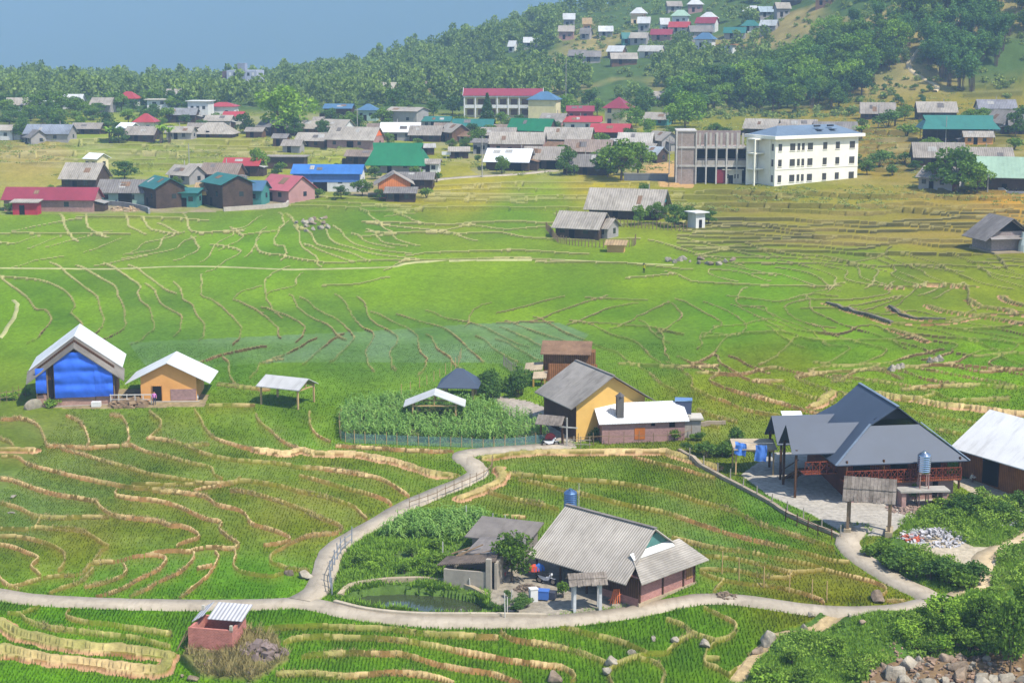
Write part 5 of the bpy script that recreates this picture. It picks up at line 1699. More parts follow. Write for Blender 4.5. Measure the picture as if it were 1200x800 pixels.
# --- the red roofed school and yellow buildings
def school_red():
    loc = back(590, 138.5, -3, 27, 8); r = empty('school', loc, R(-3)); tag(r, "two storey white school with long maroon roof", "school")
    L, W = 26, 8
    m = MB(); m.box(-L / 2, L / 2, -W / 2 + 2.0, W / 2, -1, 7.0); m.build('wall', PCRM, r)
    m = MB(); m.box(-L / 2 - .2, L / 2 + .2, -W / 2 - .1, -W / 2 + 1.99, 3.3, 3.6); m.box(-L / 2 - .2, L / 2 + .2, -W / 2 - .1, -W / 2 + .1, 3.62, 4.4); m.build('gallery', PWH, r)
    m = MB(); m.box(-L / 2 - .4, L / 2 + .4, -W / 2 - .4, W / 2 + .4, 7.0, 7.5); m.build('cornice', PWH, r)
    for i in range(8):
        x = -L / 2 + L * i / 7
        m = MB(); m.box(x - .22, x + .22, -W / 2 - .25, -W / 2 + .2, -1, 6.98); m.build('column', PWH, r)
    rm = MB()
    for s in (-1, 1):
        p = [(-L / 2 - .5, 0, 9.8), (L / 2 + .5, 0, 9.8), (L / 2 + .5, s * (W / 2 + .6), 7.52), (-L / 2 - .5, s * (W / 2 + .6), 7.52)]
        rm.slab(p if s < 0 else p[::-1], .1)
    rm.build('roof', MRED, r)
    m = MB()
    for s in (-1, 1): m.prism([(s * (L / 2 + .52), -W / 2 - .5, 7.55), (s * (L / 2 + .52), W / 2 + .5, 7.55), (s * (L / 2 + .52), 0, 10.1)], (s * .12, 0, 0))
    m.build('gable_wall', PWH, r)
    for i in range(7):
        for z in (1.9, 5.4):
            x = -L / 2 + L * (i + .5) / 7
            m = MB(); m.box(x - 1.1, x + 1.1, -W / 2 + 1.93, -W / 2 + 2.02, z - 1.0, z + .9); m.build('window', surf((120, 92, 70), .6, .3, 2), r)
school_red()
T(638, 142, -14, 9.5, 7.0, 7.4, 9.6, 'hip', MBLUE2, PCRM, "pale yellow block with blue grey hipped roof joined to the school", cat='block', wins=(('f', 2.5, 2.0, .9, .8),), doors=(), oe=.6)
T(725, 151, -22, 7.0, 7.0, 7.0, 9.8, 'pyramid', MRED, PCRM, "pale yellow tower house with pyramid maroon roof", cat='tower', oe=.8, wins=(('f', -2.0, 5.6, 1.3, 1.6), ('f', -2.0, 2.2, 1.3, 1.6)), doors=())

# --- the cream school and its unfinished wing
def school_cream():
    g = G(908, 219); rot = 29
    L, W, H = 24.5, 9.5, 10.6
    a = R(rot)
    c = g + Vector((math.cos(a), math.sin(a), 0)) * L / 2 + Vector((-math.sin(a), math.cos(a), 0)) * W / 2
    r = empty('school', (c.x, c.y, g.z + .2), a); tag(r, "three storey cream school with flat blue hipped roof", "school")
    crm = surf((246, 240, 222), .85, .08, .5, spec=.1, stain=.14, k=.82)
    m = MB(); m.box(-L / 2, L / 2, -W / 2, W / 2, -2.5, H); m.build('wall', crm, r)
    m = MB(); m.box(-L / 2 - 1.1, L / 2 + 1.1, -W / 2 - 1.1, W / 2 + 1.1, H + .002, H + .75); m.build('eaves_slab', surf((248, 242, 224), .85, .05, .5, k=.85), r)
    rm = MB(); x, y = L / 2 + .6, W / 2 + .6; z = H + .755
    A, B = (-L / 2 + 4, 0, z + 2.0), (L / 2 - 4, 0, z + 2.0)
    for p in ([A, (-x, -y, z), (x, -y, z), B], [B, (x, y, z), (-x, y, z), A], [B, (x, -y, z), (x, y, z)], [A, (-x, y, z), (-x, -y, z)]): rm.add(p, [tuple(range(len(p)))])
    rm.build('roof', metal((122, 140, 158)), r)
    m = MB(); m.box(-L / 2 - .06, L / 2 + .06, -W / 2 - .1, -W / 2 - .002, 3.55, 3.8); m.box(-L / 2 - .1, -L / 2 - .002, -W / 2 - .1, W / 2 + .1, 3.55, 3.8); m.build('string_course', crm, r)
    for y0 in (-W / 2 - .05, -W / 2 + 1.7, W / 2 - .5):
        m = MB(); m.box(-L / 2 - .22, -L / 2 - .005, y0, y0 + .55, -2, H); m.build('pilaster', crm, r)
    gl = surf((74, 70, 66), .35, .25, 2, spec=.5)
    for z in (1.5, 5.1, 8.7):
        for xx, w in ((-11.0, 1.0), (-7.4, 1.5), (-5.6, .8), (-4.3, .8), (-2.2, 1.5), (2.2, 1.2), (6.0, 1.2), (10.4, 1.6)):
            mm = MB(); mm.box(xx - w / 2, xx + w / 2, -W / 2 - .04, -W / 2 + .05, z - .8, z + .8)
            wo = mm.build('window', gl, r)
            s = MB(); s.box(xx - w / 2 - .1, xx + w / 2 + .1, -W / 2 - .16, -W / 2 - .002, z - .95, z - .82); s.build('sill', crm, wo)
        mm = MB(); mm.box(-L / 2 - .04, -L / 2 + .05, -W / 2 + .7, -W / 2 + 1.5, z - .8, z + .8); mm.build('window', gl, r)
    m = MB(); m.box(-L / 2 - .01 - 3.2, -L / 2 - .25, W / 2 - 3.0, W / 2 - 2.6, -2, H); m.box(-L / 2 - 3.2, -L / 2 - 2.9, -1, -.6, -2, H)
    for z in (3.4, 7.0, H - .3): m.box(-L / 2 - 3.2, -L / 2 - .25, -.59, W / 2 - 3.01, z, z + .3)
    m.build('stair_bay', crm, r)
    for xx in (1.5, 5.5):
        h = MB(); h.tube([(xx - .9, -2.4, z * 0 + H + 2.6), (xx + .9, -2.4, H + 2.6)], .22, 8); h.box(xx - .8, xx + .8, -3.9, -2.5, H + 1.75, H + 1.85); h.build('roof_heater', surf((50, 52, 58), .4), r)
school_cream()
def school_wing():
    loc = back(832, 217, -3, 17, 9); r = empty('school_wing', loc, R(-3)); tag(r, "unfinished three storey brick school wing with bare concrete frame", "building")
    L, W = 16.6, 9.0; x0 = -L / 2
    fr = concrete((214, 206, 196)); bk = brick((180, 160, 148))
    m = MB(); m.box(x0, x0 + 4.6, -W / 2 + .1, W / 2, -1.5, 12.2); m.box(x0 + 4.6, L / 2, -W / 2 + 2.6, W / 2, -1.5, 8.6); m.box(x0 + 4.6, L / 2 - 1, W / 2 - .3, W / 2 - .05, 8.6, 12.0); m.build('wall', bk, r)
    m = MB()
    for z in (4.0, 8.3): m.box(x0 - .1, L / 2, -W / 2 - .1, -W / 2 + 2.59, z, z + .45)
    m.box(x0 - .1, x0 + 4.7, -W / 2 - .1, W / 2 + .1, 12.2, 12.45)
    m.build('floor_slab', fr, r)
    for i in range(6):
        x = x0 + 4.6 + (L - 4.7) * i / 5
        m = MB(); m.box(x - .17, x + .17, -W / 2 - .18, -W / 2 + .15, -1.5, 12.0 if i < 5 else 8.7); m.build('column', fr, r)
    m = MB(); m.box(x0 - .14, x0 + .2, -W / 2 - .14, -W / 2 + .12, -1.5, 12.2); m.build('column', fr, r)
    for i in range(9):
        x = x0 + 5.2 + i * 1.25
        m = MB(); m.box(x, x + .5 + .25 * (i % 2), -W / 2 + .3, -W / 2 + .55, 8.76, 11.9); m.build('wall_pier', plaster((206, 196, 182)), r)
    for i in range(5):
        x = x0 + 4.9 + (L - 4.7) * i / 5
        m = MB(); m.box(x, x + 1.9, -W / 2 + 2.5, -W / 2 + 2.57, 5.8, 7.9); m.build('window', DARK(), r)
        m = MB(); m.box(x, x + 2.0, -W / 2, -W / 2 + .12, 4.46, 5.5); m.build('parapet', plaster((198, 186, 172)), r)
    m = MB(); m.box(x0 + 4.8, L / 2 - .2, -W / 2 + 2.5, -W / 2 + 2.58, -.2, 3.8); m.build('ground_floor_front', DARK(), r)
    m = MB(); m.box(x0 + 9.2, x0 + 11.6, -W / 2 + .2, -W / 2 + .3, .2, 3.4); m.build('red_sheet', surf((150, 50, 66), .6, .15, 1), r)
    m = MB()
    for x in (x0 + 1.2, x0 + 6.9): m.bar((x, -W / 2 - .6, -1.2), (x, -W / 2 - .6, 12.0), .1)
    m.build('scaffold_pole', surf((206, 204, 200), .6), r)
school_wing()
T(858, 216, -4, 4.2, 3.4, 3.2, 3.6, 'flat', PW, PW, "small cream gatehouse in front of the unfinished wing", cat='gatehouse', oe=.4)
T(757, 214, -8, 10.5, .3, 1.6, 1.6, 'flat', CONC, plaster((128, 130, 134)), "grey yard wall by the orange earth heap", name='yard_wall', cat='wall', wins=(), doors=(), oe=.05, og=.05)
# --- behind and right of the cream school
T(893, 160, -22, 9.5, 6.5, 2.6, 5.0, 'gable', FF2, WDF2, "timber house with grey roof close behind the cream school")
T(934, 158, -4, 11, 6.0, 2.4, 4.4, 'gable', FF, WDF, "long grey roof peeping over the cream school")
T(978, 160, -4, 12, 6.0, 2.4, 4.2, 'gable', FF3, WDF, "dark grey roof peeping over the right end of the cream school")
T(1028, 140, -10, 10.5, 7.0, 2.4, 5.4, 'gable', FF, WDF2, "grey roofed farmhouse left of the palm like bushes at the wood foot")
T(1096, 140, -4, 12.0, 7.0, 2.8, 5.6, 'gable', FF2, WDF2, "grey roofed farmhouse just below the dirt trail")
T(1166, 138, -4, 11.5, 7.0, 3.4, 5.8, 'gable', fibro_far((150, 148, 152)), PW, "grey roofed house with pale walls near the right edge")
T(1176, 155, -70, 9.0, 7.0, 3.0, 6.2, 'gable', FF, PGRY, "grey gable facing the fields near the right edge")
T(1198, 158, -10, 8.0, 6.0, 3.0, 5.6, 'gable', FF3, WDF2, "dark roofed house cut by the right edge above the fields")
T(1121, 168, -4, 19, 9.0, 4.6, 7.4, 'hipgable', metal((60, 130, 118)), WDF2, "open stilt house under a wide teal hipped roof", open_face='all', oe=1.2, k=.6, doors=(), wins=())
sh_ = bpy.data.objects[[o.name for o in bpy.data.objects if o.get('label', '').startswith('open stilt house')][0]]
m = MB(); m.box(-9, 9, -3.6, 4, .6, 1.0); m.build('floor', WDF2, sh_); m = MB(); m.box(-9, 9, 2.6, 2.8, -1, 4.2); m.build('rear_wall', WDF2, sh_)
for x in (-6.2, -3.1, 0, 3.1, 6.2):
    m = MB(); m.bar((x, -4.3, -1), (x, -4.3, 4.3), .18); m.build('post', WDF2, sh_)
T(1145, 170, -6, 7.5, 5, 2.4, 3.6, 'gable', FF2, surf((226, 160, 96), .8, .15, 1, k=.8), "orange walled hut tucked under the right end of the teal stilt house", cat='hut')
T(1098, 197, -6, 12.0, 7.0, 3.0, 6.0, 'gable', FF, WDF2, "dark grey roof half hidden by the big bush left of the green barn")
T(1156, 200, -4, 11.0, 7.0, 2.6, 5.4, 'gable', FF, WDF2, "grey roof behind the big bushes near the right edge")
T(1103, 225, -40, 8.0, 6.5, 3.4, 5.2, 'gable', FF, PGRY, "small grey gabled house with reddish end wall above the terraces", oe=1.0)
sg = bpy.data.objects[[o.name for o in bpy.data.objects if o.get('label', '').startswith('small grey gabled house with reddish')][0]]
m = MB(); m.box(4.01, 4.06, -3.1, -.2, .1, 3.1); m.build('red_panel', surf((170, 110, 112), .9, .2, 1), sg); m = MB(); m.box(4.01, 4.07, .2, 3.0, .2, 1.9); m.build('white_panel', PWH, sg)
T(1186, 227, -16, 15, 9.0, 4.4, 7.6, 'gable', MPALEG, WDF2, "barn with pale green roof at the right edge above the terraces", name='barn', cat='barn', oe=1.4)
# the lone hut low at the right
rh = house('hut', back(1166, 296, -82, 6.5, 6.4) + Vector((.8, 0, .3)), -78, 6.8, 7.0, 3.0, 5.6, 'gable', fibro((150, 142, 136)), brick((176, 158, 152)), "lone grey gabled hut with white flue on the terraces at right", 'hut', oe=1.6, og=.9, doors=(), wins=())
m = MB(); m.slab([(3.5, -4.2, 2.6), (5.0, -4.4, 2.2), (5.0, 4.4, 2.2), (3.5, 4.2, 2.6)][::1], .1); m.build('skirt_roof', fibro((160, 152, 146)), rh)
m = MB(); m.prism([(3.42, -2.6, 3.3), (3.42, 2.6, 3.3), (3.42, 0, 5.0)], (.06, 0, 0)); m.build('gable_panel', DARK(), rh)
m = MB(); m.lathe([(.95, -.6), (.9, 1.0), (.5, 2.6), (.4, 3.2)], (4.6, 1.9, 0), 12); m.build('flue', surf((206, 216, 210), .6, .12, 1), rh)
m = MB(); m.box(-3.6, 5.4, -3.9, 3.9, -1.4, -.02); m.build('plinth', concrete((178, 160, 130)), rh)
# --- the farmstead in the middle of the fields
T(736, 259, -17, 14.5, 8.0, 2.9, 5.9, 'gable', FF2, WDF2, "grey roofed farmhouse with turquoise gable in the middle of the fields", oe=1.3, og=.9)
fm = bpy.data.objects[[o.name for o in bpy.data.objects if o.get('label', '').startswith('grey roofed farmhouse with turquoise')][0]]
m = MB(); m.prism([(7.28, -3.4, 3.2), (7.28, 3.4, 3.2), (7.28, 0, 5.3)], (.06, 0, 0)); m.build('gable_panel', surf((60, 160, 156), .8, .12, 1, k=.85), fm)
T(683, 282, -24, 8.6, 6.0, 2.6, 4.7, 'gable', FF2, WDF2, "grey roofed barn below the farmhouse with turquoise gable", name='barn', cat='barn', oe=1.0)
T(707, 281, -30, 4.0, 4.6, 2.2, 3.6, 'gable', FF2, PGRY, "small lean to shed at the right end of the field barn", cat='shed')
T(722, 296, -10, 3.0, 2.0, 1.5, 1.9, 'shed', TANR, surf((206, 160, 96), .85, .2, 1, k=.8), "tiny tan store hut below the field barn", cat='hut', doors=(), wins=())
T(816, 268, -60, 2.6, 2.2, 2.9, 3.0, 'flat', PWH, PWH, "small white rendered tank house right of the farmstead bushes", cat='outhouse', wins=(), doors=(('r', 0, .7, 1.6),))
# --- far left
T(5, 165, -4, 7, 5, 3.2, 4.4, 'gable', FF2, PWH, "white walled house cut by the left edge", )
T(60, 168, -6, 13, 7, 2.8, 5.0, 'gable', fibro_far((150, 156, 166)), PGRY, "blue grey roofed house on the meadow at far left")
T(42, 169, -50, 5, 5, 2.4, 4.2, 'gable', FF3, PGRY, "small gabled shed left of the blue grey meadow house", cat='shed')
T(104, 158, -4, 8.5, 5, 2, 3.4, 'gable', FF, WDF2, "low grey roof under dark trees at far left", cat='shed')
T(172, 158, -4, 6.0, 5, 4.2, 6.2, 'hip', MRED2, PW, "house with faded red hipped roof among banana plants")
T(168, 167, -8, 8.5, 6, 2.6, 4.6, 'gable', FF, WDF2, "grey roofed house in front of the faded red hipped roof")
T(151, 160, -30, 5, 4, 2.6, 3.8, 'gable', WHT, PGRY, "little white roofed hut left of the faded red hipped roof", cat='hut')
T(213, 166, -8, 7.5, 5, 2.4, 3.8, 'gable', FF2, PGRY, "pale grey house right of the banana plants")
T(215, 144, -4, 9.5, 6, 3.0, 4.8, 'gable', fibro_far((150, 150, 150)), WDF2, "grey roofed house left of the small white apartment cube")
T(236, 142.5, -8, 7.0, 6.0, 6.6, 6.8, 'flat', PWH, PWH, "small white apartment cube on the far left valley floor", cat='block', wins=(('f', -2, 1.6, 1, 1), ('f', 0, 1.6, 1, 1), ('f', 2, 1.6, 1, 1), ('f', -2, 4.6, 1, 1), ('f', 0, 4.6, 1, 1), ('f', 2, 4.6, 1, 1)))
T(262, 140, -4, 9, 6, 4.5, 5.6, 'hip', MRED2, PWH, "white house with red trim right of the white apartment cube")
T(258, 152, -6, 8, 6, 3.0, 4.4, 'gable', FF2, PGRY, "grey house below the red trimmed white house")
T(275, 146, -4, 6, 5, 3.0, 4.2, 'gable', MRED2, PW, "small dull red roofed house left of the big round tree")
T(253, 163, -6, 12, 7, 1.6, 4.4, 'hip', FF2, WDF, "low spreading thatched grey roof at the meadow edge", )
T(317, 160, -40, 6, 5, 3.0, 4.6, 'gable', FF3, WDF2, "dark little house in the shade of the big round tree")
def tower_block():
    p = at_y(289, 131, 690); g = float(gz(p.x, 690)); r = empty('apartment_block', (p.x, 690, g), R(-10)); tag(r, "grey multi storey tower block with lift shaft in the far village", "block")
    w = surf((176, 180, 192), .85, .15, .6, k=.75)
    m = MB(); m.box(-6.5, 6.5, -5, 5, -3, 11.5); m.build('wall', w, r); m = MB(); m.box(-1.6, 1.6, -5.2, -2, -3, 14.5); m.build('lift_shaft', plaster((160, 166, 182)), r)
    m = MB(); m.box(-9.2, -6.52, -3, 3, -3, 11); m.build('stair_tower', plaster((126, 110, 112)), r)
    for i in range(4):
        for x in (-5, -3, 3, 5):
            m = MB(); m.box(x - .5, x + .5, -5.06, -4.95, 1.2 + i * 2.7, 2.5 + i * 2.7); m.build('window', PWH if (i + x) % 3 else GLASS(), r)
tower_block()

# --- houses scattered over the far hillside: px, py (base), length, roof, wall, label
HWHT = surf((214, 214, 210), .8, .15, .6, spec=.1, stain=.3)
HILL = [
 (749, 24, 9, 'hip', WHT, surf((224, 170, 120), .85, .1, 1, k=.8), "tan villa with white hipped roof high on the far hill"),
 (746, 28, 7, 'flat', PW, surf((232, 200, 150), .85, .1, 1, k=.8), "cream terrace house below the tan villa on the far hill"),
 (815, 13, 9, 'hip', WHT, PPK, "white roofed villa near the top edge of the far hill"),
 (831, 30, 9, 'hip', WHT, surf((196, 90, 96), .8, .1, 1), "red and white villa with white hipped roof on the far hill"),
 (829, 36, 12, 'gable', MRED, PWH, "long red roof under the red and white villa"),
 (776, 46, 12, 'gable', MRED, PPK, "maroon roofed house on the far hill"),
 (797, 37, 12, 'gable', MRED2, PW, "low faded red roof beside the white shrine like house"),
 (779, 37, 5, 'gable', WHT, PWH, "small white tall house beside the low faded red roof"),
 (710, 42, 8, 'gable', fibro_far((220, 220, 216)), PGRY, "whitish roofed house among trees mid hillside"),
 (667, 30, 7, 'gable', WHT, PGRY, "tiny white roof at the left of the hillside village"),
 (664, 45, 9, 'gable', FF2, PPK, "grey roofed house at the left of the hillside village"),
 (688, 36, 5, 'gable', TANR, surf((216, 160, 100), .8, .1, 1, k=.8), "small ochre house at the left of the hillside village"),
 (687, 44, 6, 'gable', FF3, PGRY, "small dark roof beneath the ochre house"),
 (755, 35, 7, 'gable', WHT, PGRY, "white roofed hut below the tan villa"),
 (750, 50, 10, 'gable', FF2, PGRY, "pale grey roof left of the maroon hillside roof"),
 (735, 50, 6, 'gable', MTEAL, TEALW, "teal roofed hut left of the pale grey roof"),
 (723, 66, 9, 'gable', WHT, WDF, "white roofed barn on the tan clearing"),
 (731, 75, 14, 'gable', FF2, WDF, "wide grey roof on the lower edge of the tan clearing"),
 (764, 66, 13, 'gable', fibro_far((200, 196, 186)), PW, "long pale shed right of the tan clearing"),
 (693, 72, 10, 'gable', FF3, PGRY, "bluish grey shed at the left of the tan clearing"),
 (677, 71, 9, 'gable', FF3, WDF2, "dark shed at the far left of the tan clearing"),
 (798, 27, 10, 'hip', MPALEG, PWH, "pale green roofed house above the red and white villa"),
 (790, 12, 9, 'gable', FF, PGRY, "grey roof high on the far hill"),
 (827, 55, 10, 'hip', MBLUE2, PWH, "blue roofed white house below the red and white villa"),
 (852, 60, 9, 'flat', surf((206, 130, 100), .8, .1, 1), PWH, "white house with flat tan roof right of the blue roof"),
 (821, 46, 13, 'gable', FF3, PGRY, "dark grey roof below the red and white villa"),
 (880, 36, 10, 'hip', MTEAL, PWH, "teal hipped house on the right of the far hill"),
 (883, 18, 10, 'hip', WHT, PGRY, "white hipped house on the right of the far hill"),
 (897, 19, 8, 'gable', fibro_far((170, 184, 190)), PGRY, "bluish roof right of the white hipped house"),
 (917, 19, 8, 'gable', FF2, PGRY, "grey roof at the far right of the hillside village"),
 (902, 36, 9, 'gable', fibro_far((186, 190, 190)), PGRY, "light grey roof beside the teal hipped house"),
 (928, 5, 12, 'gable', fibro_far((150, 156, 160)), WDF2, "dark blue grey roof by the orange clearing at top"),
 (967, 6, 9, 'hip', WHT, surf((206, 150, 120), .8, .1, 1), "white roofed house beside the wood at the top edge"),
 (862, 44, 12, 'gable', MTEAL, PGRY, "low green roof below the teal hipped house"),
 (622, 55, 8, 'gable', WHT, PGRY, "white roofed shed on the mid hillside clearing"),
 (601, 59, 4, 'gable', WHT, PWH, "tiny white hut on the mid hillside clearing"),
 (340, 91, 9, 'hip', MRED2, PW, "left of two faded red roofs on the ridge"),
 (361, 93, 9, 'hip', MRED2, PW, "right of two faded red roofs on the ridge"),
 (383, 96, 11, 'gable', fibro_far((206, 204, 196)), PGRY, "pale roof right of the two red ridge roofs"),
 (300, 98, 7, 'hip', MRED2, PWH, "small red roofed white house on the left ridge"),
 (252, 98, 9, 'gable', FFB, PPK, "reddish brown house at the left end of the ridge"),
 (237, 104, 10, 'gable', FF, PGRY, "grey roofed house at the left end of the ridge"),
 (228, 110, 8, 'flat', PW, PW, "pale flat house at the left end of the ridge"),
 (488, 109, 10, 'gable', FFB, surf((206, 150, 130), .8, .1, 1), "pinkish farmhouse above the tan field on the lower hill"),
 (525, 103, 9, 'hip', fibro_far((160, 172, 190)), PGRY, "blue grey hipped house above the tan field"),
 (455, 110, 9, 'gable', fibro_far((200, 190, 166)), WDF, "pale roofed hut left of the tan field"),
 (772, 122, 9, 'gable', FF2, WDF, "grey roofed shed in the wood behind the yellow tower"),
 (20, 130, 9, 'gable', FF2, PWH, "pale house in the far left town, leftmost"),
 (50, 128, 10, 'flat', PWH, PWH, "white flat house in the far left town"),
 (85, 126, 9, 'gable', WHT, PWH, "white roofed house in the far left town"),
 (120, 130, 10, 'gable', FF2, PGRY, "grey house in the far left town"),
 (150, 122, 9, 'hip', MRED2, PWH, "red roofed house in the far left town"),
 (185, 126, 10, 'flat', PW, PWH, "cream flat block in the far left town"),
 (205, 118, 8, 'gable', FF2, PGRY, "grey roofed house at the right end of the far left town"),
]
def hit(px, py, y0=560, y1=1150):
    u, mm = ray(px, py)
    Y = np.arange(y0, y1, 1.0)
    d = HCAM + mm * Y - gz(u * Y, Y)
    i = int(np.argmax(d < 0))
    if i == 0: i = len(Y) - 1 if d[0] > 0 else 0
    return Vector((u * Y[i], Y[i], float(gz(u * Y[i], Y[i]))))
HILLPOS = []
rh2 = random.Random(12)
for (px, py, L, roof, rm, wm, label) in HILL:
    p = hit(px, py + 2.5)
    HILLPOS.append((p.x, p.y))
    W = 6.0 if L > 7 else 4.5
    he = 3.4; hr = 5.6 if roof != 'flat' else 4.2
    if 'tall' in label or 'villa' in label: he += 1.6; hr += 1.8
    rot = rh2.uniform(-28, 12)
    L *= .75; W *= .75; he *= .85; hr *= .85
    if rm is WHT: rm = HWHT
    house('house', p + Vector((0, W * .45, .5)), rot, L, W, he, hr, roof, rm, wm, label, 'house', None, oe=.8, base=-4, doors=(('f', -L * .15, 1.3, 2.1),), wins=(('f', L * .22, 1.9, 1.2, 1.1),))
# ================================================================== VEGETATION
def leaf_mat(name, c, c2, own=False, rough=.75):
    m, nt, b = new_mat(name)
    at = N(nt, "ShaderNodeAttribute", attribute_name="lv")
    oi = N(nt, "ShaderNodeObjectInfo")
    ad = N(nt, "ShaderNodeMath", operation='MULTIPLY_ADD'); ad.inputs[1].default_value = .5; 
    nt.links.new(oi.outputs["Random"], ad.inputs[0])
    sc = N(nt, "ShaderNodeMath", operation='MULTIPLY'); sc.inputs[1].default_value = .75
    nt.links.new(at.outputs["Fac"], sc.inputs[0]); nt.links.new(sc.outputs[0], ad.inputs[2])
    sb = N(nt, "ShaderNodeMath", operation='SUBTRACT'); sb.inputs[1].default_value = .12; sb.use_clamp = True
    nt.links.new(ad.outputs[0], sb.inputs[0])
    mx = N(nt, "ShaderNodeMix", data_type='RGBA'); mx.inputs["A"].default_value = (*c, 1); mx.inputs["B"].default_value = (*c2, 1)
    nt.links.new(sb.outputs[0], mx.inputs["Factor"])
    col_out = mx.outputs["Result"]
    if own:
        ca_ = N(nt, "ShaderNodeAttribute", attribute_name="Col"); vs_ = N(nt, "ShaderNodeVectorMath", operation="SCALE")
        mr_ = N(nt, "ShaderNodeMapRange"); mr_.inputs[3].default_value = .75; mr_.inputs[4].default_value = 1.75
        nt.links.new(at.outputs["Fac"], mr_.inputs[0]); nt.links.new(mr_.outputs[0], vs_.inputs["Scale"]); nt.links.new(ca_.outputs["Color"], vs_.inputs[0]); col_out = vs_.outputs[0]
    nt.links.new(col_out, b.inputs["Base Color"])
    b.inputs["Roughness"].default_value = rough; b.inputs["Specular IOR Level"].default_value = .06
    tr = N(nt, "ShaderNodeBsdfTranslucent"); ms = N(nt, "ShaderNodeMixShader"); ms.inputs[0].default_value = .3
    nt.links.new(col_out, tr.inputs["Color"])
    nt.links.new(b.outputs[0], ms.inputs[1]); nt.links.new(tr.outputs[0], ms.inputs[2]); nt.links.new(ms.outputs[0], nt.nodes["Material Output"].inputs["Surface"])
    return m
LK = .95
LEAF = leaf_mat("leaf_green", lin(66, 96, 34, LK), lin(128, 158, 58, LK))
LEAFD = leaf_mat("leaf_dark", lin(54, 84, 40, LK), lin(106, 138, 62, LK))
LEAFL = leaf_mat("leaf_light", lin(84, 122, 38, LK), lin(150, 182, 64, LK))
LEAFB = leaf_mat("leaf_bamboo", lin(58, 92, 46, LK), lin(110, 150, 74, LK))
LEAFC = leaf_mat("leaf_corn", lin(92, 136, 58, LK), lin(166, 196, 104, LK))
RICE = leaf_mat("rice_blade", lin(70, 122, 26, LK), lin(112, 166, 44, LK), True)
DRYG = leaf_mat("dry_grass", lin(128, 116, 70, LK), lin(178, 164, 112, LK))
TRUNK = surf((112, 98, 82), .9, .3, 2.0, spec=.05)

def leaves(pts, size, seed, up=.35, aspect=.6):
    """one small quad per point; returns verts, faces, per-vertex random"""
    r = np.random.default_rng(seed)
    n = len(pts)
    d = r.normal(size=(n, 3)); d /= np.linalg.norm(d, axis=1)[:, None]
    e = r.normal(size=(n, 3)); e[:, 2] += up
    e -= d * (e * d).sum(1)[:, None]; e /= np.linalg.norm(e, axis=1)[:, None] + 1e-9
    s = size * r.uniform(.6, 1.35, n)[:, None]
    a = d * s * .5; b = e * s * .5 * aspect
    v = np.stack([pts - a, pts - b * .9 + a * .1, pts + a, pts + b], 1).reshape(-1, 3)
    f = np.arange(4 * n).reshape(n, 4)
    lv = np.repeat(np.clip(r.normal(.5, .22, n), 0, 1), 4)
    return v, f, lv
def blob_points(lobes, n, seed, shell=.55):
    r = np.random.default_rng(seed)
    w = np.array([l[3] ** 2 for l in lobes]); w = w / w.sum()
    out = []
    for l, k in zip(lobes, (w * n).astype(int)):
        d = r.normal(size=(k, 3)); d /= np.linalg.norm(d, axis=1)[:, None]
        rad = l[3] * (shell + (1 - shell) * r.random(k) ** .6)
        p = d * rad[:, None] * np.array([1, 1, .85])
        keep = d[:, 2] > -.75
        out.append(p[keep] + np.array(l[:3]))
    return np.concatenate(out)
def leaf_mesh(name, pts, size, seed, up=.35, aspect=.6):
    v, f, lv = leaves(pts, size, seed, up, aspect)
    me = np_mesh(name, v, f); set_attr(me, "lv", lv)
    return me

def proto_broad(seed, h, rad, n, leaf):
    r = random.Random(seed)
    lobes = []; limbs = MB()
    zt = h * .3
    limbs.tube([(0, 0, -1), (.1 * r.uniform(-1, 1), .1, zt * .6), (.2 * r.uniform(-1, 1), .15, zt), (.1, .2, h * .75)], [.05 * h * .6, .036 * h * .6, .028 * h * .6, .01 * h], 6)
    k = 15
    for i in range(k):
        a = 2 * math.pi * (i / k + r.uniform(-.06, .06)); q = r.uniform(.25, .85)
        z = h * r.uniform(.24, .9)
        lim = math.sqrt(max(.12, 1 - ((z - h * .54) / (h * .46)) ** 2))
        c = (rad * q * lim * math.cos(a), rad * q * lim * math.sin(a), z)
        lobes.append((*c, rad * r.uniform(.26, .46)))
        limbs.tube([(0.05, .1, zt * r.uniform(.7, 1.1)), (c[0] * .5, c[1] * .5, (zt + z) / 2), (c[0] * .9, c[1] * .9, z)], [.012 * h, .009 * h, .003 * h], 4, False)
    lobes.append((0, 0, h * .68, rad * .55)); lobes.append((r.uniform(-.2, .2) * rad, 0, h * .88, rad * .36))
    me = bpy.data.meshes.new('trunk'); me.from_pydata(limbs.v, [], limbs.f)
    return me, leaf_mesh('crown', blob_points(lobes, n, seed), leaf, seed)
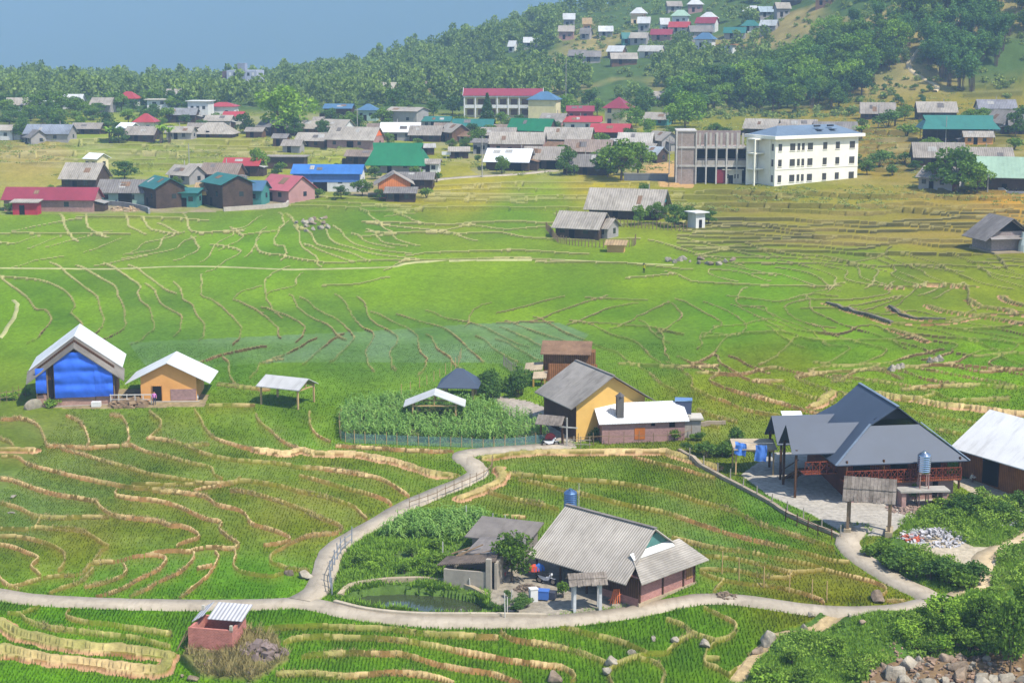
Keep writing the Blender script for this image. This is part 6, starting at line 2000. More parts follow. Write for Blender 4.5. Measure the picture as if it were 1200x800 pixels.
def proto_bamboo(seed, h, rad, n, leaf):
    r = random.Random(seed); st = MB(); pts = []
    rg = np.random.default_rng(seed)
    for i in range(16):
        a = r.uniform(0, 6.28); b = r.uniform(.05, .3) * rad; t = r.uniform(.45, 1.0) * rad; hh = h * r.uniform(.7, 1.05)
        p = [(b * math.cos(a), b * math.sin(a), -1), (t * .45 * math.cos(a), t * .45 * math.sin(a), hh * .55), (t * .8 * math.cos(a), t * .8 * math.sin(a), hh * .88), (t * 1.15 * math.cos(a), t * 1.15 * math.sin(a), hh * .97)]
        st.tube(p, [.09, .07, .05, .02], 4, False)
        P_ = np.array(p); k = n // 16
        tt = .30 + .70 * rg.random(k) ** .8
        seg = np.minimum((tt * 3).astype(int), 2); fr = tt * 3 - seg
        c = P_[seg] * (1 - fr)[:, None] + P_[seg + 1] * fr[:, None]
        pts.append(c + rg.normal(size=(k, 3)) * np.array([.5, .5, .55]) * (.35 + .35 * tt)[:, None] * rad * .55)
    me = bpy.data.meshes.new('trunk'); me.from_pydata(st.v, [], st.f)
    return me, leaf_mesh('crown', np.concatenate(pts), leaf, seed, .1, .4)
def proto_conifer(seed, h, rad, n, leaf):
    rg = np.random.default_rng(seed); st = MB(); st.tube([(0, 0, -1), (0, 0, h * .95)], [.03 * h, .006 * h], 6)
    k = n; z = h * (.12 + .88 * rg.random(k) ** 1.3); tier = np.sin(z / h * 34) * .12 + .9
    rr = rad * (1.04 - z / h) * tier * (.35 + .65 * rg.random(k) ** .5); a = rg.random(k) * 6.283
    pts = np.stack([rr * np.cos(a), rr * np.sin(a), z - rr * .25], 1)
    me = bpy.data.meshes.new('trunk'); me.from_pydata(st.v, [], st.f)
    return me, leaf_mesh('crown', pts, leaf, seed, .1, .5)
def proto_banana(seed, h, rad, n=9, leaf=0):
    r = random.Random(seed); st = MB(); lf = MB()
    for s in range(3):
        bx, by = r.uniform(-.8, .8), r.uniform(-.8, .8); hh = h * r.uniform(.55, .8)
        st.tube([(bx, by, -1), (bx, by, hh)], [.16, .1], 6)
        for i in range(n):
            a = 2 * math.pi * i / n + r.uniform(-.3, .3); L = rad * r.uniform(.8, 1.2); up = r.uniform(.3, .9) * L
            prev = None
            for k in range(6):
                t = k / 5
                c = Vector((bx + L * t * math.cos(a), by + L * t * math.sin(a), hh + up * math.sin(t * 2.6) * .8))
                w = .32 * math.sin(math.pi * min(1, .12 + t * .88)) * rad * .55
                s_ = Vector((-math.sin(a), math.cos(a), 0)) * w
                cur = (c - s_, c + s_)
                if prev: lf.add([prev[0], cur[0], cur[1], prev[1]], [(0, 1, 2, 3)])
                prev = cur
    me = bpy.data.meshes.new('trunk'); me.from_pydata(st.v, [], st.f)
    m2 = bpy.data.meshes.new('crown'); m2.from_pydata(lf.v, [], lf.f)
    set_attr(m2, "lv", np.random.default_rng(seed).random(len(m2.vertices)))
    return me, m2
def proto_shrub(seed, h, rad, n, leaf):
    r = random.Random(seed); st = MB(); lobes = []
    for i in range(6):
        a = r.uniform(0, 6.28); q = r.uniform(.1, .65) * rad; z = h * r.uniform(.3, .75)
        lobes.append((q * math.cos(a), q * math.sin(a), z, rad * r.uniform(.3, .5)))
        st.tube([(0, 0, -.3), (q * .5 * math.cos(a), q * .5 * math.sin(a), z * .6), (q * math.cos(a), q * math.sin(a), z)], [.05, .035, .015], 4, False)
    me = bpy.data.meshes.new('stem'); me.from_pydata(st.v, [], st.f)
    return me, leaf_mesh('foliage', blob_points(lobes, n, seed, .3), leaf, seed)

PROTO = {}
def reg(key, pair, lm):
    pair[0].materials.append(TRUNK); pair[1].materials.append(lm)
    PROTO[key] = pair
for i in range(3):
    reg('broad%d' % i, proto_broad(30 + i, 8.0, 3.6, 1900, .62), (LEAF, LEAFD, LEAF)[i])
    reg('far%d' % i, proto_broad(50 + i, 9.0, 4.0, 1300, .85), (LEAFD, LEAFD, LEAF)[i])
reg('light', proto_broad(41, 8.0, 4.4, 2600, .6), LEAFL)
reg('round', proto_broad(44, 4.2, 1.9, 2600, .26), LEAF)
reg('bamboo0', proto_bamboo(60, 13, 3.0, 1700, .95), LEAFB)
reg('bamboo1', proto_bamboo(61, 12, 3.4, 1700, .95), LEAFB)
reg('conifer', proto_conifer(70, 10, 3.2, 2600, .7), LEAFD)
reg('banana', proto_banana(80, 4.2, 2.0), LEAFL)
reg('shrub0', proto_shrub(90, 1.8, 1.4, 700, .26), LEAF)
reg('shrub1', proto_shrub(91, 2.4, 1.6, 900, .28), LEAFD)
reg('shrub2', proto_shrub(92, 1.4, 1.3, 600, .24), LEAFL)
def plant(kind, loc, s, label, name, cat, group=None, rz=None, sz=None):
    a, b = PROTO[kind]
    r = empty(name, loc, random.uniform(0, 6.28) if rz is None else rz); tag(r, label, cat, group)
    r.scale = (s, s, sz or s)
    for me in (a, b):
        o = bpy.data.objects.new(me.name.split('.')[0], me); COL.objects.link(o); o.parent = r
    return r
def tree_px(kind, px, py, hpx, label, group=None, name='tree', cat='tree', wide=None, Y=None):
    g = hit(px, py) if py < 135 else G(px, py)
    if Y is None:
        u, mm = ray(px, py); Yv = np.arange(90, 1100, .5); d = HCAM + mm * Yv - gz(u * Yv, Yv); i = int(np.argmax(d < 0)); g = Vector((u * Yv[i], Yv[i], float(gz(u * Yv[i], Yv[i]))))
    h = hpx / scale_at(g.y)
    base_h = {'broad': 8.4, 'far': 9.4, 'light': 8.4, 'round': 4.4, 'bamboo': 13, 'conifer': 10, 'banana': 5.2, 'shrub': 2.2}[kind.rstrip('012')]
    s = h / base_h
    return plant(kind, g, s * (wide or 1.0), label, name, cat, group, sz=s)

TREES = [  # kind, px, py, height in px, label, width
 ('light', 334, 158, 56, "big round light green tree left of the village", 1.25),
 ('conifer', 571, 147, 36, "lone dark conifer in front of the maroon roofed school", 1.1),
 ('far1', 463, 133, 28, "dark leafy tree above the tall blank grey block house", 1.1),
 ('light', 803, 150, 42, "light green tree at the wood edge left of the unfinished wing", 1.0),
 ('broad0', 728, 212, 50, "big leafy tree at the road end left of the orange earth heap", 1.3),
 ('broad1', 712, 208, 36, "dark leafy tree left of the big one at the road end", 1.2),
 ('broad2', 748, 206, 40, "leafy tree nearest the grey yard wall", 1.1),
 ('broad1', 664, 206, 32, "leafy tree right of the dark fronted shop", 1.0),
 ('broad0', 588, 204, 22, "bushy tree in front of the open fronted shop", 1.0),
 ('broad0', 632, 178, 20, "bushy tree beside the large grey roofed house", 1.2),
 ('light', 735, 150, 28, "light green tree just right of the yellow tower", 1.2),
 ('broad1', 652, 160, 18, "bush like tree right of the vivid green roof", 1.2),
 ('broad0', 695, 196, 18, "small leafy tree between the grey roofs by the road", 1.2),
 ('broad1', 1122, 226, 56, "tall bushy tree behind the small grey gabled house", 1.15),
 ('broad0', 1100, 220, 32, "rounder bush tree left of the tall bushy one", 1.3),
 ('broad2', 1145, 226, 36, "leafy tree left of the pale green barn", 1.2),
 ('broad0', 1060, 142, 20, "leafy tree beside the grey farmhouse below the trail", 1.2),
 ('banana', 1050, 148, 18, "banana clump below the wood at right", 1.3),
 ('banana', 1008, 165, 20, "banana clump right of the cream school", 1.4),
 ('broad0', 1134, 152, 24, "leafy tree above the teal stilt house", 1.1),
 ('broad1', 1190, 160, 30, "dark tree at the right edge above the green barn", 1.0),
 ('broad0', 303, 205, 32, "slender leafy tree behind the pink house", .9),
 ('broad1', 146, 210, 22, "bushy tree behind the dark grey roof in the row", 1.6),
 ('broad0', 425, 230, 20, "leafy bush tree before the long blue house", 1.5),
 ('broad1', 400, 232, 15, "low bush before the long blue house", 1.5),
 ('banana', 130, 168, 20, "banana clump left of the faded red hipped roof", 1.3),
 ('banana', 188, 168, 24, "tall banana clump right of the faded red hipped roof", 1.0),
 ('banana', 200, 167, 20, "banana clump beside the pale grey house", 1.0),
 ('broad1', 140, 168, 20, "dark bushy tree among the banana clumps", 1.3),
 ('far1', 68, 160, 24, "dark round tree over the blue grey meadow house", 1.2),
 ('far0', 25, 164, 26, "leafy tree right of the house at the left edge", 1.1),
 ('far2', 95, 152, 16, "round tree under the far left town", 1.2),
 ('far1', 125, 150, 18, "dark tree under the far left town", 1.3),
 ('broad0', 255, 150, 18, "leafy tree below the white apartment cube", 1.2),
 ('broad1', 287, 156, 24, "dark tree left of the big round light green tree", 1.1),
 ('far1', 378, 160, 18, "bush tree between the grey roofs right of the round tree", 1.2),
 ('far0', 440, 158, 16, "leafy bush left of the brilliant white roof", 1.5),
 ('far1', 420, 156, 20, "leafy tree behind the brilliant white roof", 1.3),
 ('far2', 560, 190, 8, "low bush on the green left of the open fronted shop", 1.5),
 ('broad0', 545, 178, 18, "leafy tree by the narrow grey annex", 1.0),
 ('broad1', 552, 160, 16, "bush tree left of the conifer", 1.2),
 ('broad0', 770, 262, 26, "leafy tree in the hedge of the field farmstead", 1.1),
 ('broad1', 790, 266, 28, "tall bush tree in front of the turquoise gable", 1.1),
 ('broad0', 806, 264, 24, "bush tree left of the white tank house", 1.0),
 ('broad2', 750, 264, 24, "small round tree in the farmstead hedge, leftmost", .9),
 ('broad1', 830, 262, 16, "low spreading bush right of the white tank house", 1.5),
 ('broad1', 753, 240, 26, "dark leafed tree rising over the field farmhouse roof", .8),
 ('broad2', 700, 163, 14, "small tree between the dull red roofs", 1.2),
 ('far0', 530, 135, 22, "leafy tree left of the maroon roofed school", 1.3),
 ('far1', 508, 138, 20, "dark bushy tree on the bank left of the school", 1.3),
 ('far2', 665, 128, 18, "leafy tree behind the crimson walled house", 1.3),
 ('far1', 690, 128, 22, "dark leafy tree behind the maroon house roof", 1.3),
 ('broad0', 838, 160, 16, "bush behind the unfinished wing", 1.6),
 ('broad1', 850, 163, 14, "low dark bush behind the unfinished wing", 1.6),
]
for t in TREES: tree_px(t[0], t[1], t[2], t[3], t[4], wide=t[5])
VIL = [(345, 160, 'g'), (410, 152, ''), (455, 172, ''), (490, 176, ''), (515, 162, ''), (540, 152, ''), (560, 172, ''), (575, 160, ''), (598, 156, ''), (640, 172, ''), (660, 192, ''), (678, 172, ''), (690, 180, ''), (705, 178, ''), (722, 186, ''), (735, 170, ''), (748, 190, ''), (760, 170, ''), (786, 162, ''), (610, 148, ''), (588, 146, ''), (530, 176, ''), (450, 150, ''), (475, 140, ''), (495, 142, ''), (410, 140, ''), (388, 150, ''), (660, 136, ''), (700, 136, ''), (745, 148, ''), (760, 156, ''), (708, 196, ''), (640, 190, ''), (620, 176, '')]
for (x, y, _) in VIL:
    tree_px(random.choice(['broad0', 'broad1', 'broad2', 'far2', 'light']), x, y, random.uniform(13, 24), "leafy tree squeezed between the roofs of the village centre", "trees between the village roofs", wide=random.uniform(1.0, 1.5))
ROWT = [(12, 250), (60, 226), (134, 222), (180, 226), (206, 222), (232, 212), (258, 228), (300, 226), (322, 214), (330, 202), (360, 206), (395, 200), (410, 210), (440, 210), (488, 208), (512, 214), (372, 232), (445, 234), (500, 232)]
for (x, y) in ROWT:
    tree_px(random.choice(['broad0', 'broad1', 'broad2', 'shrub0']), x, y, random.uniform(9, 17), "bushy tree squeezed between the houses of the left row", "trees between the row houses", wide=random.uniform(1.1, 1.6))
TOWN = [(random.uniform(-6, 225), random.uniform(122, 146)) for _ in range(46)]
for (x, y) in TOWN:
    tree_px(random.choice(['far0', 'far1', 'far2', 'broad0']), x, y, random.uniform(12, 22), "leafy tree among the houses of the far left town", "trees of the far left town", wide=random.uniform(1.1, 1.6))
EDGE = [(x + random.uniform(-7, 7), 146 + random.uniform(-6, 12)) for x in range(8, 240, 15)]
for (x, y) in EDGE:
    tree_px(random.choice(['far0', 'far1', 'far2', 'broad1']), x, y, random.uniform(10, 19), "leafy tree in the hedge line behind the far left meadow", "hedge line trees at far left", wide=random.uniform(1.2, 1.8))
RIGHTT = [(1010, 150), (1040, 150), (1062, 160), (1080, 152), (1090, 180), (1060, 190), (1072, 200), (1140, 200), (1172, 196), (1188, 176), (1120, 150), (1150, 146), (1180, 146), (1196, 142), (1030, 196), (1000, 196), (1016, 205), (1046, 206), (965, 168), (985, 172), (1078, 214), (1150, 214)]
for (x, y) in RIGHTT:
    tree_px(random.choice(['broad0', 'broad1', 'broad2', 'shrub1', 'shrub0']), x, y, random.uniform(10, 20), "bushy tree among the farmhouses at the right", "trees of the right hamlet", wide=random.uniform(1.1, 1.7))
t0 = G(601, 681)
plant('round', t0, 1.0, "round leafy young tree in the farmhouse yard", 'tree', 'tree', rz=1.0)

# --- woods on the near slope: every tree a thing
def wood_density(px, py):
    # the dark wood above the school, bamboo at the right, open scrub between
    return True
rw = random.Random(77)
WOOD = [(742, 140), (770, 128), (800, 122), (850, 104), (900, 84), (935, 68), (960, 56), (1000, 40), (1080, 8), (1125, -12), (1130, -4), (1118, 12), (1080, 46), (1052, 72), (1045, 92), (1010, 112), (985, 128), (930, 134), (880, 132), (858, 120), (836, 140), (800, 148)]
BAMB = [(1082, 64), (1130, 30), (1170, 48), (1182, 76), (1150, 84), (1140, 108), (1120, 112), (1100, 96), (1085, 84)]
TOPR = [(1130, 10), (1200, -20), (1230, -20), (1230, 40), (1195, 50), (1160, 30)]
def inside(poly, x, y):
    c = False; n = len(poly)
    for i in range(n):
        x1, y1 = poly[i]; x2, y2 = poly[(i + 1) % n]
        if (y1 > y) != (y2 > y) and x < (x2 - x1) * (y - y1) / (y2 - y1) + x1: c = not c
    return c
SPOTS = []
def scatter(poly, n, kinds, h0, h1, mind, label, group, name='tree', y0=530, y1=760):
    x0 = min(p[0] for p in poly); x1 = max(p[0] for p in poly); ya = min(p[1] for p in poly); yb = max(p[1] for p in poly)
    c = 0; tries = 0
    while c < n and tries < n * 30:
        tries += 1
        px, py = rw.uniform(x0, x1), rw.uniform(ya, yb)
        if not inside(poly, px, py): continue
        p = hit(px, py, y0, y1)
        if p.y >= y1 - 2: continue
        if any((p.x - q[0]) ** 2 + (p.y - q[1]) ** 2 < mind ** 2 for q in SPOTS): continue
        SPOTS.append((p.x, p.y))
        k = rw.choice(kinds); h = rw.uniform(h0, h1)
        b = {'f': 9.4, 'b': 13.0 if k.startswith('bam') else 8.4, 'l': 8.4, 's': 2.2}[k[0]]
        plant(k, p, h / b * rw.uniform(.9, 1.25), label, name, 'tree', group, rz=rw.uniform(0, 6.28), sz=h / b)
        c += 1
scatter(WOOD, 140, ['far0', 'far1', 'far2', 'broad2', 'far2', 'bamboo0', 'bamboo1', 'light'], 6.5, 13, 3.6, "tree of the dense dark wood on the slope behind the cream school", "trees of the wood behind the cream school")
scatter(BAMB, 26, ['bamboo0', 'bamboo1'], 11, 15, 3.2, "tall feathery bamboo clump right of the dirt trail on the upper slope", "bamboo clumps right of the trail", 'bamboo_clump')
scatter(TOPR, 14, ['far0', 'far1', 'bamboo0'], 7, 10, 5, "dark tree on the slope at the top right corner", "trees at the top right corner")
SCR = [(985, 132), (1010, 118), (1050, 96), (1090, 108), (1090, 122), (1060, 128), (1000, 140)]
scatter(SCR, 22, ['shrub1', 'shrub0'], 1.5, 2.4, 3, "low green shrub on the open slope below the trail", "shrubs on the open slope", 'shrub')

# --- the far hillside forest reads as one mass
def forest():
    rg = np.random.default_rng(5)
    V = []; F = []; LVv = []; off = 0
    protos = []
    for s in range(6):
        r = random.Random(200 + s)
        lobes = [(r.uniform(-1, 1) * 1.4, r.uniform(-1, 1) * 1.4, r.uniform(2.2, 6.4), r.uniform(1.1, 2.0)) for _ in range(7)]
        v, f, lv = leaves(blob_points(lobes, 320, 300 + s, .45), .82, 400 + s, .2, .8)
        tv = MB(); tv.tube([(0, 0, -1.5), (0, 0, 4.5)], [.2, .08], 4, False)
        protos.append((v, f, lv))
    clear = [(455, 108, 26, 7), (505, 110, 30, 9), (690, 66, 38, 12), (740, 62, 30, 12), (640, 48, 26, 7), (600, 60, 24, 5), (720, 22, 60, 9), (860, 16, 70, 12), (930, 14, 30, 8), (830, 40, 45, 14), (760, 40, 45, 14), (800, 20, 60, 12), (690, 86, 50, 5), (650, 76, 30, 5)]
    n = 0; tries = 0
    while n < 2200 and tries < 30000:
        tries += 1
        u = rg.uniform(-.34, .26); Y = rg.uniform(600, 930)
        x = u * Y; z = float(gz(x, Y)); px, py = proj(x, Y, z)
        if py > 134: continue
        if px > 745 and py > 110: continue
        if any(((px - c[0]) / c[2]) ** 2 + ((py - c[1]) / c[3]) ** 2 < 1 for c in clear) and rg.random() < .9: continue
        if float(vn2(x / 42.0 + 9, Y / 60.0)) < .30 + (.14 if px > 690 else 0): continue
        if any(abs(x - q[0]) < 7 and -14 < Y - q[1] < 9 for q in HILLPOS): continue
        v, f, lv = protos[n % 6]
        a = rg.random() * 6.28; s = rg.uniform(.7, 1.5) * (1.0 if px < 690 else .85); sz = s * rg.uniform(.85, 1.35)
        ca, sa = math.cos(a), math.sin(a)
        w = np.stack([(v[:, 0] * ca - v[:, 1] * sa) * s + x, (v[:, 0] * sa + v[:, 1] * ca) * s + Y, v[:, 2] * sz + z - .8], 1)
        V.append(w); F.append(f + off); off += len(v); LVv.append(np.clip(lv + rg.normal(0, .3), 0, 1)); n += 1
    me = np_mesh('forest', np.concatenate(V), np.concatenate(F)); set_attr(me, 'lv', np.concatenate(LVv))
    o = link('forest', me, None, leaf_mat('leaf_forest', lin(62, 90, 44, LK), lin(134, 156, 76, LK)))
    tag(o, "forest covering the far hillside", "forest", kind='stuff')
forest()

def hill_scrub():
    rg = np.random.default_rng(15); V = []; F = []; LVv = []; off = 0
    base = [leaves(blob_points([(0, 0, .5, .8), (.6, .2, .4, .6), (-.5, .3, .5, .6)], 60, 700 + i, .3), .6, 710 + i) for i in range(4)]
    n = 0; tr = 0
    while n < 3000 and tr < 40000:
        tr += 1
        u = rg.uniform(-.33, .36); Y = rg.uniform(540, 900); x = u * Y
        z = float(gz(x, Y)); px, py = proj(x, Y, z)
        if px > 1230 or (px < 780 and Y < 600): continue
        if float(vn1(x / 16.0, Y / 22.0)) < .45: continue
        v, f, lv = base[n % 4]; s = rg.uniform(.6, 1.9); a = rg.random() * 6.28; ca, sa = math.cos(a), math.sin(a)
        V.append(np.stack([(v[:, 0] * ca - v[:, 1] * sa) * s + x, (v[:, 0] * sa + v[:, 1] * ca) * s + Y, v[:, 2] * s + z - .1], 1)); F.append(f + off); off += len(v)
        LVv.append(np.clip(lv + rg.normal(0, .3), 0, 1)); n += 1
    me = np_mesh('hill_scrub', np.concatenate(V), np.concatenate(F)); set_attr(me, 'lv', np.concatenate(LVv))
    o = link('hill_scrub', me, None, leaf_mat('leaf_scrub', lin(84, 108, 44, LK), lin(150, 164, 84, LK))); tag(o, "low scrub and bushes over the open hill slopes", "scrub", kind='stuff')
hill_scrub()
def meadow_weeds():
    rg = np.random.default_rng(16); V = []; F = []; LVv = []; off = 0
    base = [leaves(blob_points([(0, 0, .3, .7), (.8, .2, .25, .6), (-.7, .3, .3, .6)], 36, 800 + i, .3) * np.array([1, 1, .6]), .42, 810 + i) for i in range(4)]
    n = 0; tr = 0
    while n < 3600 and tr < 60000:
        tr += 1
        u = rg.uniform(-.33, .34); Y = rg.uniform(335, 575); x = u * Y
        rI = np.searchsorted(GY, Y); cI = np.searchsorted(GU, u); py = float(PYY[rI, cI])
        if float(vn1(x / 14.0, Y / 18.0)) < .5 or (py > 205 and u < .1): continue
        z = float(GZ[rI, cI])
        v, f, lv = base[n % 4]; s = rg.uniform(.4, 1.2); a = rg.random() * 6.28; ca, sa = math.cos(a), math.sin(a)
        V.append(np.stack([(v[:, 0] * ca - v[:, 1] * sa) * s + x, (v[:, 0] * sa + v[:, 1] * ca) * s + Y, v[:, 2] * s + z - .1], 1)); F.append(f + off); off += len(v)
        LVv.append(np.clip(lv + rg.normal(0, .35), 0, 1)); n += 1
    me = np_mesh('meadow_weeds', np.concatenate(V), np.concatenate(F)); set_attr(me, 'lv', np.concatenate(LVv))
    o = link('meadow_weeds', me, None, leaf_mat('leaf_meadow', lin(96, 118, 48, LK), lin(160, 166, 92, LK))); tag(o, "weeds and low bushes over the plots between the houses", "weeds", kind='stuff')
meadow_weeds()
# --- village greenery that reads as filling between houses
def tufts_mesh(name, pts, zs, hgt, wid, n_bl, seed, mat, label, lv_pt=None, lean=.35, col=None):
    """clumps of upright blades: pts (n,2), zs (n,), heights (n,)"""
    r = np.random.default_rng(seed)
    n = len(pts); k = n_bl
    a = r.random((n, k)) * 6.283
    base = np.stack([pts[:, 0], pts[:, 1], zs], 1)[:, None, :] + np.stack([np.cos(a), np.sin(a), a * 0], -1) * (wid * .35)[:, None, None]
    h = hgt[:, None] * r.uniform(.7, 1.15, (n, k))
    tip = base + np.stack([np.cos(a) * h * lean, np.sin(a) * h * lean, h], -1)
    side = np.stack([-np.sin(a), np.cos(a), a * 0], -1) * (wid * .5)[:, None, None]
    midp = (base + tip) / 2 + np.stack([-np.cos(a), -np.sin(a), a * 0], -1) * (h * .06)[..., None]
    v = np.stack([base - side * .7, base + side * .7, tip, midp], 2)
    v = np.stack([base - side * .6, base + side * .6, midp + side, tip], 2).reshape(-1, 3)
    f = np.arange(n * k * 4).reshape(-1, 4)
    lv = r.normal(.5, .16, (n, k)) if lv_pt is None else lv_pt[:, None] + r.normal(0, .14, (n, k))
    me = np_mesh(name, v, f); set_attr(me, 'lv', np.repeat(np.clip(lv, 0, 1).ravel(), 4))
    if col is not None: set_attr(me, 'Col', np.repeat(col, k * 4, 0), 'FLOAT_COLOR')
    o = link(name, me, None, mat); tag(o, label, name.replace('_', ' '), kind='stuff')
    return o
def nearest(arr, x, y):
    rI = np.clip(np.searchsorted(GY, y), 0, NR - 1); cI = np.clip(np.searchsorted(GU, x / y), 0, NC - 1)
    return arr[rI, cI]
blocked = earth_edge | rocky | dm | bb | onpath | any_yard | pond | garden | scrub | hedge | lot | corn_m | mound
def rice():
    r = np.random.default_rng(8)
    # planted in rows; rows wander with the plot
    step = .27
    xs = np.arange(-48, 62, step); ys = np.arange(95, 206, step * 1.05)
    X, Y = np.meshgrid(xs, ys)
    ang = (fbm(vn2, X / 30, Y / 30, 1) - .5) * .5
    X = X + ang * 6 + r.normal(0, .035, X.shape); Y = Y + r.normal(0, .05, Y.shape)
    x = X.ravel(); y = Y.ravel()
    ok = (np.abs(x / y) < .335)
    x, y = x[ok], y[ok]
    z = gz(x, y); px, py = proj(x, y, z)
    ok = (py < 830) & (px > -30) & (px < 1230) & (~nearest(blocked, x, y))
    dens = np.where(py > 690, .95, np.where(px < 560, .62, .8))
    dens = np.where(y > 165, dens * .6, dens)
    ok &= r.random(len(x)) < dens
    x, y, z, px, py = x[ok], y[ok], z[ok], px[ok], py[ok]
    hgt = np.where(py > 700, .29, .2) * (.85 + .3 * fbm(vn1, x / 3, y / 3, 2)) * np.clip((208 - y) / 30, .45, 1)
    wid = np.where(py > 700, .075, .065) * np.clip(y / 130, 1, 1.6)
    pl = nearest(plot_f, x, y)
    lv = .42 + .2 * pl + np.where((px < 520) & (py > 480) & (py < 690), .15, 0) + .25 * (fbm(vn3, x / 5, y / 5, 2) - .5)
    tufts_mesh('rice_plants', np.stack([x, y], 1), z - .02, hgt, wid, 4, 9, RICE, "young rice seedlings planted in rows on the near terraces", lv, lean=.22, col=nearest(GC, x, y))
    return len(x)
NRICE = rice()
def grass_on(mask, n, h0, h1, mat, name, label, seed, wid=.07, k=4):
    r = np.random.default_rng(seed)
    ii = np.argwhere(mask)
    area = (np.gradient(GY)[ii[:, 0]] * GY[ii[:, 0]] * np.gradient(GU)[ii[:, 1]])
    c = r.choice(len(ii), n, p=area / area.sum())
    y = GY[ii[c, 0]] + r.uniform(-.1, .1, n); x = GU[ii[c, 1]] * y + r.uniform(-.1, .1, n)
    cl_ = fbm(vn1, x / 2.2, y / 2.2, 2)
    keep = r.random(n) < np.clip((cl_ - .25) * 3, .05, 1)
    x, y, cl_ = x[keep], y[keep], cl_[keep]
    tufts_mesh(name, np.stack([x, y], 1), gz(x, y) - .03, (h0 + (h1 - h0) * r.random(len(x))) * (.6 + .8 * cl_), np.full(len(x), wid), k, seed, mat, label, lean=.6)
gmask = (scrub | lot | hedge) & ~lot_bare & ~rocky & ~earth_edge & (path_d > .3) & (PYY < 900)
grass_on(gmask, 30000, .1, .42, LEAFL, 'meadow_grass', "rough green grass and weeds on the lower right bank", 31, .055)
grass_on(garden & ~pond & ~yards[2] & (path_d > .3), 14000, .2, .55, LEAFL, 'garden_weeds', "weeds and vegetables in the plot left of the farmhouse", 32, .12)
grass_on(mound, 1500, .2, .9, DRYG, 'dry_grass', "dry straw coloured grass around the brick sty", 33, .07)
def undergrowth():
    r = np.random.default_rng(77)
    ii = np.argwhere(((scrub & ~rocky & ~earth_edge) | hedge | (lot & ~lot_bare)) & (path_d > .5) & (PYY < 880) & (np.abs(GU)[None, :] < .35))
    area = np.gradient(GY)[ii[:, 0]] * GY[ii[:, 0]]
    n = 90000
    c = r.choice(len(ii), n, p=area / area.sum())
    y = GY[ii[c, 0]] + r.uniform(-.1, .1, n); x = GU[ii[c, 1]] * y + r.uniform(-.1, .1, n)
    pxx, _q = proj(x, y, gz(x, y)); d = np.clip((fbm(vn3, x / 1.5, y / 1.5, 3) - .43) * 4, 0, 1) * np.clip((pxx - 900) / 200, .4, 1)
    k = r.random(n) < d
    x, y, d = x[k], y[k], d[k]
    z = gz(x, y) + d * r.random(len(x)) ** .6 * .95 * np.clip((nearest(path_d, x, y) - .4) / 3.5, .12, 1) + .03
    v, f, lv = leaves(np.stack([x, y, z], 1), .2, 78, .5, .7)
    me = np_mesh('undergrowth', v, f); sp = np.repeat(fbm(vn1, x / 3, y / 3, 2), 4)
    set_attr(me, 'lv', np.clip(lv * .6 + (sp - .3) * 1.0, 0, 1))
    o = link('undergrowth', me, None, leaf_mat('leaf_under', lin(78, 112, 42, LK), lin(150, 178, 72, LK))); tag(o, "mixed leafy undergrowth over the lower right bank", "undergrowth", kind='stuff')
undergrowth()
grass_on((path_d > .05) & (path_d < .5) & (PYY > 500) & (PYY < 760), 6500, .08, .26, LEAFL, 'verge_grass', "grass creeping over the edges of the concrete paths", 36, .05, 4)
bm_ = (dm | bb) & (PYY > 430) & (PYY < 840) & ~any_yard & ~bb & (fbm(vn1, XX / 5, YY / 5, 2) > .5)
grass_on(bm_, 15000, .1, .28, DRYG, 'bank_grass', "dry grass fringing the terrace banks", 34, .05, 3)
def corn():
    r = np.random.default_rng(18)
    V = []; F = []; LVv = []; off = 0
    def plantcorn(x, y, z, h):
        nonlocal off
        m = MB()
        m.tube([(x, y, z - .1), (x, y, z + h)], [.03, .012], 4, False)
        k = 8
        for i in range(k):
            a = r.uniform(0, 6.28); zz = z + h * (.15 + .8 * i / k); L = .75 * r.uniform(.7, 1.1)
            prev = None
            for q in range(4):
                t = q / 3
                c = np.array([x + L * t * math.cos(a), y + L * t * math.sin(a), zz + L * (.75 * t - 1.0 * t * t)])
                w = .055 * (1 - t * .9) + .01
                s = np.array([-math.sin(a), math.cos(a), 0]) * w
                cur = (c - s, c + s)
                if prev is not None: m.add([prev[0], cur[0], cur[1], prev[1]], [(0, 1, 2, 3)])
                prev = cur
        for f in m.f: F.append([i + off for i in f])
        V.extend(m.v); LVv.extend([float(np.clip(r.normal(.5, .2), 0, 1))] * len(m.v)); off += len(m.v)
    ii = np.argwhere(corn_m); area = GY[ii[:, 0]] ** 2 * 1.0
    c = r.choice(len(ii), 1150, p=area / area.sum())
    for k in c:
        y = GY[ii[k, 0]]; x = GU[ii[k, 1]] * y
        if abs(x + 8.3) < 2.4 and abs(y - 170.3) < 1.6: continue
        plantcorn(x, y, float(gz(x, y)), r.uniform(1.2, 1.8))
    def patch(poly, n, h0, h1):
        c = 0
        x0 = min(p[0] for p in poly); x1 = max(p[0] for p in poly); y0 = min(p[1] for p in poly); y1 = max(p[1] for p in poly)
        while c < n:
            px, py = r.uniform(x0, x1), r.uniform(y0, y1)
            if not inside(poly, px, py): continue
            g = G(px, py); plantcorn(g.x, g.y, g.z, r.uniform(h0, h1)); c += 1
    patch([(446, 630), (470, 612), (500, 606), (572, 608), (566, 626), (540, 636), (480, 634)], 230, 1.1, 1.7)
    me = bpy.data.meshes.new('corn_plants'); me.from_pydata(V, [], F); set_attr(me, 'lv', LVv)
    o = link('corn_plants', me, None, LEAFC); tag(o, "rows of maize filling the fenced plot and the farmhouse garden", "maize", kind='stuff')
corn()

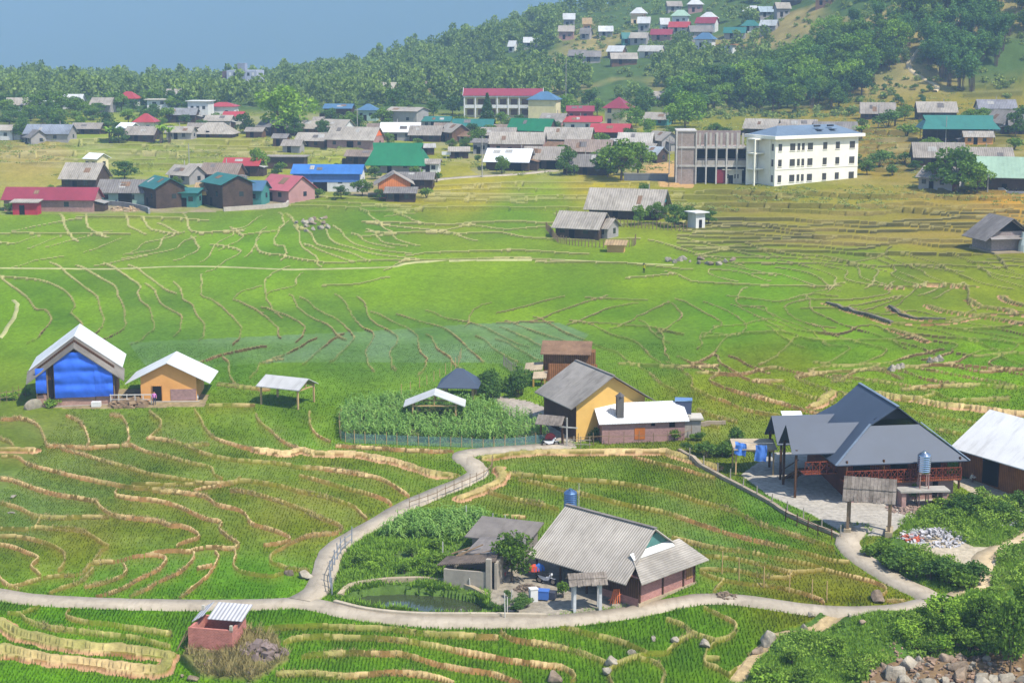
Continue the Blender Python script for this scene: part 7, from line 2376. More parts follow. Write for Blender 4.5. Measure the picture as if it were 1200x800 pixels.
# --- shrubs and bushes one can tell apart
rs = random.Random(21)
def shrub(kind, px, py, s, label, group=None, name='shrub', wide=1.2):
    g = G(px, py); plant(kind, g, s * wide, label, name, 'shrub', group, rz=rs.uniform(0, 6.28), sz=s)
for i in range(30):
    t = i / 29; x = 1024 + 118 * t + rs.uniform(-5, 5); y = 648 + 36 * t + 8 * math.sin(t * 3) + rs.uniform(-6, 8)
    shrub(rs.choice(['shrub0', 'shrub1', 'shrub0']), x, y, rs.uniform(.6, 1.0), "dense green shrub in the hedge bank right of the drive", "hedge bank shrubs right of the drive")
for i in range(58):
    x, y = rs.uniform(880, 1210), rs.uniform(722, 830)
    if y < 800 - (x - 870) * .35 or inside(ROCKY, x, y): continue
    shrub(rs.choice(['shrub0', 'shrub2', 'shrub2']), x, y, rs.uniform(.4, .9), "leafy shrub on the overgrown bank at the lower right", "shrubs on the lower right bank")
for i in range(26):
    x, y = rs.uniform(1090, 1215), rs.uniform(722, 775)
    if y < 712 + abs(x - 1130) * .1: y += 10
    shrub(rs.choice(['shrub0', 'shrub2', 'shrub0']), x, y, rs.uniform(.7, 1.1), "tall dark shrub in the thicket at the right below the path", "thicket shrubs below the path")
for i in range(18):
    x, y = rs.uniform(1100, 1200), rs.uniform(592, 612)
    shrub(rs.choice(['shrub0', 'shrub1']), x, y, rs.uniform(.4, .8), "low green shrub on the bank below the barn yard", "shrubs below the barn yard")
for i in range(16):
    x = 700 + i * 6.6 + rs.uniform(-3, 3)
    shrub(rs.choice(['shrub0', 'shrub2', 'shrub1']), x, 515 + rs.uniform(-3, 2), rs.uniform(.35, .8), "garden shrub along the brick annex wall", "garden shrubs along the annex", wide=.9)
for i in range(12):
    shrub(rs.choice(['shrub0', 'shrub1']), 830 + rs.uniform(-28, 40), 524 + rs.uniform(-8, 14), rs.uniform(.4, .8), "scrubby bush between the annex and the bamboo pergola", "bushes left of the pergola")
for i in range(11):
    shrub(rs.choice(['shrub0', 'shrub1', 'broad0']) if False else 'shrub1', 572 + rs.uniform(-6, 46), 462 + rs.uniform(-6, 8), rs.uniform(.7, 1.3), "garden bush right of the blue pavilion", "garden bushes by the blue pavilion", wide=.8)
for i in range(14):
    shrub(rs.choice(['shrub0', 'shrub2']), 400 + rs.uniform(0, 120), 655 + rs.uniform(-14, 20), rs.uniform(.3, .7), "low leafy bush in the farmhouse garden plot", "bushes in the farmhouse garden")
for i in range(9):
    shrub('shrub1', 590 + rs.uniform(-18, 34), 708 + rs.uniform(-8, 10), rs.uniform(.2, .45), "small shrub at the edge of the farmhouse yard", "small shrubs in the farmhouse yard")
shrub('shrub2', 60, 476, .7, "bright green bush beside the pale boulder at left", wide=1.3)
shrub('shrub0', 660, 700, .8, "leafy bush left of the bark roofed gate", wide=.8)
shrub('shrub0', 1072, 588, 1.1, "climbing bush on the pier below the silver tank", wide=.6)
tree_px('broad0', 1183, 792, 96, "slender young tree with bare lower trunk at the lower right edge", wide=.62)
tree_px('broad2', 1150, 752, 60, "leafy young tree at the right above the stream boulders", wide=.9)
tree_px('broad0', 1205, 742, 66, "young tree cut by the right edge above the stream boulders", wide=.8)
tree_px('light', 1118, 742, 40, "small light green tree just below the footpath end", wide=1.0)
for x in (4, 12, 20, 28): shrub('shrub2', x, 466 + rs.uniform(-4, 4), .6, "green bean bush on the fence at the left edge", "bean bushes at the left edge")
# ================================================================== small things
def bent(name, mb, mat, loc, rz, label, cat, group=None):
    o = mb.build(name, mat); o.location = loc; o.rotation_euler = (0, 0, rz); tag(o, label, cat, group); return o

# --- rocks
ROCKM = surf((170, 160, 142), .95, .4, 2.4, spec=.05, stain=.6)
ROCKB = surf((150, 132, 112), .95, .45, 2.4, spec=.05, stain=.6)
def rock_mesh(seed):
    bm = bmesh.new(); bmesh.ops.create_icosphere(bm, subdivisions=3, radius=1)
    r = random.Random(seed); vn = VNoise(seed + 500)
    cuts = [(Vector((r.gauss(0, 1), r.gauss(0, 1), r.gauss(0, .8))).normalized(), r.uniform(.38, .7)) for _ in range(12)]
    for v in bm.verts:
        for d, k in cuts:
            t = v.co.dot(d)
            if t > k: v.co -= d * (t - k) * .9
        v.co *= 1 + .3 * (float(vn(v.co.x * 2 + 9, v.co.y * 2 + v.co.z * 1.7)) - .5)
        v.co.z *= .72
    me = bpy.data.meshes.new('rock'); bm.to_mesh(me); bm.free()
    return me
ROCKS = [rock_mesh(i) for i in range(5)]
for i, me_ in enumerate(ROCKS): me_.materials.append(ROCKM if i < 3 else ROCKB)
def rock(px, py, s, label, group=None, k=None, flat=1.0):
    g = G(px, py); me_ = ROCKS[random.randrange(5) if k is None else k]
    o = bpy.data.objects.new('rock', me_); COL.objects.link(o)
    o.location = g + Vector((0, 0, s * .18)); o.scale = (s, s * random.uniform(.7, 1.0), s * flat); o.rotation_euler = (0, 0, random.uniform(0, 6.28))
    tag(o, label, "rock", group)
random.seed(31)
rock(41, 478, 1.25, "large pale boulder left of the tarpaulin house", k=1, flat=1.1)
rock(899, 757, 1.0, "big grey boulder at the end of the bank below the footpath", k=0)
rock(888, 768, .6, "tan rock just below the big grey boulder", k=3)
rock(827, 757, .75, "grey slab rock in the rice left of the big boulder", k=2, flat=.6)
rock(766, 749, .5, "flat pale rock in the rice below the brick end wall", k=1, flat=.5)
rock(790, 752, .45, "pale rock on the bank right of the flat one", k=2)
rock(716, 778, .7, "grey rock on the terrace corner at bottom centre", k=0)
rock(712, 790, .5, "lower grey rock on the terrace corner at bottom centre", k=2)
rock(741, 766, .42, "small stone by the rounded terrace end", k=1)
rock(649, 797, .8, "brownish rock at the bottom edge of the rice", k=3)
rock(358, 676, .9, "smooth grey rock at the lane edge below the terraces", k=0, flat=.7)
rock(340, 673, .6, "tan rock left of the smooth grey one", k=3)
rock(1029, 704, 1.0, "round tan rock where the drive meets the footpath", k=4)
rock(942, 736, .55, "dark rock under the footpath edge", k=0)
rock(951, 722, .4, "small rock under the footpath right of the dark one", k=2)
rock(16, 582, .5, "pale flat stone lying in the flooded plot at left", k=1, flat=.4)
rock(14, 601, .4, "smaller pale stone in the flooded plot at left", k=1, flat=.4)
rock(996, 728, .35, "white paper like stone on the green bank below the path", k=1)
rock(1010, 738, .45, "yellowish stone standing on the green bank", k=4)
for i in range(70):
    rock(random.uniform(1012, 1215), random.uniform(772, 818), random.choice((.2, .3, .35, .45, .6, .9)) * random.uniform(.8, 1.2), "stream boulder among the stones at the lower right corner", "boulders at the lower right corner")
for i in range(18):
    rock(random.uniform(208, 330), random.uniform(782, 815), random.uniform(.2, .5), "rubble stone on the bank below the brick sty", "rubble stones below the brick sty")
for (x, y) in [(1051, 432), (1045, 434), (1056, 430), (1096, 424), (1090, 425), (1101, 423)]:
    rock(x, y, random.uniform(.6, 1.0), "boulder of the small rock pile above the dark roofed house", "rock pile boulders", k=0)
for i in range(16):
    rock(random.choice([365, 372, 380, 352, 360]) + random.uniform(-8, 10), 262 + random.uniform(-8, 10), random.uniform(.5, 1.0), "grey rock of the outcrop in the upper left fields", "outcrop rocks")
for i in range(12):
    rock(random.uniform(780, 860), random.uniform(302, 312), random.uniform(.4, 1.0), "reddish rock below the field farmstead", "rocks below the farmstead")

# --- rubble, sand and woodpiles
def heap(name, px, py, n, rad, size, mat, label, cat, seed, hgt=.7):
    r = random.Random(seed); m = MB(); g = G(px, py)
    for i in range(n):
        a = r.uniform(0, 6.28); q = rad * math.sqrt(r.random()); s = size * r.uniform(.5, 1.3)
        x, y = g.x + q * math.cos(a) * 1.3, g.y + q * math.sin(a)
        z = float(gz(x, y)) + hgt * max(0, 1 - q / rad) * r.uniform(.3, 1)
        v = Vector((r.gauss(0, 1), r.gauss(0, 1), r.gauss(0, .5))).normalized() * s
        m.bar(Vector((x, y, z)) - v / 2, Vector((x, y, z)) + v / 2, s * r.uniform(.4, .9), s * r.uniform(.3, .6))
    o = m.build(name, mat); tag(o, label, cat, kind='stuff'); return o
heap('rubble_heap', 1094, 630, 240, 2.4, .3, concrete((208, 204, 204)), "heap of pale broken rubble beside the hedge bank", "rubble", 3)
heap('tile_heap', 1068, 631, 60, .8, .28, surf((206, 110, 84), .85, .2, 2), "small heap of red broken tiles left of the pale rubble", "tiles", 4, .35)
heap('gravel_heap', 1182, 606, 260, 2.6, .16, concrete((206, 204, 202)), "grey gravel heap on the weedy bank by the barn", "gravel", 5, .8)
heap('firewood', 152, 474, 110, 1.6, .8, POST, "untidy heap of scrap wood between the tarpaulin house and the plywood hut", "wood", 6, .6)
heap('sand_heap', 618, 690, 160, .8, .22, surf((138, 122, 104), .95, .2, 2), "small dark sand heap in the farmhouse yard", "sand", 7, .5)
heap('yard_stones', 1062, 596, 120, 1.4, .3, concrete((176, 150, 134)), "loose bricks and stones below the silver tank", "stones", 8, .3)
heap('scrap_heap', 228, 238, 110, 4.0, .9, surf((196, 178, 160), .9, .35, 1), "pile of planks and scrap before the green roofed row", "scrap", 9, .8)
heap('plank_heap', 150, 246, 60, 3.0, .8, surf((196, 168, 130), .9, .3, 1), "pile of sawn planks before the pale green house", "planks", 10, .5)
heap('brush_heap', 306, 768, 70, 1.3, .6, surf((142, 124, 116), .95, .3, 2), "grey dead brush right of the brick sty", "brush", 11, .9)
heap('stream_gravel', 1120, 792, 420, 5.5, .28, concrete((172, 144, 120)), "broken stones and gravel between the boulders at the lower right", "gravel", 13, .3)
heap('stone_edge', 850, 700, 60, 1.0, .4, ROCKB, "loose stone bank right of the brick end wall", "stones", 12, .6)

# --- poles
POLE = surf((176, 172, 164), .85, .15, 2)
def pole(px, py, hpx, label, cross=True, rad=.14, mat=None):
    g = G(px, py); h = hpx / scale_at(g.y)
    r = empty('utility_pole', g); tag(r, label, "pole")
    m = MB(); m.tube([(0, 0, -.8), (0, 0, h)], [rad, rad * .7], 8); m.build('shaft', mat or POLE, r)
    if cross:
        m = MB(); m.bar((-.8, 0, h - .6), (.8, 0, h - .6), .12); m.build('crossarm', mat or POLE, r)
        m = MB()
        for x in (-.7, 0, .7): m.tube([(x, 0, h - .54), (x, 0, h - .3)], .06, 6)
        m.build('insulators', surf((150, 80, 60), .4), r)
pole(565, 208, 46, "concrete power pole at the left end of the village road")
pole(892, 213, 40, "thin power pole left of the cream school", False)
pole(784, 205, 42, "power pole beside the orange earth heap")
pole(222, 200, 32, "slim power pole on the meadow above the row", False)
pole(289, 240, 34, "power pole among the green roofed houses")
pole(419, 158, 30, "power pole behind the village houses")
pole(1157, 227, 20, "pale post by the pale green barn", False)
pole(947, 178, 26, "power pole on the dry terraces right of the cream school")
pole(663, 131, 60, "tall thin mast rising from the wood behind the school", False)
pole(1029, 150, 26, "power pole by the farmhouses under the wood")
pole(1108, 168, 30, "thin post before the teal stilt house", False)

# --- fences
NETM = bpy.data.materials.new("fence_net"); NETM.use_nodes = True
_n = NETM.node_tree; _b = _n.nodes["Principled BSDF"]; _b.inputs["Base Color"].default_value = (*lin(104, 140, 136, .8), 1); _b.inputs["Roughness"].default_value = .7
_t = _n.nodes.new("ShaderNodeBsdfTransparent"); _m = _n.nodes.new("ShaderNodeMixShader"); _m.inputs[0].default_value = .52
_n.links.new(_t.outputs[0], _m.inputs[1]); _n.links.new(_b.outputs[0], _m.inputs[2]); _n.links.new(_m.outputs[0], _n.nodes["Material Output"].inputs["Surface"])
def net_fence(pts, h, gap, label, net=True, pm=None, name='net_fence', lean=.06, rails=0, pr=.035):
    w = px_poly(pts, 4)
    d = np.concatenate([[0], np.cumsum(np.hypot(*np.diff(w, axis=0).T))]); n = max(2, int(d[-1] / gap) + 1)
    s = np.linspace(0, d[-1], n); X = np.interp(s, d, w[:, 0]); Y = np.interp(s, d, w[:, 1]); Z = gz(X, Y)
    r = empty(name, (X[0], Y[0], Z[0])); tag(r, label, "fence")
    rn = random.Random(int(pts[0][0] * 7 + pts[0][1]))
    P_ = [Vector((X[i] - X[0], Y[i] - Y[0], Z[i] - Z[0])) for i in range(n)]
    for i in range(min(n, 95)):
        m = MB(); hh = h * rn.uniform(.95, 1.35)
        m.tube([P_[i] + Vector((0, 0, -.4)), P_[i] + Vector((rn.uniform(-lean, lean), rn.uniform(-lean, lean), hh))], [pr, pr * .8], 5); m.build('post', pm or YPOST, r)
    if net:
        V = []; F = []
        for i, p in enumerate(P_): V += [tuple(p + Vector((0, .02, -.1))), tuple(p + Vector((0, .02, h * .96)))]
        for i in range(n - 1): F.append((2 * i, 2 * i + 2, 2 * i + 3, 2 * i + 1))
        me_ = bpy.data.meshes.new('net'); me_.from_pydata(V, [], F); link('net', me_, r, NETM)
    for q in range(rails):
        m = MB(); z = h * (.45 + .45 * q / max(1, rails - 1)) if rails > 1 else h * .85
        for i in range(n - 1): m.bar(P_[i] + Vector((0, 0, z)), P_[i + 1] + Vector((0, 0, z + rn.uniform(-.08, .08))), .05)
        m.build('rail', pm or YPOST, r)
    return r
net_fence([(400, 490), (398, 505), (404, 518), (450, 521), (520, 523.5), (580, 524), (640, 519)], 1.05, 1.1, "blue green netting fence around the corn plot")
net_fence([(846, 672), (870, 683), (900, 688), (930, 694), (950, 700), (962, 708), (969, 705)], 1.5, 2.0, "sparse pale stake fence in the plot right of the farmhouse", net=False, pr=.05)
net_fence([(389, 697), (386, 680), (392, 664), (401, 648), (412, 638)], 1.3, 1.2, "weathered grey rail fence along the lane bend", net=False, rails=2, pm=surf((150, 154, 160), .8, .2, 2), pr=.06)
net_fence([(480, 597), (520, 583), (560, 566), (575, 556), (577, 545)], 1.0, 1.1, "low thin picket fence along the upper lane", net=False, rails=1, pm=POST)
net_fence([(808, 540), (840, 555), (868, 572), (905, 592), (940, 610), (985, 630)], 1.0, 2.2, "post fence on the wall of the dark roofed house yard", net=False, pm=surf((176, 166, 150), .8, .2, 2), pr=.07)
net_fence([(660, 522), (700, 522), (750, 521), (790, 519), (810, 514)], 1.1, 1.5, "thin post fence in front of the brick annex", net=False, rails=1, pm=POST, pr=.045)
net_fence([(640, 268), (655, 284), (700, 290), (740, 289), (745, 283)], 1.2, .7, "bamboo picket fence around the field barn", net=False, rails=1, pm=POST, pr=.09)
net_fence([(652, 254), (690, 258), (720, 264), (790, 270), (805, 270)], 1.3, .8, "bamboo picket fence below the field farmhouse", net=False, rails=1, pm=POST, pr=.09)
net_fence([(0, 472), (12, 470), (30, 466)], 1.2, .7, "bean fence of sticks at the left edge", net=False, rails=2, pm=POST)
net_fence([(470, 462), (490, 455), (505, 448), (520, 440), (535, 430), (540, 420)], 1.1, 1.6, "pale stakes behind the blue pavilion", net=False, pr=.045)
net_fence([(975, 632), (960, 628), (940, 618), (920, 610)], .9, 1.2, "dark low rail beside the yard of the dark roofed house", net=False, rails=2, pm=WDD, pr=.06)
net_fence([(590, 428), (600, 436), (612, 442)], 1.2, .5, "grey picket fence left of the plank shed", net=False, rails=1, pm=surf((150, 140, 128), .9, .2, 2), pr=.06)
for i, (x, y, h, l) in enumerate([(592, 724, 33, "white post left of the gap in the yard edge"), (594.5, 720, 24, "shorter white post beside the yard edge"), (599, 706, 16, "white post in the middle of the farmhouse yard"), (551, 690, 14, "white post in front of the pig shed"), (526, 684, 16, "white post at the left of the pig shed"), (460, 707, 14, "thin white post in the pond"), (541, 715, 16, "thin post at the right of the pond"), (519, 659, 26, "tall pale pole left of the pig shed"), (577, 630, 30, "tall bamboo pole behind the flat grey shed"), (547, 615, 24, "bamboo pole standing in the plot above the maize"), (592, 628, 26, "leaning bamboo pole behind the flat grey shed")]):
    g = G(x, y); m = MB(); m.tube([(0, 0, -.4), (.05 * (i % 3 - 1), 0, h / scale_at(g.y))], [.05, .045], 6)
    bent('post', m, surf((214, 210, 200), .8, .15, 2), g, 0, l, "post")

# --- low stone and concrete walls
def wall_line(pts, h, t, mat, label, name='low_wall', down=.9):
    w = px_poly(pts, 4); z = gz(w[:, 0], w[:, 1]); m = MB()
    for i in range(len(w) - 1):
        p, q = Vector((w[i][0], w[i][1], 0)), Vector((w[i + 1][0], w[i + 1][1], 0)); d = (q - p); L = d.length; d.normalize(); s = Vector((-d.y, d.x, 0)) * t / 2
        vs = []
        for a, za in ((p, z[i]), (q, z[i + 1])):
            for sg in (-1, 1):
                vs.append((a.x + s.x * sg, a.y + s.y * sg, za - down)); vs.append((a.x + s.x * sg, a.y + s.y * sg, za + h))
        m.add(vs, [(0, 1, 3, 2), (4, 6, 7, 5), (0, 4, 5, 1), (2, 3, 7, 6), (1, 5, 7, 3), (0, 2, 6, 4)])
    o = m.build(name, mat); tag(o, label, "wall"); return o
DSTONE = surf((132, 124, 104), .95, .45, 2.2, spec=.05, stain=.5)
wall_line([(969, 356), (995, 364), (1020, 371), (1045, 380)], .2, .5, DSTONE, "dark dry stone terrace step in the right fields, upper of two", 'terrace_wall')
wall_line([(1043, 360), (1055, 368), (1075, 374), (1108, 376)], .15, .5, DSTONE, "dark dry stone terrace step in the right fields, right of two", 'terrace_wall')
STW = concrete((176, 160, 138))
wall_line([(796, 530), (830, 552), (868, 572), (905, 592), (916, 600), (946, 615), (985, 630)], .35, .35, STW, "low retaining wall between the rice and the dark roofed house yard", 'retaining_wall')
wall_line([(398, 700), (412, 688), (450, 682), (500, 681), (545, 688), (570, 700)], .35, .4, concrete((190, 172, 142)), "rough stone rim behind the pond", 'stone_rim')
wall_line([(392, 706), (430, 715), (480, 720), (530, 721), (572, 721), (640, 722)], .35, .35, concrete((196, 182, 158)), "pale stone kerb between the pond and the footpath", 'stone_kerb')
wall_line([(722, 516), (760, 513), (790, 507), (812, 500), (850, 497)], .4, .3, STW, "low pale wall curving past the brick annex", 'low_wall')
wall_line([(120, 240), (150, 243), (172, 248), (175, 251)], 1.0, .4, concrete((160, 158, 156)), "grey stone wall in front of the pale green house", 'stone_wall')
wall_line([(262, 248), (275, 247), (330, 243), (338, 240)], .9, .4, concrete((206, 192, 176)), "pale block wall at the foot of the green roofed row", 'block_wall')
wall_line([(1158, 224), (1180, 226), (1200, 227)], .5, .3, concrete((200, 200, 200)), "white rail wall before the pale green barn", 'rail_wall')

# --- laundry, vessels, wheels
CLOTH = surf((84, 132, 214), .85, .12, 2, k=.85)
def laundry(px, py, Y, w, h, label, seed):
    p = at_y(px, py, Y); rn = VNoise(seed); V = []; F = []; n = 12
    for i in range(n + 1):
        for j in range(n + 1):
            a, b = i / n, j / n
            V.append(((a - .5) * w + .05 * math.sin(b * 5), .12 * math.sin(a * 9 + b) * (.3 + b) + .15 * (float(rn(a * 4, b * 4)) - .5), -b * h - .25 * a * (1 if seed % 2 else .2)))
    for i in range(n):
        for j in range(n): k = i * (n + 1) + j; F.append((k, k + n + 1, k + n + 2, k + 1))
    me_ = np_mesh('laundry', V, F, True); o = link('laundry', me_, None, CLOTH); o.location = p; tag(o, label, "laundry")
laundry(868, 517, 151.0, 1.1, 1.25, "blue sheet hung slantwise on the line by the pergola", 1)
laundry(892, 521, 150.0, 1.1, 1.6, "straight blue sheet hung beside the porch post", 2)
m = MB(); a_ = at_y(858, 516, 151.5); b_ = at_y(906, 519, 149.6); m.tube([a_, (a_ + b_) / 2 - Vector((0, 0, .12)), b_], .02, 5)
tag(m.build('washing_line', surf((180, 180, 176), .6)), "washing line between the pergola and the porch", "line")
m = MB(); m.lathe([(.28, 0), (.36, .42), (.4, .44), (.36, .46), (.3, .1)], n=14); bent('bucket', m, surf((206, 60, 62), .5, .1, 2, k=.85), G(588, 676), 0, "red tub left of the round yard tree", "tub")
m = MB(); m.box(-.3, .3, -.25, .25, 0, 1.0); m.box(-.34, .34, -.29, .29, 1.002, 1.08); bent('container', m, PWH, G(625, 704), .3, "tall white container in the farmhouse yard", "container")
m = MB(); m.box(-.55, .55, -.35, .35, .1, .75); m.box(-.58, .58, -.38, .38, .752, .8); bent('bin', m, surf((70, 110, 180), .6, .1, 2, k=.8), G(635, 702), -.2, "blue bin beside the tall white container", "bin")
m = MB(); m.box(-.45, .45, -.35, .35, .05, .6); bent('bin', m, surf((70, 72, 84), .7, .1, 2), G(645, 701), -.3, "dark grey bin right of the blue bin", "bin")
def torus(m, R_, r_, n=18, k=8, c=(0, 0, 0), axis='y'):
    vs = []; fs = []
    for i in range(n):
        a = 2 * math.pi * i / n
        for j in range(k):
            b = 2 * math.pi * j / k; q = R_ + r_ * math.cos(b)
            p = (q * math.cos(a), r_ * math.sin(b), q * math.sin(a)) if axis == 'y' else (q * math.cos(a), q * math.sin(a), r_ * math.sin(b))
            vs.append((c[0] + p[0], c[1] + p[1], c[2] + p[2]))
    for i in range(n):
        for j in range(k): fs.append((i * k + j, i * k + (j + 1) % k, ((i + 1) % n) * k + (j + 1) % k, ((i + 1) % n) * k + j))
    m.add(vs, fs)
m = MB(); torus(m, .4, .13, c=(0, 0, .13), axis='z'); bent('tyre', m, surf((52, 54, 58), .8, .2, 3), G(598, 716), 0, "old car tyre lying by the yard edge", "tyre")
m = MB()
for i in range(8): m.bar((-.8, -.3 + i * .09, .5 + .02 * i), (.9, -.25 + i * .09, .55), .06)
for x in (-.7, .7): m.bar((x, -.3, 0), (x, .4, .5), .06)
bent('plank_rack', m, wood((190, 140, 90)), G(577, 668), -.5, "low rack of yellow planks by the pig shed", "planks")
m = MB()
for i in range(5): m.bar((-.5 + i * .2, 0, 0), (-.1 + i * .1, .25, 1.1), .07)
m.bar((-.6, .1, .3), (.5, .2, .7), .06)
bent('firewood_stack', m, surf((206, 112, 68), .8, .2, 2, k=.8), G(722, 707), .2, "orange firewood leaning on the farmhouse front wall", "firewood")

TYRE = surf((36, 36, 38), .8, .1, 3); CHROME = surf((190, 190, 194), .25, .05, 2, metal=.9)
def motorbike(px, py, rz, label, col):
    g = G(px, py); r = empty('motorbike', g, rz); tag(r, label, "motorbike")
    for x in (-.62, .62):
        m = MB(); torus(m, .26, .06, c=(x, 0, .3)); w = m.build('wheel', TYRE, r)
        m = MB(); m.tube([(x, -.05, .3), (x, .05, .3)], .17, 10); m.build('rim', CHROME, w)
    m = MB(); m.prism([(-.55, -.11, .5), (-.2, -.11, .32), (.25, -.11, .36), (.42, -.11, .75), (.36, -.11, .86), (.12, -.11, .58), (-.2, -.11, .66), (-.78, -.11, .74)], (0, .22, 0)); m.build('body', surf(col, .35, .08, 2, spec=.5, k=.8), r)
    m = MB(); m.prism([(-.8, -.13, .74), (-.2, -.13, .66), (.08, -.13, .7), (.05, -.13, .78), (-.25, -.13, .77), (-.78, -.13, .84)], (0, .26, 0)); m.build('seat', surf((34, 34, 36), .6), r)
    m = MB(); m.tube([(.6, 0, .3), (.38, 0, .98)], .04, 6); m.tube([(.36, -.33, 1.04), (.4, 0, .98), (.36, .33, 1.04)], .025, 6); m.build('handlebar', CHROME, r)
    m = MB(); m.lathe([(.02, -.06), (.11, -.02), (.11, .05), (.02, .07)], (0, 0, 0), 10); h = m.build('headlight', surf((230, 230, 226), .2, .05, 2, k=.9), r); h.location = (.5, 0, .88); h.rotation_euler = (0, R(90), 0)
    m = MB(); m.slab([(.4, -.09, .62), (.84, -.09, .56), (.84, .09, .56), (.4, .09, .62)], .03); m.build('mudguard', surf(col, .35, .08, 2, spec=.5, k=.8), r)
motorbike(640, 684, -.5, "dark motorbike with white front parked under the farmhouse eave", (200, 200, 204))
motorbike(645, 522, .2, "white and black motorbike by the small tiled gate", (226, 228, 230))
motorbike(1176, 572, -.9, "motorbike leaning before the barn door, left of two", (120, 126, 134))
motorbike(1193, 577, -.7, "motorbike nearest the right edge before the barn", (190, 60, 56))
motorbike(166, 237, .3, "motorbike beside the blue sheet in front of the pale green house", (60, 70, 90))
def coat(px, py, dz, col, label):
    g = G(px, py); m = MB()
    m.add([(-.22, -.08, .0), (.22, -.08, 0), (.26, .1, 0), (-.26, .1, 0), (-.25, -.1, .45), (.25, -.1, .45), (.25, .1, .45), (-.25, .1, .45), (-.1, -.06, .62), (.1, -.06, .62), (.1, .06, .62), (-.1, .06, .62)],
          [(3, 2, 1, 0), (0, 1, 5, 4), (1, 2, 6, 5), (2, 3, 7, 6), (3, 0, 4, 7), (4, 5, 9, 8), (5, 6, 10, 9), (6, 7, 11, 10), (7, 4, 8, 11), (8, 9, 10, 11)])
    for s in (-1, 1): m.tube([(s * .22, 0, .5), (s * .36, -.02, .28), (s * .38, -.04, .02)], [.09, .08, .07], 6)
    o = m.build('jacket', surf(col, .8, .12, 3, k=.85)); o.location = g + Vector((0, .3, dz)); tag(o, label, "jacket")
coat(626, 681, .72, (226, 92, 70), "red jacket hanging behind the farmhouse motorbike")
coat(632, 681, .80, (70, 120, 200), "blue jacket hanging right of the red one")
m = MB(); m.slab([(-1.4, -.5, 1.1), (1.2, -.6, .8), (1.4, .6, 1.5), (-1.2, .7, 1.7)], .06); m.box(-1.0, .9, -.3, .5, 0, .9)
bent('tarp_bundle', m, surf((60, 96, 206), .5, .1, 1, k=.85), G(174, 237), 0, "blue sheet covering goods before the pale green house", "tarpaulin")
def car(px, py, rz, col, label):
    g = G(px, py); r = empty('car', g, rz); tag(r, label, "car")
    prof = [(-2.0, .35), (-2.0, .85), (-1.75, .95), (-1.2, 1.5), (.5, 1.5), (1.05, 1.0), (1.95, .85), (2.0, .35)]
    m = MB(); m.prism([(x, -.82, z) for x, z in prof], (0, 1.64, 0)); m.build('body', surf(col, .3, .06, 1, spec=.5), r)
    m = MB()
    m.prism([(-1.5, -.84, 1.02), (.75, -.84, 1.02), (.42, -.84, 1.42), (-1.15, -.84, 1.42)], (0, .02, 0)); m.build('side_window', GLASS(), r)
    m = MB(); m.prism([(1.05, -.7, 1.03), (1.05, .7, 1.03), (.56, .66, 1.46), (.56, -.66, 1.46)], (.03, 0, .02)); m.build('windscreen', GLASS(), r)
    for x in (-1.25, 1.25):
        for y in (-.8, .8):
            m = MB(); torus(m, .24, .1, c=(x, y, .33)); m.build('wheel', TYRE, r)
car(145, 238.5, .5, (52, 62, 88), "dark blue car parked before the pale green house")
m = MB(); m.bar((0, 0, -.3), (.0, 0, 1.6), .1); m.box(-1.2, 1.2, -.06, .06, 1.0, 1.9); bent('notice_board', m, surf((222, 222, 220), .7, .08, 1, k=.8), G(523, 186), 0, "small white board on a post on the village green", "sign")
m = MB(); m.slab([(-1.0, -.7, .9), (1.0, -.7, .9), (1.0, .7, 1.15), (-1.0, .7, 1.15)], .06); m.box(-.8, .8, -.5, .6, 0, .84)
bent('hutch', m, WHT, at_y(928, 485, 156) - Vector((0, 0, 1.0)), 0, "white roofed dormer hutch behind the left porch roof", "hutch")
m = MB(); m.box(-.5, .5, -.3, .3, 0, .55); bent('basin', m, PWH, G(113, 476), 0, "white bucket set against the tarpaulin house plinth", "bucket")
m = MB(); m.lathe([(.3, 0), (.42, .3), (.3, .6), (.1, .7)], n=12); bent('sack', m, PWH, G(229, 468), 0, "white sack at the corner of the plywood hut", "sack")
m = MB()
for i in range(6): m.bar((-3.4 + i * .9, 0, -.2), (-3.4 + i * .9, 0, 1.2), .09)
m.bar((-3.5, 0, 1.1), (1.2, 0, 1.15), .1); m.bar((-3.5, 0, .6), (1.2, 0, .6), .07)
bent('rail_fence', m, surf((222, 216, 206), .8, .1, 2), G(166, 474), 0, "white timber rail in front of the plywood hut", "fence")

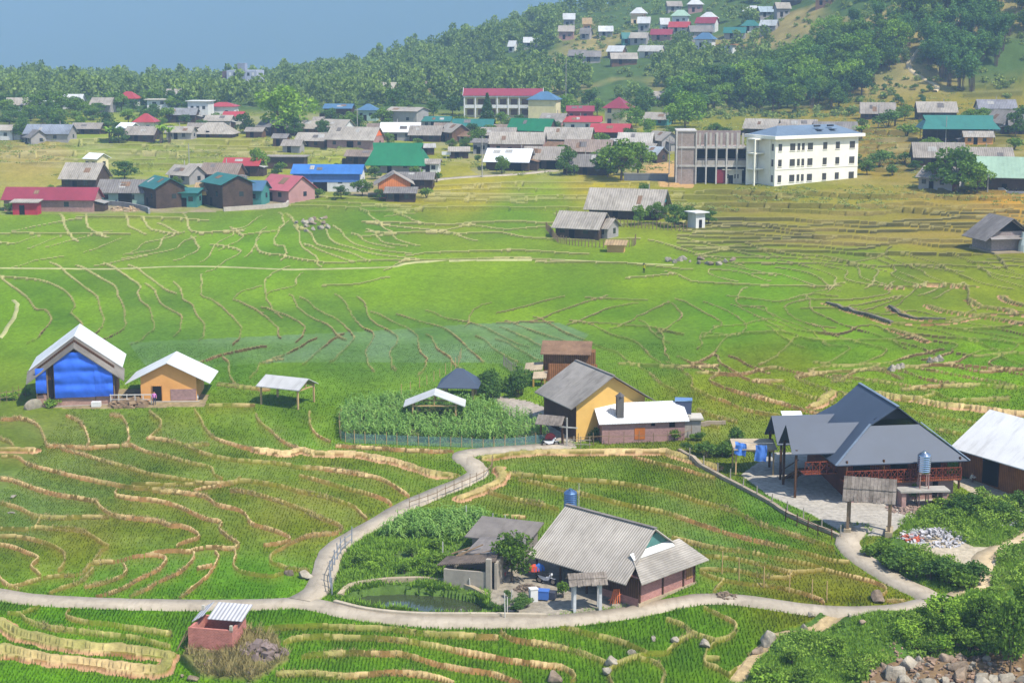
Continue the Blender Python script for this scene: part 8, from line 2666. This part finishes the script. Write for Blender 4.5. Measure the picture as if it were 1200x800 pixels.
# --- people: one skinned surface each, clothes in the vertex material zones
def person(px, py, h, rz, shirt, trousers, label, pose='stand', hat=None):
    g = G(px, py); r = empty('person', g, rz); tag(r, label, "person")
    k = h / 1.6
    J = {'pel': (0, 0, .86), 'spn': (0, .0, 1.06), 'che': (0, .02, 1.22), 'nek': (0, .02, 1.36), 'hed': (0, .0, 1.43), 'top': (0, 0, 1.57),
         'hl': (-.09, 0, .82), 'kl': (-.1, -.06, .45), 'al': (-.1, .02, .08), 'tl': (-.11, -.14, .03), 'hr': (.09, 0, .82), 'kr': (.11, .02, .45), 'ar': (.11, .1, .08), 'tr': (.12, -.05, .03),
         'sl': (-.17, .02, 1.3), 'el': (-.24, .03, 1.05), 'wl': (-.22, -.12, .86), 'fl': (-.21, -.17, .78), 'sr': (.17, .02, 1.3), 'er': (.25, .02, 1.04), 'wr': (.24, -.12, .84), 'fr': (.23, -.17, .76)}
    if pose == 'squat':
        for n_, c in {'pel': (0, .1, .3), 'spn': (0, .05, .5), 'che': (0, -.02, .66), 'nek': (0, -.04, .8), 'hed': (0, -.07, .87), 'top': (0, -.08, 1.0), 'hl': (-.09, .08, .3), 'kl': (-.14, -.3, .5), 'al': (-.12, -.08, .08), 'tl': (-.12, -.24, .03), 'hr': (.09, .08, .3), 'kr': (.14, -.3, .5), 'ar': (.12, -.08, .08), 'tr': (.12, -.24, .03),
                      'sl': (-.17, -.03, .74), 'el': (-.22, -.2, .56), 'wl': (-.12, -.4, .56), 'fl': (-.08, -.47, .53), 'sr': (.17, -.03, .74), 'er': (.22, -.2, .56), 'wr': (.12, -.4, .56), 'fr': (.08, -.47, .53)}.items(): J[n_] = c
    rad = {'pel': .13, 'spn': .12, 'che': .14, 'nek': .055, 'hed': .09, 'top': .075, 'hl': .085, 'kl': .06, 'al': .04, 'tl': .03, 'hr': .085, 'kr': .06, 'ar': .04, 'tr': .03, 'sl': .06, 'el': .042, 'wl': .032, 'fl': .022, 'sr': .06, 'er': .042, 'wr': .032, 'fr': .022}
    E = [('pel', 'spn'), ('spn', 'che'), ('che', 'nek'), ('nek', 'hed'), ('hed', 'top'), ('pel', 'hl'), ('hl', 'kl'), ('kl', 'al'), ('al', 'tl'), ('pel', 'hr'), ('hr', 'kr'), ('kr', 'ar'), ('ar', 'tr'), ('che', 'sl'), ('sl', 'el'), ('el', 'wl'), ('wl', 'fl'), ('che', 'sr'), ('sr', 'er'), ('er', 'wr'), ('wr', 'fr')]
    nm = list(J)
    me_ = bpy.data.meshes.new('body'); me_.from_pydata([tuple(c * k for c in J[n_]) for n_ in nm], [(nm.index(a), nm.index(b)) for a, b in E], [])
    o = link('body', me_, r)
    sk = o.modifiers.new('skin', 'SKIN'); sub = o.modifiers.new('sub', 'SUBSURF'); sub.levels = 1; sub.render_levels = 1
    for i, n_ in enumerate(nm): me_.skin_vertices[0].data[i].radius = (rad[n_] * k, rad[n_] * k)
    me_.skin_vertices[0].data[0].use_root = True
    dg = bpy.context.evaluated_depsgraph_get(); ev = o.evaluated_get(dg); m2 = bpy.data.meshes.new_from_object(ev)
    o.modifiers.clear(); o.data = m2
    sk_ = surf((196, 140, 108), .7, .08, 3); m2.materials.clear()
    for c in (shirt, trousers, (196, 140, 108), (38, 32, 30)): m2.materials.append(surf(c, .8, .1, 3, k=.85))
    zc = J['pel'][2] * k; zn = J['nek'][2] * k
    for p in m2.polygons:
        c = p.center
        if c.z > zn + .0: p.material_index = 3 if (c.z > (zn + .1 * k) or c.y > .03) and not (c.y < -.03 and c.z < zn + .16 * k) else 2
        elif pose == 'stand' and c.z < .9 * k and abs(c.x) < .2 * k: p.material_index = 1
        elif pose == 'stand' and c.z < .9 * k: p.material_index = 2
        elif pose == 'squat' and (c.z < .36 * k or (c.y < -.1 and c.z < .52 * k and abs(c.x) > .09)): p.material_index = 1
        p.use_smooth = True
    if hat:
        m = MB(); m.lathe([(.26 * k, 0), (.02, .16 * k)], (0, J['top'][1] * k, J['top'][2] * k - .03), 14); m.build('hat', surf(hat, .8, .1, 3, k=.85), r)
person(754.5, 320.5, 1.62, 2.2, (206, 196, 40), (46, 44, 46), "person in a yellow top walking in the open rice field", hat=(70, 62, 50))
person(1138, 564.5, 1.5, 1.0, (226, 220, 210), (120, 92, 84), "person in a pale shirt squatting on the barn yard", 'squat')
person(181, 474.5, 1.55, .4, (190, 120, 180), (60, 60, 80), "person in a pink top standing by the plywood hut rail")
# ================================================================== HAZE
def haze_box():
    x, y0, y1, z0, z1 = 15500, -60, 7000, float(GZ.min()) - 2.0, float(GZ.max()) + 25
    bm = bmesh.new()
    bmesh.ops.create_cube(bm, size=1)
    for v in bm.verts:
        v.co = (v.co.x * 2 * x, y0 + (v.co.y + .5) * (y1 - y0), z0 + (v.co.z + .5) * (z1 - z0))
    me = bpy.data.meshes.new("haze"); bm.to_mesh(me); bm.free()
    o = link("haze", me)
    tag(o, "pale blue air haze filling the valley", kind="stuff")
    m = bpy.data.materials.new("haze_air"); m.use_nodes = True
    nt = m.node_tree
    nt.nodes.remove(nt.nodes["Principled BSDF"])
    v = nt.nodes.new("ShaderNodeVolumePrincipled")
    v.inputs["Color"].default_value = (0.44, 0.66, 1.0, 1)
    v.inputs["Density"].default_value = HAZE_D
    v.inputs["Anisotropy"].default_value = -0.25
    nt.links.new(v.outputs[0], nt.nodes["Material Output"].inputs["Volume"])
    me.materials.append(m)
HAZE_D = 0.00022
haze_box()
